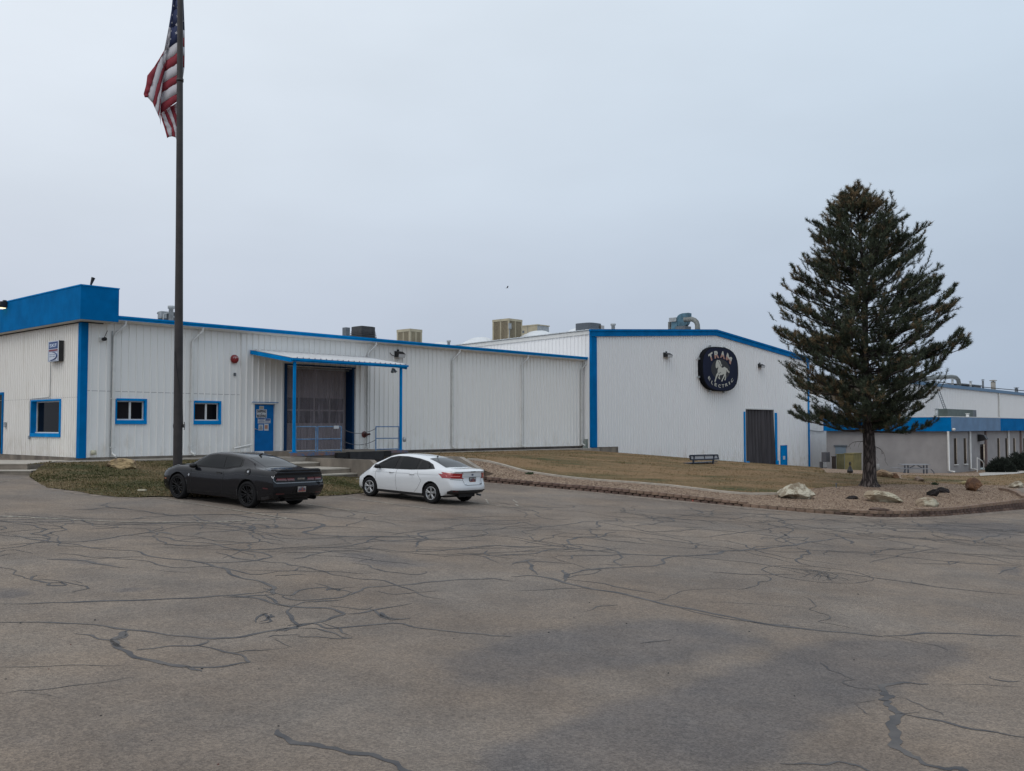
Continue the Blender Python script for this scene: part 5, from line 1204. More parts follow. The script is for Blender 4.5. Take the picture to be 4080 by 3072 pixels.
def wheel(root, x, y, r, w, rim_r, sg, m_tyre, m_rim, style, m_in):
    mb = MB(); c = (x, y, r); h = w/2
    prof = [(rim_r, -h*.75), (rim_r+.02, -h*.98), (r-.035, -h), (r-.012, -h*.86), (r, -h*.6), (r, h*.6), (r-.012, h*.86), (r-.035, h), (rim_r+.02, h*.98), (rim_r, h*.75), (rim_r-.012, h*.6), (rim_r-.012, -h*.6), (rim_r, -h*.75)]
    mb.lathe(prof, c, 'Y', 40); t = mb.build('wheel', m_tyre, root)
    mb = MB(); f = sg*h
    mb.lathe([(rim_r-.001, f*.80), (rim_r-.005, f*.93), (rim_r-.022, f*.90), (rim_r-.03, f*.4), (rim_r-.035, f*.1)], c, 'Y', 40)
    mb.lathe([(0.0, f*.72), (.035, f*.74), (.06, f*.66), (.062, f*.3)], c, 'Y', 20)
    ns, split = style
    for i in range(ns):
        for q in ((-split, split) if split else (0,)):
            t0 = 2*pi*i/ns+pi/2; a0 = t0+q*.35; a1 = t0+q
            p0 = Vector((x+cos(a0)*.045, y+f*.70, r+sin(a0)*.045)); p1 = Vector((x+cos(a1)*(rim_r-.012), y+f*.84, r+sin(a1)*(rim_r-.012)))
            mb.tube([p0, (p0+p1)/2+Vector((0, f*.03, 0)), p1], [.018, .014, .014] if ns > 5 else [.020, .017, .019], 6)
    mb.build('rim', m_rim, t)
    mb = MB(); mb.lathe([(0, f*.05), (.15, f*.08), (.155, f*.0), (0, f*-.05)], c, 'Y', 24); mb.build('brake_disc', m_in, t)
    return t
def place_car(name, wheel_px_r, wheel_px_f, spec, label, cat):
    """rear left and front left tyre contacts in the photo fix position and heading"""
    rr = on_ground(*wheel_px_r); 
    kf = (wheel_px_f[0]-CX)/FPX; best = None; wb = spec['wf']-spec['wr']
    for i in range(4000):
        th = radians(40)+i*radians(30)/4000; x = rr.x-wb*sin(th); y = rr.y+wb*cos(th); e = abs(x/y-kf)
        if best is None or e < best[0]: best = (e, th)
    th = best[1]; hd = Vector((-sin(th), cos(th), 0)); lf = Vector((-cos(th), -sin(th), 0))
    c = rr-hd*spec['wr']-lf*(spec['hw']-.02); c.z = G(c.x, c.y)+.006
    n = Vector((-GB, -GC, 1)).normalized(); X = (hd-n*hd.dot(n)).normalized(); Y = n.cross(X)
    M = Matrix((X, Y, n)).transposed().to_4x4(); M.translation = c
    o = bpy.data.objects.new(name, None); COL.objects.link(o); o.matrix_world = M; OFFS[name] = (0, 0, 0); print(name, 'heading', math.degrees(th), tuple(c)); return tag(o, label, cat)
M_tyre = mat('tyre', (.012, .012, .013), .85, spec=.2, bump=.1); M_disc = mat('brake', (.05, .05, .052), .5, metal=.6)
M_red = mat('tail_red', (.30, .006, .008), .12, spec=.7, coat=.6); M_redd = mat('tail_dark_red', (.06, .008, .012), .15, coat=.5)
M_carg = mat('car_glass', (.006, .007, .008), .05, spec=.22); M_trim = mat('car_trim', (.008, .008, .009), .45, spec=.3)
M_chrome = mat('chrome', (.6, .6, .6), .15, metal=1.); M_gap = mat('panel_gap', (.01, .01, .011), .9)
M_alloy = mat('alloy', (.42, .43, .44), .35, metal=.75); M_plate = mat('plate_white', (.32, .30, .28), .5); M_plo = mat('plate_orange', (.26, .085, .05), .6); M_plb = mat('plate_dark', (.06, .06, .12), .6)
def plate(car, yc, zc, w=.305, h=.152):
    """number plate with frame; the characters are not readable in the photo"""
    hx = car.hit(yc, zc, 'rear')[0].x-.012
    mb = MB(); mb.box(hx-.006, hx+.01, yc-w/2-.012, yc+w/2+.012, zc-h/2-.012, zc+h/2+.012, 0); mb.box(hx-.010, hx-.0065, yc-w/2, yc+w/2, zc-h/2, zc+h/2, 1); pl = mb.build('number_plate', [M_trim, M_plate], car.root)
    mb = MB(); rp = random.Random(int(abs(zc)*1000))
    mb.add([(hx-.012, yc+w/2-.01, zc-h/2+.01), (hx-.012, yc-w/2+.01, zc-h/2+.01), (hx-.012, yc-w/2+.02, zc+.01), (hx-.012, yc-.02, zc+.045), (hx-.012, yc+w/2-.03, zc+.0)], [(0, 1, 2, 3, 4)], 0)
    for i in range(6):
        y = yc+w/2-.045-i*.042
        if i == 3: continue
        mb.box(hx-.0145, hx-.013, y-.015, y+.012, zc-.035, zc+.03, 1)
    mb.box(hx-.0145, hx-.013, yc-.06, yc+.06, zc+.05, zc+.066, 2); mb.build('plate_print', [M_plo, M_plb, M_plb], pl)

# ------------------------------------------------------------------ white compact saloon
FS = dict(xr=-2.33, xf=2.20, wr=-1.324, wf=1.324, hw=.90, rad=.318, arch=.365,
  zb=[(-2.33, .37), (-1.9, .26), (-1.2, .19), (1.2, .18), (1.9, .18), (2.2, .22)],
  belt=[(-2.33, .93), (-2.1, 1.0), (-1.6, 1.035), (-1.0, 1.01), (-.2, .965), (.6, .93), (1.1, .90), (1.6, .84), (2.0, .72), (2.2, .60)],
  W=[(-2.33, .86), (-2.0, .89), (-1.324, .915), (-.6, .895), (.4, .893), (1.324, .905), (1.8, .87), (2.2, .80)],
  top=[(-2.33, 1.05), (-2.22, 1.105), (-2.0, 1.115), (-1.82, 1.12), (-1.66, 1.155), (-1.2, 1.305), (-.85, 1.39), (-.5, 1.44), (-.1, 1.466), (.3, 1.455), (.62, 1.40), (1.0, 1.235), (1.40, 1.045), (1.5, .995), (1.8, .915), (2.05, .80), (2.2, .66)],
  yr=[(-2.33, .76), (-1.9, .74), (-1.6, .69), (-1.0, .63), (-.4, .61), (.2, .61), (.7, .63), (1.2, .70), (1.5, .72), (1.9, .64), (2.2, .5)],
  rd=[(-2.33, .035), (-1.8, .04), (-1.4, .06), (-.8, .07), (.6, .07), (1.3, .05), (1.6, .06), (2.2, .05)],
  rear=[(.2, -2.16), (.36, -2.24), (.48, -2.33), (.62, -2.33), (.70, -2.27), (.85, -2.245), (1.0, -2.25), (1.06, -2.29), (1.12, -2.27), (1.3, -2.2)], rc=.26,
  front=[(.18, 2.10), (.35, 2.20), (.55, 2.2), (.7, 2.12), (.9, 1.98)], fc=.42,
  sill=lambda x: .255 if -1.95 < x < 1.8 else (.415+.05*min(1, max(0, (-x-2.0)*3)) if x < 0 else .24))
M_cw = mat('white_car_paint', (.66, .68, .70), .22, coat=.9, spec=.6)
M_cb = mat('black_plastic', (.018, .018, .02), .55)
fo = place_car('white_sedan', (1714, 2007), (1471, 1983), FS, 'white four-door sedan with red tail lamps and silver wheels, parked nearer the gravel bed', 'car')
F_ = Car(FS, fo, M_cw, M_cb); F_.body.name = 'body'
for sg in (1, -1):
    # window band: dark surround then the glasses
    F_.patch('window_surround', [(1.28, .945), (.5, .955), (-.4, .985), (-1.0, 1.03), (-1.40, 1.075), (-1.22, 1.20), (-.98, 1.285), (-.60, 1.352), (-.1, 1.388), (.32, 1.378), (.64, 1.315), (1.0, 1.13)], 'side', M_trim, .004, sg)
    for nm, pl in (('front_window', [(1.08, .985), (.30, .995), (.22, 1.345), (.42, 1.335), (.66, 1.27), (.92, 1.12)]), ('rear_window', [(.10, 1.0), (-.62, 1.025), (-.66, 1.31), (-.3, 1.36), (.06, 1.36)]), ('quarter_window', [(-.74, 1.045), (-1.26, 1.09), (-1.13, 1.19), (-.98, 1.255), (-.76, 1.305)])):
        F_.patch(nm, pl, 'side', M_carg, .010, sg)
    for nm, ln in (('door_gap', [(1.02, .94), (1.06, .8), (1.05, .6), (1.0, .3)]), ('door_gap', [(.16, .97), (.18, .7), (.12, .3)]), ('door_gap', [(-.72, 1.0), (-.76, .85), (-.92, .68), (-.78, .45), (-.62, .3)]), ('fuel_gap', [(-1.55, .95), (-1.42, .95), (-1.42, .82), (-1.55, .82), (-1.55, .95)])):
        if nm == 'fuel_gap' and sg == 1: continue
        F_.line(nm, ln, 'side', M_gap, .007, .003, sg)
    F_.line('crease', [(1.2, .83), (.4, .845), (-.6, .87), (-1.6, .90)], 'side', mat('crease_shade', (.42, .44, .46), .5), .012, .002, sg)
    for x in (.38, -.50):
        h = F_.hit(x, .86, 'side', sg)[0]; mb = MB(); mb.tube([(x+.10, h.y-.01*sg, .855), (x+.07, h.y+.035*sg, .86), (x-.07, h.y+.035*sg, .865), (x-.10, h.y-.01*sg, .865)], .016, 8); mb.build('door_handle', M_cw, fo)
    # mirror
    h = F_.hit(.98, .95, 'side', sg)[0]; y = h.y; mb = MB(); mb.prism([(0, 0), (.03, .15), (.12, .20), (.20, .17), (.24, .08), (.2, 0)], lambda a, b, k: Vector((.86+b*.55+k, y+sg*(a-.01), .945+b*.9)), -.0, .12, 0)
    mr_o = MB(); c_ = Vector((.93, y+sg*.13, 1.01)); 
    mr_o.lathe([(0, -.07), (.06, -.06), (.085, -.01), (.085, .05), (.06, .08), (0, .085)], (0, 0, 0), 'X', 14); mr_o.v = [tuple(Vector((v[0]*1.0, v[1]*1.15, v[2]*.85))+c_) for v in mr_o.v]
    mr_o.tube([(c_.x, y-.03*sg, .95), (c_.x, y+.08*sg, .97)], .03, 6); mr_o.build('side_mirror', M_trim if sg > 0 else M_cw, fo)
    # tail lamp, wrapping round the corner
    F_.patch('tail_lamp', [(-1.70, 1.00), (-1.95, .83), (-2.24, .82), (-2.3, .90), (-2.24, .985)], 'side', M_red, .012, sg, .04)
    F_.patch('tail_lamp', [(sg*.885, .985), (sg*.885, .825), (sg*.60, .83), (sg*.50, .87), (sg*.47, .925), (sg*.56, .965)], 'rear', M_red, .012, sg, .04)
    F_.patch('lamp_strip', [(sg*.86, .905), (sg*.86, .885), (sg*.56, .885), (sg*.56, .905)], 'rear', mat('lamp_pink', (.75, .25, .25), .2), .015, sg, .05)
    F_.patch('reflector', [(sg*.83, .47), (sg*.83, .42), (sg*.64, .42), (sg*.64, .46)], 'rear', M_redd, .012, sg, .05)
    F_.patch('headlamp', [(1.62, .80), (1.98, .73), (2.12, .62), (2.0, .62), (1.75, .70)], 'side', mat('headlamp', (.5, .5, .5), .1), .008, sg, .05)
F_.patch('rear_glass', [(-1.66, .60), (-1.70, 0), (-1.66, -.60), (-.90, -.50), (-.86, 0), (-.90, .50)], 'top', M_carg, .006)
F_.patch('windscreen', [(.72, .53), (.70, 0), (.72, -.53), (1.38, -.66), (1.42, 0), (1.38, .66)], 'top', M_carg, .006)
F_.line('boot_gap', [(.50, 1.03), (.49, .90), (.42, .64), (.3, .62), (-.3, .62), (-.42, .64), (-.49, .90), (-.50, 1.03)], 'rear', M_gap, .012, .003)
F_.line('bumper_gap', [(.84, .80), (.6, .78), (.46, .77)], 'rear', M_gap, .008, .003)
F_.line('boot_edge', [(.44, .88), (0, .87), (-.44, .88)], 'rear', mat('crease_shade', (.42, .44, .46), .5), .02, .003)
F_.patch('brake_lamp', [(.12, 1.045), (.12, 1.02), (-.12, 1.02), (-.12, 1.045)], 'rear', M_trim, .006, 1, .05)
F_.patch('badge', [(.055*cos(t*pi/6), .935+.024*sin(t*pi/6)) for t in range(12)], 'rear', mat('badge_blue', (.01, .03, .10), .3), .008, 1, .05)
for yy, zz, w_ in ((.37, .655, .13), (-.36, .655, .12)):
    F_.patch('badge_script', [(yy+w_/2, zz+.014), (yy+w_/2, zz-.010), (yy-w_/2, zz-.010), (yy-w_/2, zz+.014)], 'rear', M_chrome, .006, 1, .05)
plate(F_, 0, .775)
mb = MB(); mb.lathe([(0, 1.44), (.035, 1.44), (.02, 1.47), (0, 1.475)], (-.80, 0, -.035), 'Z', 10); mb.tube([(-.80, 0, 1.43), (-.98, 0, 1.62)], .006, 5); mb.build('aerial', M_trim, fo)
mb = MB(); mb.tube([(-2.1, -.45, .30), (-2.27, -.45, .29)], .03, 8); mb.build('exhaust_pipe', M_greyd, fo)
mb = MB(); mb.box(-1.7, 1.8, -.62, .62, .205, .26); mb.box(-2.1, -1.7, -.35, .45, .24, .38); mb.build('underbody', M_trim, fo)
for wx in (FS['wr'], FS['wf']):
    for sg in (1, -1): wheel(fo, wx, sg*(.90-.115), .318, .205, .212, sg, M_tyre, M_alloy, (5, .17), M_disc)

# ------------------------------------------------------------------ dark grey coupe
CS = dict(xr=-2.60, xf=2.42, wr=-1.473, wf=1.473, hw=.955, rad=.364, arch=.405, **{'in': .11},
  zb=[(-2.6, .33), (-2.2, .24), (-1.3, .20), (1.3, .19), (2.0, .19), (2.42, .24)],
  belt=[(-2.6, .985), (-2.3, 1.03), (-1.9, 1.05), (-1.4, 1.05), (-1.0, 1.035), (-.6, .975), (0, .95), (1.0, .945), (1.5, .945), (2.0, .90), (2.42, .80)],
  W=[(-2.6, .945), (-2.3, .955), (-1.5, .965), (-.9, .945), (-.2, .93), (.7, .93), (1.473, .955), (2.1, .935), (2.42, .88)],
  top=[(-2.6, 1.05), (-2.45, 1.095), (-2.2, 1.10), (-1.95, 1.11), (-1.82, 1.135), (-1.3, 1.29), (-.95, 1.375), (-.6, 1.425), (-.2, 1.45), (.2, 1.435), (.5, 1.385), (.85, 1.235), (1.22, 1.055), (1.35, 1.035), (1.9, .99), (2.25, .92), (2.42, .83)],
  yr=[(-2.6, .85), (-2.0, .80), (-1.8, .72), (-1.3, .665), (-.8, .645), (0, .64), (.5, .66), (1.0, .70), (1.3, .76), (1.9, .72), (2.42, .62)],
  rd=[(-2.6, .035), (-1.9, .04), (-1.5, .05), (-.9, .065), (.4, .065), (1.1, .05), (1.4, .04), (2.42, .04)],
  rear=[(.2, -2.38), (.34, -2.47), (.46, -2.56), (.62, -2.60), (.72, -2.60), (.735, -2.565), (.96, -2.525), (.985, -2.56), (1.09, -2.55), (1.3, -2.5)], rc=.10,
  front=[(.18, 2.30), (.4, 2.42), (.62, 2.42), (.8, 2.38), (.95, 2.25)], fc=.30,
  sill=lambda x: .24 if x > -2.0 else .36)
M_cd = mat('graphite_car_paint', (.0075, .008, .0105), .12, metal=.0, coat=.25, spec=.22)
co_ = place_car('black_coupe', (981, 2024), (709, 1988), CS, 'dark grey muscle coupe with black spoiler and black wheels, parked by the flagpole', 'car')
C_ = Car(CS, co_, M_cd, M_cb)
for sg in (1, -1):
    C_.patch('window_surround', [(1.10, .972), (.4, .985), (-.42, .985), (-.80, 1.05), (-1.06, 1.085), (-1.09, 1.13), (-1.0, 1.29), (-.86, 1.335), (-.4, 1.362), (.1, 1.372), (.45, 1.325), (.75, 1.19)], 'side', M_trim, .004, sg)
    for nm, pl in (('side_window', [(.98, 1.0), (.3, 1.01), (-.34, 1.008), (-.30, 1.34), (.1, 1.348), (.42, 1.30), (.70, 1.18)]), ('quarter_window', [(-.38, 1.01), (-.78, 1.075), (-1.02, 1.11), (-.97, 1.27), (-.84, 1.315), (-.34, 1.34)])):
        C_.patch(nm, pl, 'side', M_carg, .010, sg)
    C_.line('door_gap', [(.98, .95), (.92, .85), (.90, .5), (.88, .25)], 'side', M_gap, .012, .003, sg)
    C_.line('door_gap', [(-.42, .975), (-.46, .85), (-.44, .5), (-.40, .25)], 'side', M_gap, .012, .003, sg)
    C_.line('body_crease', [(2.3, .80), (1.0, .80), (0, .80), (-.5, .80), (-1.0, .90), (-2.4, .90)], 'side', mat('crease_dark', (.03, .032, .04), .5), .010, .002, sg)
    C_.patch('door_handle', [(-.16, .885), (-.16, .85), (-.38, .855), (-.38, .885)], 'side', M_trim, .02, sg, .05, th=1)
    h = C_.hit(.72, .98, 'side', sg)[0]; c_ = Vector((.78, h.y+sg*.14, 1.01))
    mb = MB(); mb.lathe([(0, -.08), (.06, -.07), (.09, -.01), (.09, .05), (.06, .09), (0, .10)], (0, 0, 0), 'X', 14); mb.v = [tuple(Vector((v[0], v[1]*1.25, v[2]*.8))+c_) for v in mb.v]; mb.tube([(.80, h.y-.03*sg, .96), (.79, h.y+.07*sg, .97)], .03, 6); mb.build('side_mirror', M_trim, co_)
    # recessed black tail panel with long lamps
    C_.patch('marker_lamp', [(-2.30, .60), (-2.30, .565), (-2.10, .565), (-2.10, .60)], 'side', M_redd, .006, sg, .05)
    C_.patch('marker_lamp', [(2.12, .58), (2.12, .54), (2.0, .54), (2.0, .58)], 'side', mat('amber', (.25, .07, .02), .3), .006, sg, .05)
    C_.patch('rear_reflector', [(sg*.84, .47), (sg*.84, .435), (sg*.58, .435), (sg*.58, .465)], 'rear', M_redd, .006, sg, .05)
C_.patch('fender_badge', [(1.0, .78), (1.03, .72), (.99, .69), (.96, .75)], 'side', M_alloy, .006, 1, .05)
C_.patch('tail_panel', [(.86, .955), (.90, .90), (.90, .80), (.84, .755), (-.84, .755), (-.90, .80), (-.90, .90), (-.86, .955)], 'rear', M_trim, .006)
C_.line('tail_surround', [(.88, .965), (.915, .91), (.915, .80), (.86, .742), (-.86, .742), (-.915, .80), (-.915, .91), (-.88, .965)], 'rear', mat('surround', (.13, .14, .155), .25, metal=.6, coat=1), .022, .012)
for sg in (1, -1):
    for a, b in ((.845, .53), (.52, .24)):
        C_.patch('tail_lamp', [(sg*a, .885), (sg*a, .80), (sg*b, .80), (sg*b, .885)], 'rear', M_redd, .014, sg, .05, th=1)
        C_.patch('lamp_light', [(sg*(a-.02), .855), (sg*(a-.02), .835), (sg*(b+.02), .835), (sg*(b+.02), .855)], 'rear', mat('lamp_glow_rim', (.22, .06, .07), .3), .018, sg, .05)
hx = C_.hit(0, .84, 'rear')[0].x
t = text_mesh('DODGE', .055, lambda a, b, d: (hx-.022, -a*1.35, .845+b), None, 'l', None, bold=.004); t.v = [(v[0], v[1]*1.0, v[2]) for v in t.v]; t.build('lettering', M_chrome, co_, fix=False)
C_.patch('fuel_cap', [(-1.47+.10*cos(k*pi/8), .975+.085*sin(k*pi/8)) for k in range(16)], 'side', M_trim, .014, 1, .05, th=1)
C_.patch('cap_shine', [(-1.49+.035*cos(k*pi/8), .985+.03*sin(k*pi/8)) for k in range(16)], 'side', M_alloy, .018, 1, .05)
C_.patch('rear_glass', [(-1.80, .60), (-1.84, 0), (-1.80, -.60), (-1.04, -.50), (-1.0, 0), (-1.04, .50)], 'top', M_carg, .006)
C_.patch('windscreen', [(.58, .54), (.56, 0), (.58, -.54), (1.18, -.68), (1.22, 0), (1.18, .68)], 'top', M_carg, .006)
C_.line('boot_gap', [(-1.90, .72), (-2.44, .74)], 'top', M_gap, .010, .003); C_.line('boot_gap', [(-1.90, -.72), (-2.44, -.74)], 'top', M_gap, .010, .003)
# spoiler
mb = MB(); secs = []
for i in range(17):
    y = -.80+1.6*i/16; e = max(0, (abs(y)-.66)/.14); x0 = -2.22-.0*e; zt = 1.12-.03*e*e; bk = -2.55+.06*(abs(y)/.8)**2
    secs.append([(x0, y, 1.06), (x0, y, 1.09), (-2.38, y, 1.105-.01*e), (bk, y, zt), (bk-.01, y, zt-.03), (bk+.03, y, .99)])
vs = [p for s_ in secs for p in s_]; mb.add(vs, [(i*6+k, i*6+(k+1) % 6, (i+1)*6+(k+1) % 6, (i+1)*6+k) for i in range(16) for k in range(6)]+[tuple(range(6)), tuple(range(96, 102))], 0, False)
mb.build('spoiler', M_black, co_)
mb = MB(); hx = C_.hit(0, .52, 'rear')[0].x
C_.patch('plate_recess', [(.24, .66), (.30, .45), (-.30, .45), (-.24, .66)], 'rear', M_trim, .005)
plate(C_, 0, .56)
C_.patch('rear_diffuser', [(.72, .42), (.62, .30), (-.62, .30), (-.72, .42)], 'rear', M_trim, .008)
for sg in (1, -1):
    mb = MB(); xh = C_.hit(sg*.62, .36, 'rear')[0].x; mb.tube([(xh+.15, sg*.60, .30), (xh-.03, sg*.60, .30)], .055, 12, caps=False); mb.v = [(v[0], sg*.60+(v[1]-sg*.60)*1.6, v[2]) for v in mb.v]; mb.build('exhaust_tip', M_trim, co_)
C_.patch('window_sticker', [(-1.2, -.12), (-1.2, -.3), (-1.12, -.3), (-1.12, -.12)], 'top', mat('sticker', (.3, .3, .3), .6), .010, 1, .05)
mb = MB(); mb.prism([(-.05, 0), (.10, 0), (-.03, .06), (-.06, .065)], lambda a, b, k: (-.92+a, k, 1.385+b), -.012, .012); mb.build('aerial_fin', M_trim, co_)
mb = MB(); mb.box(-2.1, 2.0, -.76, .76, .19, .25); mb.build('underbody', M_trim, co_)
M_rimb = mat('black_rim', (.006, .006, .007), .4, spec=.25)
for wx in (CS['wr'], CS['wf']):
    for sg in (1, -1): wheel(co_, wx, sg*(.955-.135), .364, .26, .262, sg, M_tyre, M_rimb, (7, .20), M_disc)
# ================================================================== FLAGPOLE AND FLAG
PY = 33.0
pb = at_y(708.5, 1850, PY); pz = float(T2(pb.x, pb.y)[0]); px_, py_ = pb.x, PY
pole = empty('flagpole', (px_, py_, pz), 0, 'tall dark brown tapered steel flagpole rising out of frame on the left lawn', 'flagpole'); OFFS[pole.name] = (px_, py_, pz)
M_pole = mat('pole_bronze', (.026, .021, .021), .55, var=.3, vs=3)
mb = MB(); PX_ = [at_y(u_, v_, PY) for u_, v_ in ((708.5, 1850), (711.5, 1400), (714.5, 950), (718, 0))]; px2 = PX_[3].x; mb.tube([(px_, py_, pz-.3), (PX_[1].x, py_, PX_[1].z), (PX_[2].x, py_, PX_[2].z), (px2, py_, PX_[3].z), (px2-.08, py_, 21)], [.160, .148, .125, .095, .05], 18); mb.build('pole', M_pole, pole)
mb = MB(); mb.lathe([(.0, 21), (.09, 21.02), (.13, 21.12), (.09, 21.22), (0, 21.25)], (px2-.08, py_, 0), 'Z', 14); mb.build('finial', mat('gold', (.5, .35, .1), .3, metal=1), pole)
zt_ = at_y(718, 320, PY).z
mb = MB(); mb.lathe([(.10, zt_-.05), (.125, zt_-.05), (.125, zt_+.05), (.10, zt_+.05)], (at_y(717, 320, PY).x, py_, 0), 'Z', 14); mb.build('collar', M_pole, pole)
zc_ = at_y(709, 1697, PY).z
for sg in (-1, 1):
    mb = MB(); mb.box(px_+.02+sg*.15-.02, px_+.02+sg*.15+.02, py_-.03, py_+.03, zc_-.06, zc_+.06); mb.tube([(px_+.02+sg*.18, py_, zc_-.14), (px_+.02+sg*.20, py_, zc_), (px_+.02+sg*.18, py_, zc_+.14)], .012, 6); mb.build('cleat', M_pole, pole)
mb = MB(); P = [at_y(u, v, PY-.16) for u, v in ((697, 1400), (700, 1440), (708, 1500), (717, 1550), (727, 1600), (729, 1690))]; mb.tube(P, .010, 5); mb.build('halyard', M_dark, pole)
def fp(x, y, d=0.): return at_y(500+x/2.6035, y/2.6035, PY+.14+d)
M_fr = mat('flag_red', (.22, .022, .035), .85, var=.08, vs=3); M_fw = mat('flag_white', (.50, .49, .52), .85); M_fb = mat('flag_blue', (.018, .028, .085), .85)
for m_ in (M_fr, M_fw, M_fb):
    n_, l_, b_ = nodes_of(m_)
    try: b_.inputs['Subsurface Weight'].default_value = 0.0
    except Exception: pass
fl = empty('flag', tuple(fp(548, 300)), 0, 'striped red and white flag with starred blue canton hanging limp on the pole', 'flag'); OFFS[fl.name] = tuple(fp(548, 300))
flag = MB()
def cloth(lines, deps, mats_, sub=5):
    """lines: stripe borders as polylines in picture units, deps: depth per column; the cloth between them"""
    def dens(L):
        out = []
        for i in range(len(L)-1):
            for j in range(sub):
                t = j/sub; out.append((L[i][0]*(1-t)+L[i+1][0]*t, L[i][1]*(1-t)+L[i+1][1]*t))
        out.append(L[-1]); return out
    dd = [(a, 0) for a in deps]; dd = [d[0] for d in dens(dd)]
    Ls = [dens(L) for L in lines]
    for k in range(len(Ls)-1):
        a, b = Ls[k], Ls[k+1]; vs = []
        for t in (0, .5, 1):
            for i in range(len(a)): vs.append(fp(a[i][0]*(1-t)+b[i][0]*t, a[i][1]*(1-t)+b[i][1]*t, dd[i]+.02*sin(i*1.3+k)))
        n = len(a); flag.add(vs, [(r*n+i, r*n+i+1, (r+1)*n+i+1, (r+1)*n+i) for r in (0, 1) for i in range(n-1)], mats_[k], True)
dp = [.0, .10, .26, .10, .02]           # pole, mid, fold, left mid, fly edge
K = [[(560, 425), (500, 462), (450, 495), (400, 545), (345, 640), (288, 820), (228, 1010)],
     [(560, 530), (490, 585), (430, 625), (405, 665), (380, 720), (328, 880), (282, 1068)],
     [(560, 645), (480, 695), (405, 742), (392, 790), (378, 850), (345, 970), (305, 1122)],
     [(560, 760), (470, 812), (388, 862), (382, 900), (375, 950), (355, 1070), (337, 1190)],
     [(560, 842), (465, 905), (374, 965), (370, 1000), (366, 1040), (358, 1120), (346, 1212)],
     [(560, 955), (460, 1015), (366, 1080), (364, 1110), (362, 1150), (362, 1190), (360, 1240)],
     [(560, 1035), (470, 1100), (364, 1180), (364, 1200), (364, 1230), (365, 1260), (366, 1290)]]
d7 = [.0, .12, .28, .22, .10, .04, .0]
cloth(K, d7, [1, 0, 1, 0, 1, 0])
# fly side above: red strip, white strip, canton
cloth([[(505, -200), (478, 100), (449, 278), (425, 420), (402, 520)], [(540, -200), (505, 80), (470, 300), (462, 400), (450, 495)]], [.1, .14, .2, .22, .25], [2])
cloth([[(449, 278), (425, 420), (402, 525), (372, 590), (345, 640)], [(470, 290), (464, 400), (452, 495), (410, 560), (350, 645)]], [.16, .2, .24, .22, .16], [1])
cloth([[(402, 522), (350, 610), (300, 690), (226, 785), (214, 880), (188, 975), (200, 1010)], [(402, 535), (375, 590), (345, 640), (288, 820), (262, 900), (240, 970), (228, 1010)]], [.2, .16, .1, .04, 0, 0, 0], [0])
cloth([[(500, -240), (515, -240), (560, -240)], [(490, 0), (520, 0), (560, 0)], [(478, 100), (520, 95), (560, 90)], [(470, 290), (515, 270), (560, 250)], [(450, 495), (500, 462), (560, 425)]], [.25, .12, .0], [2, 2, 2, 2])
cloth([[(449, 280), (455, 300), (470, 330)], [(402, 525), (425, 515), (450, 495)]], [.15, .2, .24], [1])
# tail fold hanging below
T1 = [[(364, 1185), (378, 1250), (405, 1330), (432, 1432)], [(372, 1170), (395, 1250), (425, 1330), (452, 1420)], [(400, 1152), (440, 1260), (478, 1330), (482, 1415)], [(425, 1135), (470, 1235), (500, 1320), (520, 1425)], [(460, 1108), (500, 1220), (530, 1320), (548, 1500)], [(498, 1088), (525, 1180), (545, 1290), (560, 1330)], [(535, 1060), (548, 1140), (556, 1200), (562, 1240)]]
cloth(T1, [.35, .3, .24, .2], [0, 1, 0, 1, 0, 1])
# sliver to the right of the pole
Kr = [[(560, -240), (600, -240)], [(560, 300), (614, 310)], [(560, 365), (614, 395)], [(560, 455), (614, 490)], [(560, 555), (614, 580)], [(560, 680), (612, 700)], [(560, 800), (598, 795)]]
cloth([[(q[0], q[1]), ((q[0]+r_[0])/2, (q[1]+r_[1])/2+6), (r_[0] if k else 592, r_[1])] for k, (q, r_) in enumerate(Kr)], [.0, .10, .2], [2, 1, 0, 1, 0, 1])
flo = flag.build('cloth', [M_fr, M_fw, M_fb], fl, fix=False)
sm = flo.modifiers.new('t', 'SOLIDIFY'); sm.thickness = .006; sm.offset = 0
def star(mb, x, y, r, d, sx=1.):
    mb.add([fp(x+(r if k % 2 == 0 else r*.4)*sin(k*pi/5)*sx, y-(r if k % 2 == 0 else r*.4)*cos(k*pi/5), d) for k in range(10)], [tuple(range(10))])
mb = MB()
for x, y, r, sx in ((541, 75, 17, .6), (538, 168, 19, .7), (530, 256, 21, .8), (528, 341, 21, .9), (484, 155, 14, .35), (482, 235, 14, .35), (474, 322, 14, .4), (468, 405, 14, .5), (500, 60, 12, .4), (545, 5, 15, .5)): star(mb, x, y, r, -.07, sx)
for x, y in ((590, 130), (600, 218)): star(mb, x, y, 17, -.07, .5)
mb.build('stars', M_fw, fl, fix=False)

# ================================================================== SIGNS AND WALL FITTINGS
def gh(name, s, w, z, label, cat, group=None): return bthing(name, s, w, z, label, cat, group)
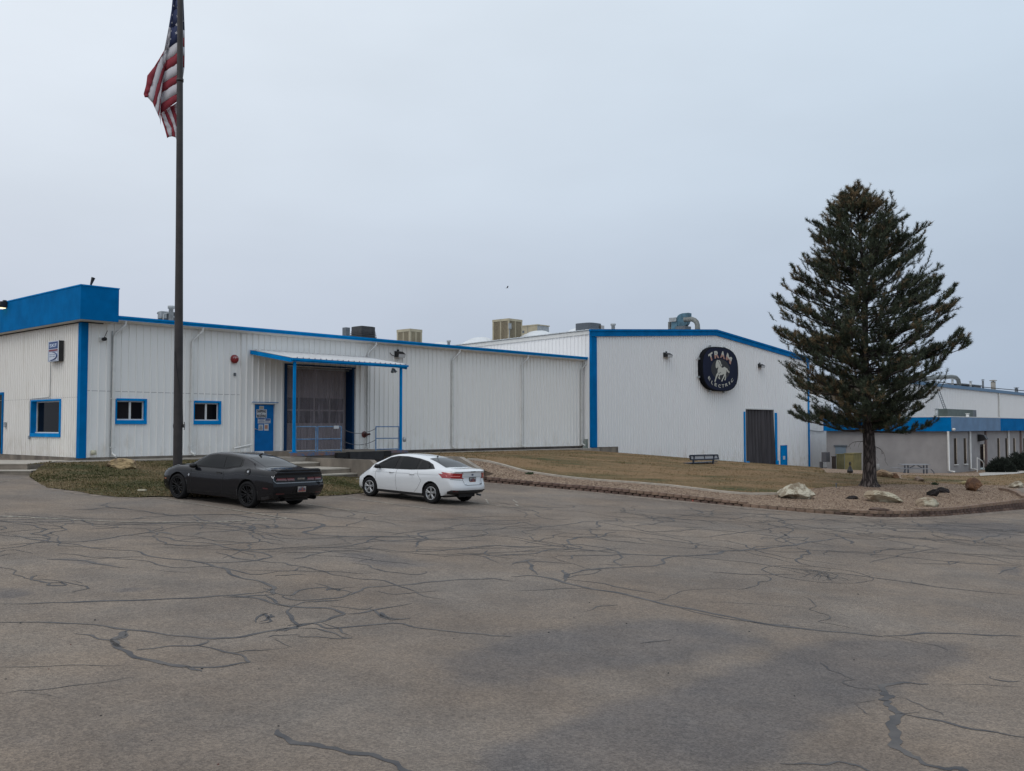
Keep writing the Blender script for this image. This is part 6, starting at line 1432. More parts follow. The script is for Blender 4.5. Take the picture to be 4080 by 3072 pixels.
# oval company sign
SF = HW-.40
def sg_(x, y, w=SF): s_, z_ = fac(2760+x/7.573, 1360+y/7.573, w); return s_, z_
cL = sg_(288, 800); cR = sg_(1372, 870); cs_ = (cL[0]+cR[0])/2; sa = (cR[0]-cL[0])/2
cz_ = (sg_(780, 165)[1]+sg_(850, 1505)[1])/2; sb = (sg_(780, 165)[1]-sg_(850, 1505)[1])/2
osn = gh('company_sign', cs_, SF, cz_, 'dark navy oval sign with a white horse and arched lettering on the tall hall', 'sign')
def sup(a, b, n=2.7, k=64): return [(cs_+a*math.copysign(abs(cos(t))**(2/n), cos(t)), cz_+b*math.copysign(abs(sin(t))**(2/n), sin(t))) for t in [2*pi*i/k for i in range(k)]]
mb = MB(); mb.prism(sup(sa, sb), lambda a, b, d: (a, d, b), SF, HW-.045, 0); mb.build('cabinet', mat('sign_black', (.006, .007, .010), .8, spec=.15), osn)
mb = MB(); mb.prism(sup(sa*.965, sb*.965), lambda a, b, d: (a, d, b), SF-.02, SF-.002, 0); mb.build('face', mat('sign_navy', (.010, .014, .036), .75, spec=.15, var=.15, vs=1), osn)
cc = sg_(835, 850); rx = (sg_(1115, 850)[0]-sg_(545, 830)[0])/2; rz_ = (sg_(830, 530)[1]-sg_(830, 1150)[1])/2
mb = MB(); mb.prism([(cc[0]+rx*cos(t), cc[1]+rz_*sin(t)) for t in [2*pi*i/40 for i in range(40)]], lambda a, b, d: (a, d, b), SF-.027, SF-.021); mb.build('medallion', mat('sign_medallion', (.008, .008, .010), .6), osn)
horse = [(735, 558), (722, 590), (705, 640), (692, 700), (695, 780), (715, 812), (745, 800), (758, 745), (770, 800), (752, 870), (752, 940), (712, 1000), (692, 1080), (672, 1160), (650, 1215), (690, 1217), (700, 1160), (728, 1080), (772, 1005), (785, 1000), (790, 1060), (772, 1092), (790, 1130), (812, 1146), (826, 1118), (802, 1080), (822, 1018), (865, 1018), (925, 990), (945, 985), (935, 1040), (905, 1110), (875, 1170), (858, 1208), (896, 1210), (908, 1150), (950, 1085), (978, 1030), (985, 1045), (978, 1110), (952, 1172), (988, 1175), (1000, 1110), (1006, 1045), (995, 1000), (1015, 930), (1022, 895), (1060, 945), (1095, 955), (1112, 922), (1070, 885), (1040, 820), (1000, 800), (960, 768), (915, 795), (870, 800), (862, 750), (895, 712), (862, 700), (848, 640), (825, 585), (795, 565), (765, 575)]
M_cream = mat('sign_cream', (.50, .49, .43), .6)
mb = MB(); mb.prism([sg_(x, y, SF-.03) for x, y in horse], lambda a, b, d: (a, d, b), SF-.036, SF-.028); mb.build('horse_emblem', M_cream, osn)
mb = MB()
for L in ([(770, 590), (800, 640), (830, 690), (850, 760)], [(780, 960), (820, 960), (850, 930)], [(1010, 880), (1040, 920), (1075, 935)]):
    P = [(sg_(x, y, SF-.04)[0], SF-.037, sg_(x, y, SF-.04)[1]) for x, y in L]; mb.tube(P, .022, 4)
mb.build('emblem_lines', mat('sign_line', (.05, .05, .06), .8), osn)
M_tanl = mat('sign_tan', (.40, .22, .17), .6)
def letter(ch, x, y, hpx, wpx, rot, parent=osn, two=True, bold=.03):
    c = sg_(x, y, SF-.03); H_ = hpx/7.573*abs(sg_(x, 800)[1]-sg_(x, 800+7.573)[1]); Wm = wpx/7.573*abs(sg_(x+7.573, 800)[0]-sg_(x, 800)[0])
    t = text_mesh(ch, 1, lambda a, b, d: (a, b, d), None, 'l', None, bold=bold); xs = [v[0] for v in t.v]; ys = [v[1] for v in t.v]
    x0, x1, y0, y1 = min(xs), max(xs), min(ys), max(ys); r_ = radians(rot); V = []
    def tf(a, b): a = ((a-x0)/(x1-x0)-.5)*Wm; b = ((b-y0)/(y1-y0)-.5)*H_; return (c[0]+a*cos(r_)-b*sin(r_), SF-.036, c[1]+a*sin(r_)+b*cos(r_))
    b = bmesh.new(); vv = [b.verts.new((p[0], p[1], 0)) for p in t.v]
    for f in t.f:
        try: b.faces.new([vv[i] for i in f])
        except ValueError: pass
    if two: bmesh.ops.bisect_plane(b, geom=list(b.verts)+list(b.edges)+list(b.faces), plane_co=(0, y0+.48*(y1-y0), 0), plane_no=(0, 1, 0))
    b.verts.index_update(); out = MB(); out.v = [tf(q.co.x, q.co.y) for q in b.verts]
    for f in b.faces: out.f.append(tuple(q.index for q in f.verts)); out.m.append(1 if two and f.calc_center_median().y < y0+.48*(y1-y0) else 0); out.sm.append(False)
    b.free(); out.build('letter', [M_cream, M_tanl], parent, fix=False)
for a in (('T', 550, 470, 235, 135, 24), ('R', 722, 398, 225, 140, 8), ('A', 903, 408, 220, 140, -8), ('M', 1090, 520, 225, 165, -27)): letter(*a, bold=.045)
for a in (('E', 500, 1122, 95, 70, -44), ('L', 590, 1250, 95, 60, -32), ('E', 693, 1308, 95, 68, -17), ('C', 808, 1348, 98, 74, -6), ('T', 914, 1345, 95, 72, 4), ('R', 1020, 1310, 95, 76, 15), ('I', 1105, 1262, 92, 26, 28), ('C', 1185, 1182, 95, 70, 42)): letter(*a, two=False, bold=.02)
for x, y in ((190, 520), (190, 1075), (530, 1500), (945, 1530), (530, 150), (960, 195)):
    s_, z_ = fac(2760+x/7.573, 1360+y/7.573, HW-.2); mb = MB(); mb.box(s_-.08, s_+.05, HW-.26, HW-.10, z_-.07, z_+.07); mb.build('bracket', M_grey, osn)
# company plaque on the side wall, facing left
def sp_(x, y, s=-.22): return sid(160+x/11.9, 1320+y/11.9, s)
pl_ = gh('wall_sign', -.12, sp_(640, 900)[0], sp_(640, 900)[1], 'small white and blue box sign with a red bar on the side wall', 'sign')
w1, z1 = sp_(390, 520); w0, z0 = sp_(872, 1400)
z1 = (sp_(390, 500)[1]+sp_(872, 425)[1])/2; z0 = (sp_(430, 1450)[1]+sp_(865, 1405)[1])/2
mb = MB(); mb.box(-.22, -.03, w0, w1, z0, z1); mb.build('cabinet', M_black, pl_)
hw_, hz_ = w1-w0, z1-z0
def fr(a0, a1, b0, b1, o0, o1, m, name):   # a from far (image left) to near, b from bottom
    mb = MB(); mb.box(-.22-o1, -.22-o0, w1-a1*hw_, w1-a0*hw_, z0+b0*hz_, z0+b1*hz_); return mb.build(name, m, pl_)
fr(0, 1, 0, 1, .001, .008, mat('sign_white', (.55, .60, .68), .5), 'face'); fr(.08, .92, .62, .96, .009, .014, mat('sign_blue', (.008, .05, .19), .5), 'blue_field'); fr(.08, .92, .505, .585, .009, .014, mat('sign_red', (.19, .012, .03), .5), 'red_bar')
for a0, a1, b0, b1 in ((.06, .92, .47, .485), (.06, .08, .04, .47), (.92, .94, .04, .47), (.06, .92, .03, .045)): fr(a0, a1, b0, b1, .009, .012, M_inkb, 'outline')
def side_text(body, a, b, wd, ht, m, bold=.0, o=.016):
    t = text_mesh(body, 1, lambda p, q, d: (p, q, d), None, 'l', None, bold=bold); xs = [v[0] for v in t.v]; ys = [v[1] for v in t.v]; x0, x1, y0, y1 = min(xs), max(xs), min(ys), max(ys)
    t.v = [(-.22-o, w1-(a+((v[0]-x0)/(x1-x0)-.5)*wd)*hw_, z0+(b+((v[1]-y0)/(y1-y0)-.5)*ht)*hz_) for v in t.v]; t.build('lettering', m, pl_, fix=False)
side_text('SKF', .49, .785, .66, .17, mat('sign_letter', (.6, .68, .8), .5), .02)
mb = MB(); P = []
for k in range(13):
    t = radians(75-k*14); P.append((-.235, w1-(.28+.58*cos(t))*hw_, z0+(.27+.20*sin(t)*1.0-.0)*hz_))
mb.tube(P, [.008+.022*sin(pi*i/12) for i in range(13)], 5); mb.build('swoosh', M_inkb, pl_)
for b_ in (.34, .245):
    for k in range(2): fr(.14+k*.30, .38+k*.33, b_-.012, b_+.014, .009, .012, mat('sign_smudge', (.12, .17, .28), .7), 'small_print')
mb = MB(); P = [(-.10, w1+.0, z0+.18*hz_), (-.06, w1+.12, z0+.16*hz_), (-.05, w1+.16, z0+.05*hz_), (-.05, w1+.17, WINL[3]+.14), (-.07, w1+.22, WINL[3]+.08), (-.07, WINL[1]-.02, WINL[3]+.04), (-.07, WINL[1]+.04, WINL[3]-.06), (-.05, WINL[1]+.05, 1.9)]
mb.tube(P, .014, 6); mb.box(-.10, -.03, WINL[1]-.02, WINL[1]+.10, 1.78, 1.92); mb.build('conduit', M_grey, pl_)
def gadget(name, s, w, z, label, cat, mb, m, group=None, part='body'):
    o = gh(name, s, w, z, label, cat, group); mb.build(part, m, o); return o
# flood light on the parapet band (lit)
wl, zl = sid(20, 1216, FC_S); o = gh('flood_light', FC_S, wl, zl, 'lit floodlight on the blue parapet band at the left edge', 'wall light')
mb = MB(); mb.prism([(-.02, -.14), (-.02, .14), (-.30, .12), (-.34, -.12)], lambda a, b, k: (FC_S+a, k, zl+b), wl-.30, wl+.18); mb.box(FC_S-.12, FC_S, wl-.18, wl-.04, zl+.14, zl+.2); mb.build('housing', M_black, o)
mb = MB(); mb.box(FC_S-.375, FC_S-.345, wl-.22, wl+.14, zl-.12, zl+.09); mb.box(FC_S-.33, FC_S-.05, wl-.25, wl+.13, zl-.165, zl-.142); mb.build('lens', mat('lit_lens', (.9, .85, .6), .4, emit=(1, .86, .52, 1.6)), o)
# camera, bell, hose bib etc. on the front
def disc(mb, s, w, z, r, d, m=0, n=20): mb.lathe([(0, w-d), (r*.85, w-d), (r, w-d*.5), (r, w), (0, w)], (s, 0, z), 'Y', n, m)
s_, z_ = fac(407, 1351, -.15); mb = MB(); mb.box(s_-.07, s_+.05, -.12, -.02, z_-.09, z_+.07); mb.lathe([(0, -.30), (.07, -.30), (.07, -.08), (0, -.08)], (s_+.06, 0, z_), 'Y', 14, 1); mb.tube([(s_+.1, -.1, z_+.05), (s_+.24, -.08, z_+.35)], .012, 5, 1)
gadget('security_camera', s_, -.1, z_, 'small white camera under the blue parapet band', 'camera', mb, [M_white, M_dark])
s_, z_ = fac(936, 1430.5, -.10); mb = MB(); disc(mb, s_, -.045, z_, .19, .10); o = gadget('alarm_bell', s_, -.1, z_, 'round red alarm bell on the white wall left of the awning', 'alarm bell', mb, mat('bell_red', (.24, .018, .02), .35, var=.2, vs=8), part='gong')
mb = MB(); mb.prism([(-.12, .02), (-.04, .08), (.0, .0), (.05, .08), (.13, .03), (.10, .10), (0, .11), (-.10, .09)], lambda a, b, k: (s_+a, k, z_+b), -.152, -.146); mb.build('print', mat('pinkish', (.5, .33, .33), .5), o)
s_, z_ = fac(936, 1492, -.06); mb = MB(); mb.box(s_-.04, s_+.04, -.09, -.02, z_-.06, z_+.07); gadget('wall_box', s_, -.06, z_, 'tiny grey wall box below the red alarm bell', 'junction box', mb, M_greyd)
s_, z_ = fac(371, 1803, -.1); mb = MB(); mb.lathe([(0, -.09), (.09, -.08), (.09, .09), (0, .10)], (0, 0, 0), 'X', 12); mb.v = [(v[0]+s_, v[1]*.8-.12, v[2]+z_) for v in mb.v]; mb.box(s_+.05, s_+.10, -.17, -.13, z_-.10, z_); gadget('hose_bib_cover', s_, -.1, z_, 'cream hose bib cover low on the wall by the blue corner', 'tap cover', mb, mat('cream', (.5, .48, .36), .6))
s_, z_ = sid(21, 1692, -.05); mb = MB(); mb.box(-.09, -.025, s_-.07, s_+.07, z_-.11, z_+.11); gadget('keypad', -.06, s_, z_, 'grey keypad box beside the left edge door', 'keypad', mb, M_grey)
s_, z_ = fac(1462, 1731, -.2); mb = MB(); disc(mb, s_-.06, -.06, z_, .16, .04, 0); mb.tube([(s_-.06, -.05, z_), (s_-.06, -.28, z_)], .07, 10, 1); mb.tube([(s_-.06, -.22, z_), (s_+.12, -.30, z_+.02)], .05, 8, 1)
gadget('fire_hose_connection', s_, -.1, z_, 'rusty red standpipe connection on the wall behind the chains', 'hydrant', mb, [mat('rust_red', (.15, .045, .04), .7), mat('rust_dark', (.06, .02, .018), .7)])
# wall pack right of the awning
s_, z_ = fac(1592, 1411, -.2)
def wallpack(s_, z_, w, wd, ht, label, g, wp):
    o = gh('wall_light', s_, w, z_, label, 'wall light', g)
    mb = MB(); mb.prism([(0, -ht*.6), (0, ht*.6), (-.12, ht*.55), (-.34, -.0), (-.30, -ht*.6)], lambda a, b, k: (k, w+a, z_+b), s_-wd, s_+wd); mb.box(s_-.05, s_+.05, w-.06, w-.001, z_+ht*.6+.002, z_+ht*.6+.09); mb.build('housing', M_black, o)
    mb = MB(); mb.prism([(-.335, -.02), (-.345, -.01), (-.325, -ht*.75), (-.31, -ht*.75)], lambda a, b, k: (k, w+a, z_+b), s_-wd*.85, s_+wd*.85); mb.box(s_-wd*.85, s_+wd*.85, w-.29, w-.05, z_-ht*.6-.02, z_-ht*.6-.003); mb.build('lens', mat('lamp_lens', (.42, .42, .42), .4), o); return o
o = wallpack(s_, z_, -.05, .24, .26, 'black wall light on the white wall above the right end of the awning', 'wall lights', 0)
mb = MB(); mb.tube([(s_-.22, -.1, z_-.12), (s_-.40, -.05, z_-.05), (s_-.55, -.04, z_+.08)], .018, 5); mb.build('cable', M_black, o)
for u, v, lb in ((2660, 1414, 'rusty wall light on the tall hall left of the oval sign'), (3032, 1457, 'rusty wall light on the tall hall between the oval sign and the pine')):
    s_, z_ = fac(u, v, HW-.15); wallpack(s_, z_, HW-.02, .33, .26, lb, 'wall lights on the tall hall', 0)
# twin lamp under the awning
s_, z_ = fac(1566, 1470, -CD+.1); o = gh('twin_spotlight', s_, -CD+.1, z_, 'pair of dark spotlights hanging under the right end of the awning', 'spotlight')
mb = MB(); mb.box(s_-.06, s_+.06, -CD+.05, -CD+.15, z_+.02, zc1-.2); mb.build('mount', M_greyd, o)
for sg in (-1, 1): mb = MB(); mb.tube([(s_+sg*.03, -CD+.1, z_+.03), (s_+sg*.11, -CD+.02, z_-.16)], [.03, .075], 10); mb.build('lamp_head', M_greyd, o)
s_, z_ = fac(1604, 1751, -CD+.0); mb = MB(); mb.lathe([(0, -.12), (.075, -.10), (.09, .03), (.05, .12), (0, .12)], (s_+.08, -CD-.04, z_), 'Z', 12); gadget('spotlight', s_, -CD, z_, 'small grey lamp clamped low on the right awning post', 'spotlight', mb, M_grey)
s_, z_ = fac(2320, 1770, -.35); mb = MB(); q0 = fac(2328, 1800, -.3); q1 = fac(2340, 1749, -.3); mb.prism([(q0[0]-.12, q0[1]), (q0[0]+.35, q0[1]), (q1[0]+.22, q1[1]), (q1[0]-.20, q1[1])], lambda a, b, k: (a, k, b), -.42, -.22); gadget('utility_box', s_, -.3, q0[1], 'narrow grey green utility box at the corner below the tall hall', 'utility box', mb, mat('green_grey', (.20, .23, .21), .7))
s_, z_ = sid(3795, 1711, os_-.3)
s_, z_ = fac(3797, 1711, ow_-.45); mb = MB(); mb.lathe([(0, -.1), (.16, -.08), (.16, .16), (0, .18)], (0, 0, 0), 'X', 10); mb.v = [(v[0]*.8+s_, v[1]*.7+ow_-.5, v[2]*.7+z_) for v in mb.v]; gadget('security_camera', s_, ow_-.4, z_, 'white camera on the faded fascia corner of the grey office', 'camera', mb, M_white)
s_, z_ = fac(3913, 1745, ow_-.3); mb = MB(); mb.prism([(-.02, -.3), (-.02, .3), (-.5, .25), (-.7, -.1), (-.4, -.2)], lambda a, b, k: (k, ow_+a, z_+b), s_-.25, s_+.35); gadget('wall_light', s_, ow_, z_, 'black wall lamp above the grey office door', 'wall light', mb, M_black)
s_ = .9; zz = fz1+.05; q = fac(362, 1130, -.4); mb = MB(); mb.tube([(q[0], -.4, zz), (q[0], -.4, zz+.07)], .015, 6); mb.tube([(q[0], -.4, zz+.05), (q[0]+.08, -.43, zz+.34)], [.035, .075], 10); gadget('roof_spotlight', q[0], -.4, zz, 'small black spotlight standing on the blue parapet', 'spotlight', mb, M_black)

# ================================================================== ROOF EQUIPMENT
def roofbox(name, px, w, depth, label, cat, kind, group=None, m=None, zb=None, tilt=0):
    """px: (u_left, u_corner, u_right, v_top_corner, v_top_left) of a box seen corner on; w is the near face"""
    uL, uC, uR, vT, vB = px; s0, zt = fac(uC, vT, w); s1, _ = fac(uR, vT, w); wl = sid(uL, vT, s0)[0]; zb = zb if zb is not None else zE-.05
    return s0, s1, w, wl, zb, zt
def cooler(name, px, w, label, zb, padc=True, group=None):
    s0, s1, w0, w1, zb, zt = roofbox(name, px, w, 0, label, 'cooler', 0, zb=zb)
    o = gh(name, s0, w0, zb, label, 'cooler', group); t = .05*(s1-s0)/1.2; H_ = zt-zb
    mb = MB(); mb.box(s0, s1, w0, w1, zb, zb+.10); mb.box(s0-.01, s1+.01, w0-.01, w1+.01, zt-.16, zt)
    cw = .11
    for a, b in ((s0, w0), (s1-cw, w0), (s0, w1-cw), (s1-cw, w1-cw)): mb.box(a, a+cw, b, b+cw, zb+.10, zt-.16)
    mb.box((s0+s1)/2-.04, (s0+s1)/2+.04, w0+.002, w0+.08, zb+.1, zt-.16); mb.box(s0+.002, s0+.08, (w0+w1)/2-.04, (w0+w1)/2+.04, zb+.1, zt-.16); mb.build('casing', M_tan, o)
    mb = MB(); n = 7
    mb.box(s0+.03, s1-.03, w0+.04, w1-.04, zb+.1, zt-.17, 0)
    for k in range(1, 2*n):
        a = s0+(s1-s0)*k/(2*n); mb.box(a-.012, a+.012, w0+.012, w0+.04, zb+.1, zt-.17, 1)
        b = w0+(w1-w0)*k/(2*n); mb.box(s0+.012, s0+.03, b-.012, b+.012, zb+.1, zt-.17, 1)
    mb.build('pad_grille', [M_pad, M_tan], o); return o, (s0, s1, w0, w1, zb, zt)
zr_ = ZS+.12
cooler('evaporative_cooler', (1581, 1633, 1682, 1309, 0), 4.5, 'small tan evaporative cooler on the low roof beside the black one', zr_)
hzr = hz0-.1
big, bb = cooler('evaporative_cooler', (1962, 2027, 2081, 1268, 0), 8.0, 'big tan evaporative cooler rising behind the tall hall roof edge', zr_+.4)
mb = MB(); mb.box(bb[0]-.06, bb[0]+.18, bb[2]-.10, bb[2]-.015, bb[5]-.75, bb[5]-.35); mb.tube([(bb[0]+.05, bb[2]-.05, bb[5]-.75), (bb[0]+.02, bb[2]-.05, bb[5]-1.1), (bb[0]+.0, bb[2]-.02, bb[5]-1.4)], .03, 6); mb.build('switch_box', M_grey, big)
# black louvred cooler
s0, s1, w0, w1, zb, zt = roofbox('', (1392, 1440, 1503, 1296, 0), 2.6, 0, '', '', 0, zb=zr_)
o = gh('evaporative_cooler', s0, w0, zb, 'black louvred cooler with a rounded top on the low roof', 'cooler'); mb = MB(); n = 10
mb.box(s0+.08, s1-.08, w0+.08, w1-.08, zb, zt-.02, 0)
for k in range(n):
    z = zb+(zt-.12-zb)*k/n; h = (zt-.12-zb)/n; i = .12*(k/n)**3; mb.prism([(s0-.0+i, w0+i), (s1-i, w0+i), (s1-i, w1-i), (s0+i, w1-i)], lambda a, b, d: (a+(0 if d > z else 0), b, d), z, z+h*.55, 0)
mb.prism([(s0+.14, w0+.14), (s1-.14, w0+.14), (s1-.14, w1-.14), (s0+.14, w1-.14)], lambda a, b, d: (a, b, d), zt-.10, zt, 0); mb.build('louvres', mat('cooler_black', (.035, .036, .038), .6, var=.3, vs=6), o)
s_, z_ = fac(1381, 1325, 2.2); mb = MB(); mb.box(s_-.12, s_+.14, 2.1, 2.4, z_-.22, z_+.26); mb.box(s_-.02, s_+.03, 2.2, 2.25, zr_, z_-.22); gadget('roof_control_box', s_, 2.2, zr_, 'small grey control box on a stalk left of the black louvred cooler', 'control box', mb, M_greyd)
# tan air handler behind the big cooler
s0, s1, w0, w1, zb, zt = roofbox('', (2082, 2141, 2187, 1292, 0), 13.0, 0, '', '', 0, zb=zr_)
o = gh('air_handler', s0, w0, zb, 'plain tan and grey air handler behind the big evaporative cooler', 'air handler'); mb = MB(); mb.box(s0+.0, s1, w0, w1+.6, zb, zt-.08, 1); mb.box(s0-.012, s0-.001, w0+.0, w1+.6, zb, zt-.08, 0); mb.box(s0-.06, s1+.06, w0-.06, w1+.66, zt-.078, zt, 0)
mb.box(s0-.02, s0-.0125, w1-.2, w1+.4, zt-.62, zt-.42, 2); mb.box(s0-.02, s0-.0125, (w0+w1)/2+.2, (w0+w1)/2+.24, zb, zt-.1, 2); mb.build('casing', [M_tan, M_grey, M_greyd], o)
# condenser beside the pole
cpt = L2W(0, 0)
def pillar(name, u, v0, v1, w, r, label, cat, m=None, cap=True, zb=None):
    s_, zt = fac(u, v0, w); zb = zb if zb is not None else fac(u, v1, w)[1]-.4; mb = MB(); mb.lathe([(0, zb), (r, zb), (r, zt-.12 if cap else zt), (r*1.45 if cap else r, zt-.12 if cap else zt), (r*1.45 if cap else r, zt), (0, zt)], (s_, w, 0), 'Z', 14)
    return gadget(name, s_, w, zb, label, cat, mb, m or M_grey, part='pipe')
pillar('vent_pipe', 682, 1219, 1262, 2.0, .10, 'grey capped vent pipe on the roof beside the flagpole', 'vent pipe', zb=zr_)
s_, zt = fac(668, 1246, 3.0); o = gh('condenser', s_, 3.0, zr_, 'round grey condenser on the roof behind the flagpole', 'air conditioner'); mb = MB(); mb.lathe([(0, zr_), (.42, zr_), (.42, zt-.06), (.46, zt-.06), (.44, zt), (0, zt+.05)], (s_, 3.0, 0), 'Z', 20); mb.build('casing', M_greyd, o)
mb = MB(); mb.tube([(s_-.45, 2.6, zr_), (s_-.40, 2.6, zt-.15), (s_-.2, 2.6, zt-.05), (s_+.15, 2.6, zt-.25)], .035, 6); mb.box(s_-.50, s_-.25, 2.62, 2.9, zt-.30, zt-.0); mb.build('disconnect', M_grey, o)
pillar('vent_pipe', 1788, 1356, 1372, 6, .09, 'short vent pipe between the domed skylights and the small cooler', 'vent pipe', zb=zr_)
pillar('vent_pipe', 2443, 1290, 1312, HW+3, .13, 'short vent pipe on the tall hall roof left of the blower', 'vent pipe')
# dome skylights
def dome(name, u0, u1, vt, w, L_, label):
    s0, _ = fac(u0, vt, w); s1, _ = fac(u1, vt, w); c = (s0+s1)/2; z_ = fac((u0+u1)/2, vt, w)[1]; a = (s1-s0)/2; zb = z_-.75; mb = MB(); vs = []; nx, ny = 24, 20
    for j in range(ny+1):
        for i in range(nx+1):
            x = -1+2*i/nx; y = -1+2*j/ny; h = max(0, 1-abs(x)**2.2)*max(0, 1-abs(y)**2.6); rib = .09*(1 if (i//2) % 2 == 0 else -1)
            vs.append((c+x*a, w+y*L_, zb+(.66+rib)*h**1.1))
    mb.add(vs, [(j*(nx+1)+i, j*(nx+1)+i+1, (j+1)*(nx+1)+i+1, (j+1)*(nx+1)+i) for j in range(ny) for i in range(nx)], 0, True)
    o = gh(name, c, w, zb, label, 'skylight', 'white domed skylights'); mb.build('dome', mat('skylight_white', (.62, .65, .67), .35), o)
dome('domed_skylight', 1862, 1965, 1343, 10.5, 1.6, 'domed white skylight left of the big evaporative cooler')
dome('domed_skylight', 2090, 2206, 1317, 7.0, 1.4, 'domed white skylight right of the big evaporative cooler')
dome('domed_skylight', 2275, 2400, 1298, 4.0, 1.4, 'domed white skylight beside the dark condenser on the hall corner')
dome('domed_skylight', 1722, 1785, 1362, 9, 1.2, 'small domed white skylight by the short pipe on the low roof')
# dark condenser at the hall corner
s0, zt = fac(2353, 1283, HW+1.2); s1, _ = fac(2412, 1283, HW+1.2); c_ = (s0+s1)/2; r_ = (s1-s0)/2*.9; zb = hz0+.12
o = gh('condenser', c_, HW+2, zb, 'dark grey condenser unit on the corner of the tall hall roof', 'air conditioner'); mb = MB(); mb.prism([(c_+r_*math.copysign(abs(cos(t))**.55, cos(t)), HW+2.0+r_*math.copysign(abs(sin(t))**.55, sin(t))) for t in [2*pi*k/24 for k in range(24)]], lambda a, b, d: (a, b, d), zb-.1, zt); mb.build('casing', mat('condenser_grey', (.085, .10, .12), .5), o)
mb = MB()
for k in range(5): mb.box(c_+r_*.35, c_+r_*.98, HW+2-r_*1.08, HW+2-r_*1.01, zb+.1+k*(zt-zb-.2)/5, zb+.1+(k+.55)*(zt-zb-.2)/5)
mb.build('coil_guard', M_pad, o)
# blower with elbow duct
BW = HW+3.0
def bp_(x, y, w=BW): s_, z_ = fac(2640+x/12.29, 1230+y/12.29, w); return s_, z_
o = gh('blower', bp_(1062, 900)[0], BW, bp_(900, 960)[1], 'blue centrifugal blower with a grey elbow duct on the tall hall ridge', 'blower')
M_teal = mat('blower_teal', (.055, .13, .18), .55, var=.35, vs=3); M_duct = mat('duct_grey', (.16, .17, .165), .55, metal=.3, var=.3, vs=4)
sc0 = bp_(1062, 570)[0]; R_ = .5; zc_b = bp_(1062, 575)[1]; zb = bp_(1000, 985)[1]-.2
def bw_(x, y): u = 2640+x/12.29; v = 1230+y/12.29; return sid(u, v, sc0)
kz = abs(bw_(1062, 240)[1]-bw_(1062, 900)[1])/2; wc_ = bw_(1010, 570)[0]
mb = MB(); mb.prism([(wc_+kz*1.02*cos(2*pi*k/30), zc_b+kz*sin(2*pi*k/30)) for k in range(30)], lambda a, b, k: (k, a, b), sc0-.2, sc0+.2)
mb.build('scroll_housing', M_teal, o)
we = bw_(1335, 260)[0]; mb = MB(); mb.box(sc0-.24, sc0+.24, we, wc_, zc_b+kz*.25, zc_b+kz*1.03); mb.build('outlet_box', M_teal, o)
mb = MB(); a = bw_(430, 470); b = bw_(770, 640); mb.box(sc0-.35, sc0+.3, b[0], a[0], bw_(600, 650)[1], a[1]); mb.build('motor_cover', M_grey, o)
mb = MB(); a = bw_(515, 700); b = bw_(800, 960); mb.box(sc0-.25, sc0+.2, b[0], a[0], zb, bw_(600, 655)[1]); mb.build('motor', M_teal, o)
mb = MB(); a = bw_(345, 650); mb.tube([(sc0, a[0], zb), (sc0, a[0], a[1])], .13, 14); mb.build('stub_duct', M_duct, o)
mb = MB(); pts = [bw_(x, y) for x, y in ((1130, 545), (1300, 530), (1480, 520), (1620, 575), (1710, 670), (1755, 800), (1765, 1030))]; rr_ = kz*.36
mb.tube([(sc0-.15, p[0], p[1]) for p in pts], [rr_*1.1]+[rr_]*5+[rr_*1.1], 16); mb.build('elbow_duct', M_duct, o)
mb = MB(); mb.box(sc0-.5, sc0+.4, bw_(1260, 950)[0], bw_(800, 950)[0], zb-.2, zc_b-kz+.05); mb.build('base_frame', M_greyd, o)
# equipment on the far roofs
OR = ft+.06
s0, zt = sid(3775, 1627, os_+3); FWD = FW-6
def onf(u, v, w): return fac(u, v, w)
a = onf(3775, 1629, FWD); b = onf(3876, 1629, FWD); c = onf(3894, 1663, FWD)
o = gh('rooftop_unit', a[0], FWD, OR, 'long dark green rooftop unit on the grey office roof', 'air conditioner'); mb = MB(); mb.box(a[0], b[0], FWD, FWD+1.2, OR, a[1]); mb.build('casing', mat('dark_green', (.055, .075, .07), .6, var=.2, vs=2), o)
mb = MB(); mb.box(b[0]+.005, onf(3894, 1640, FWD)[0], FWD+.1, FWD+1.1, OR, a[1]); mb.build('coil_section', M_greyd, o)
def fpillar(u, v0, wd, w, label, m=None, name='roof_vent', hat=True, zb=None):
    s_, zt = onf(u, v0, w); r = wd/2*L2W(s_, w).y/FPX; zb = zb if zb is not None else A_[0]*s_+A_[1]; hh = zt-zb
    mb = MB(); mb.lathe([(0, zb), (r, zb), (r, zt-.35*hh*.4), (0, zt-.35*hh*.4)], (s_, w, 0), 'Z', 12)
    if hat: mb.lathe([(0, zt-.22*hh*.4), (r*1.6, zt-.22*hh*.4), (r*1.5, zt-.1*hh*.4), (0, zt)], (s_, w, 0), 'Z', 12); mb.lathe([(r*.3, zt-.4*hh*.4), (r*.3, zt-.1*hh*.4)], (s_, w, 0), 'Z', 8)
    return gadget(name, s_, w, zb, label, 'roof vent', mb, m or M_grey, 'vents on the far roof', 'stack')
fpillar(3867, 1517, 9, FW+2, 'slim capped vent in front of the dark box on the far roof'); fpillar(3916, 1511, 8, FW+2.5, 'dark capped stack with a flared base right of the dark box on the far roof', M_greyd); fpillar(3957, 1513, 18, FW+2, 'thick tan capped vent on the far roof', mat('vent_tan', (.28, .26, .23), .6)); fpillar(4049.5, 1543, 13, FW+2, 'short dark capped vent at the right end of the far roof', M_greyd); fpillar(3795, 1509, 9, FW+2, 'T shaped capped vent below the far duct')
fpillar(3731, 1625, 12, FWD, 'grey vent stack on the office roof by the ladder', name='vent_stack', zb=OR)
fpillar(3855, 1647, 12, FWD-3, 'small white mushroom vent on the office roof', M_white, zb=OR)
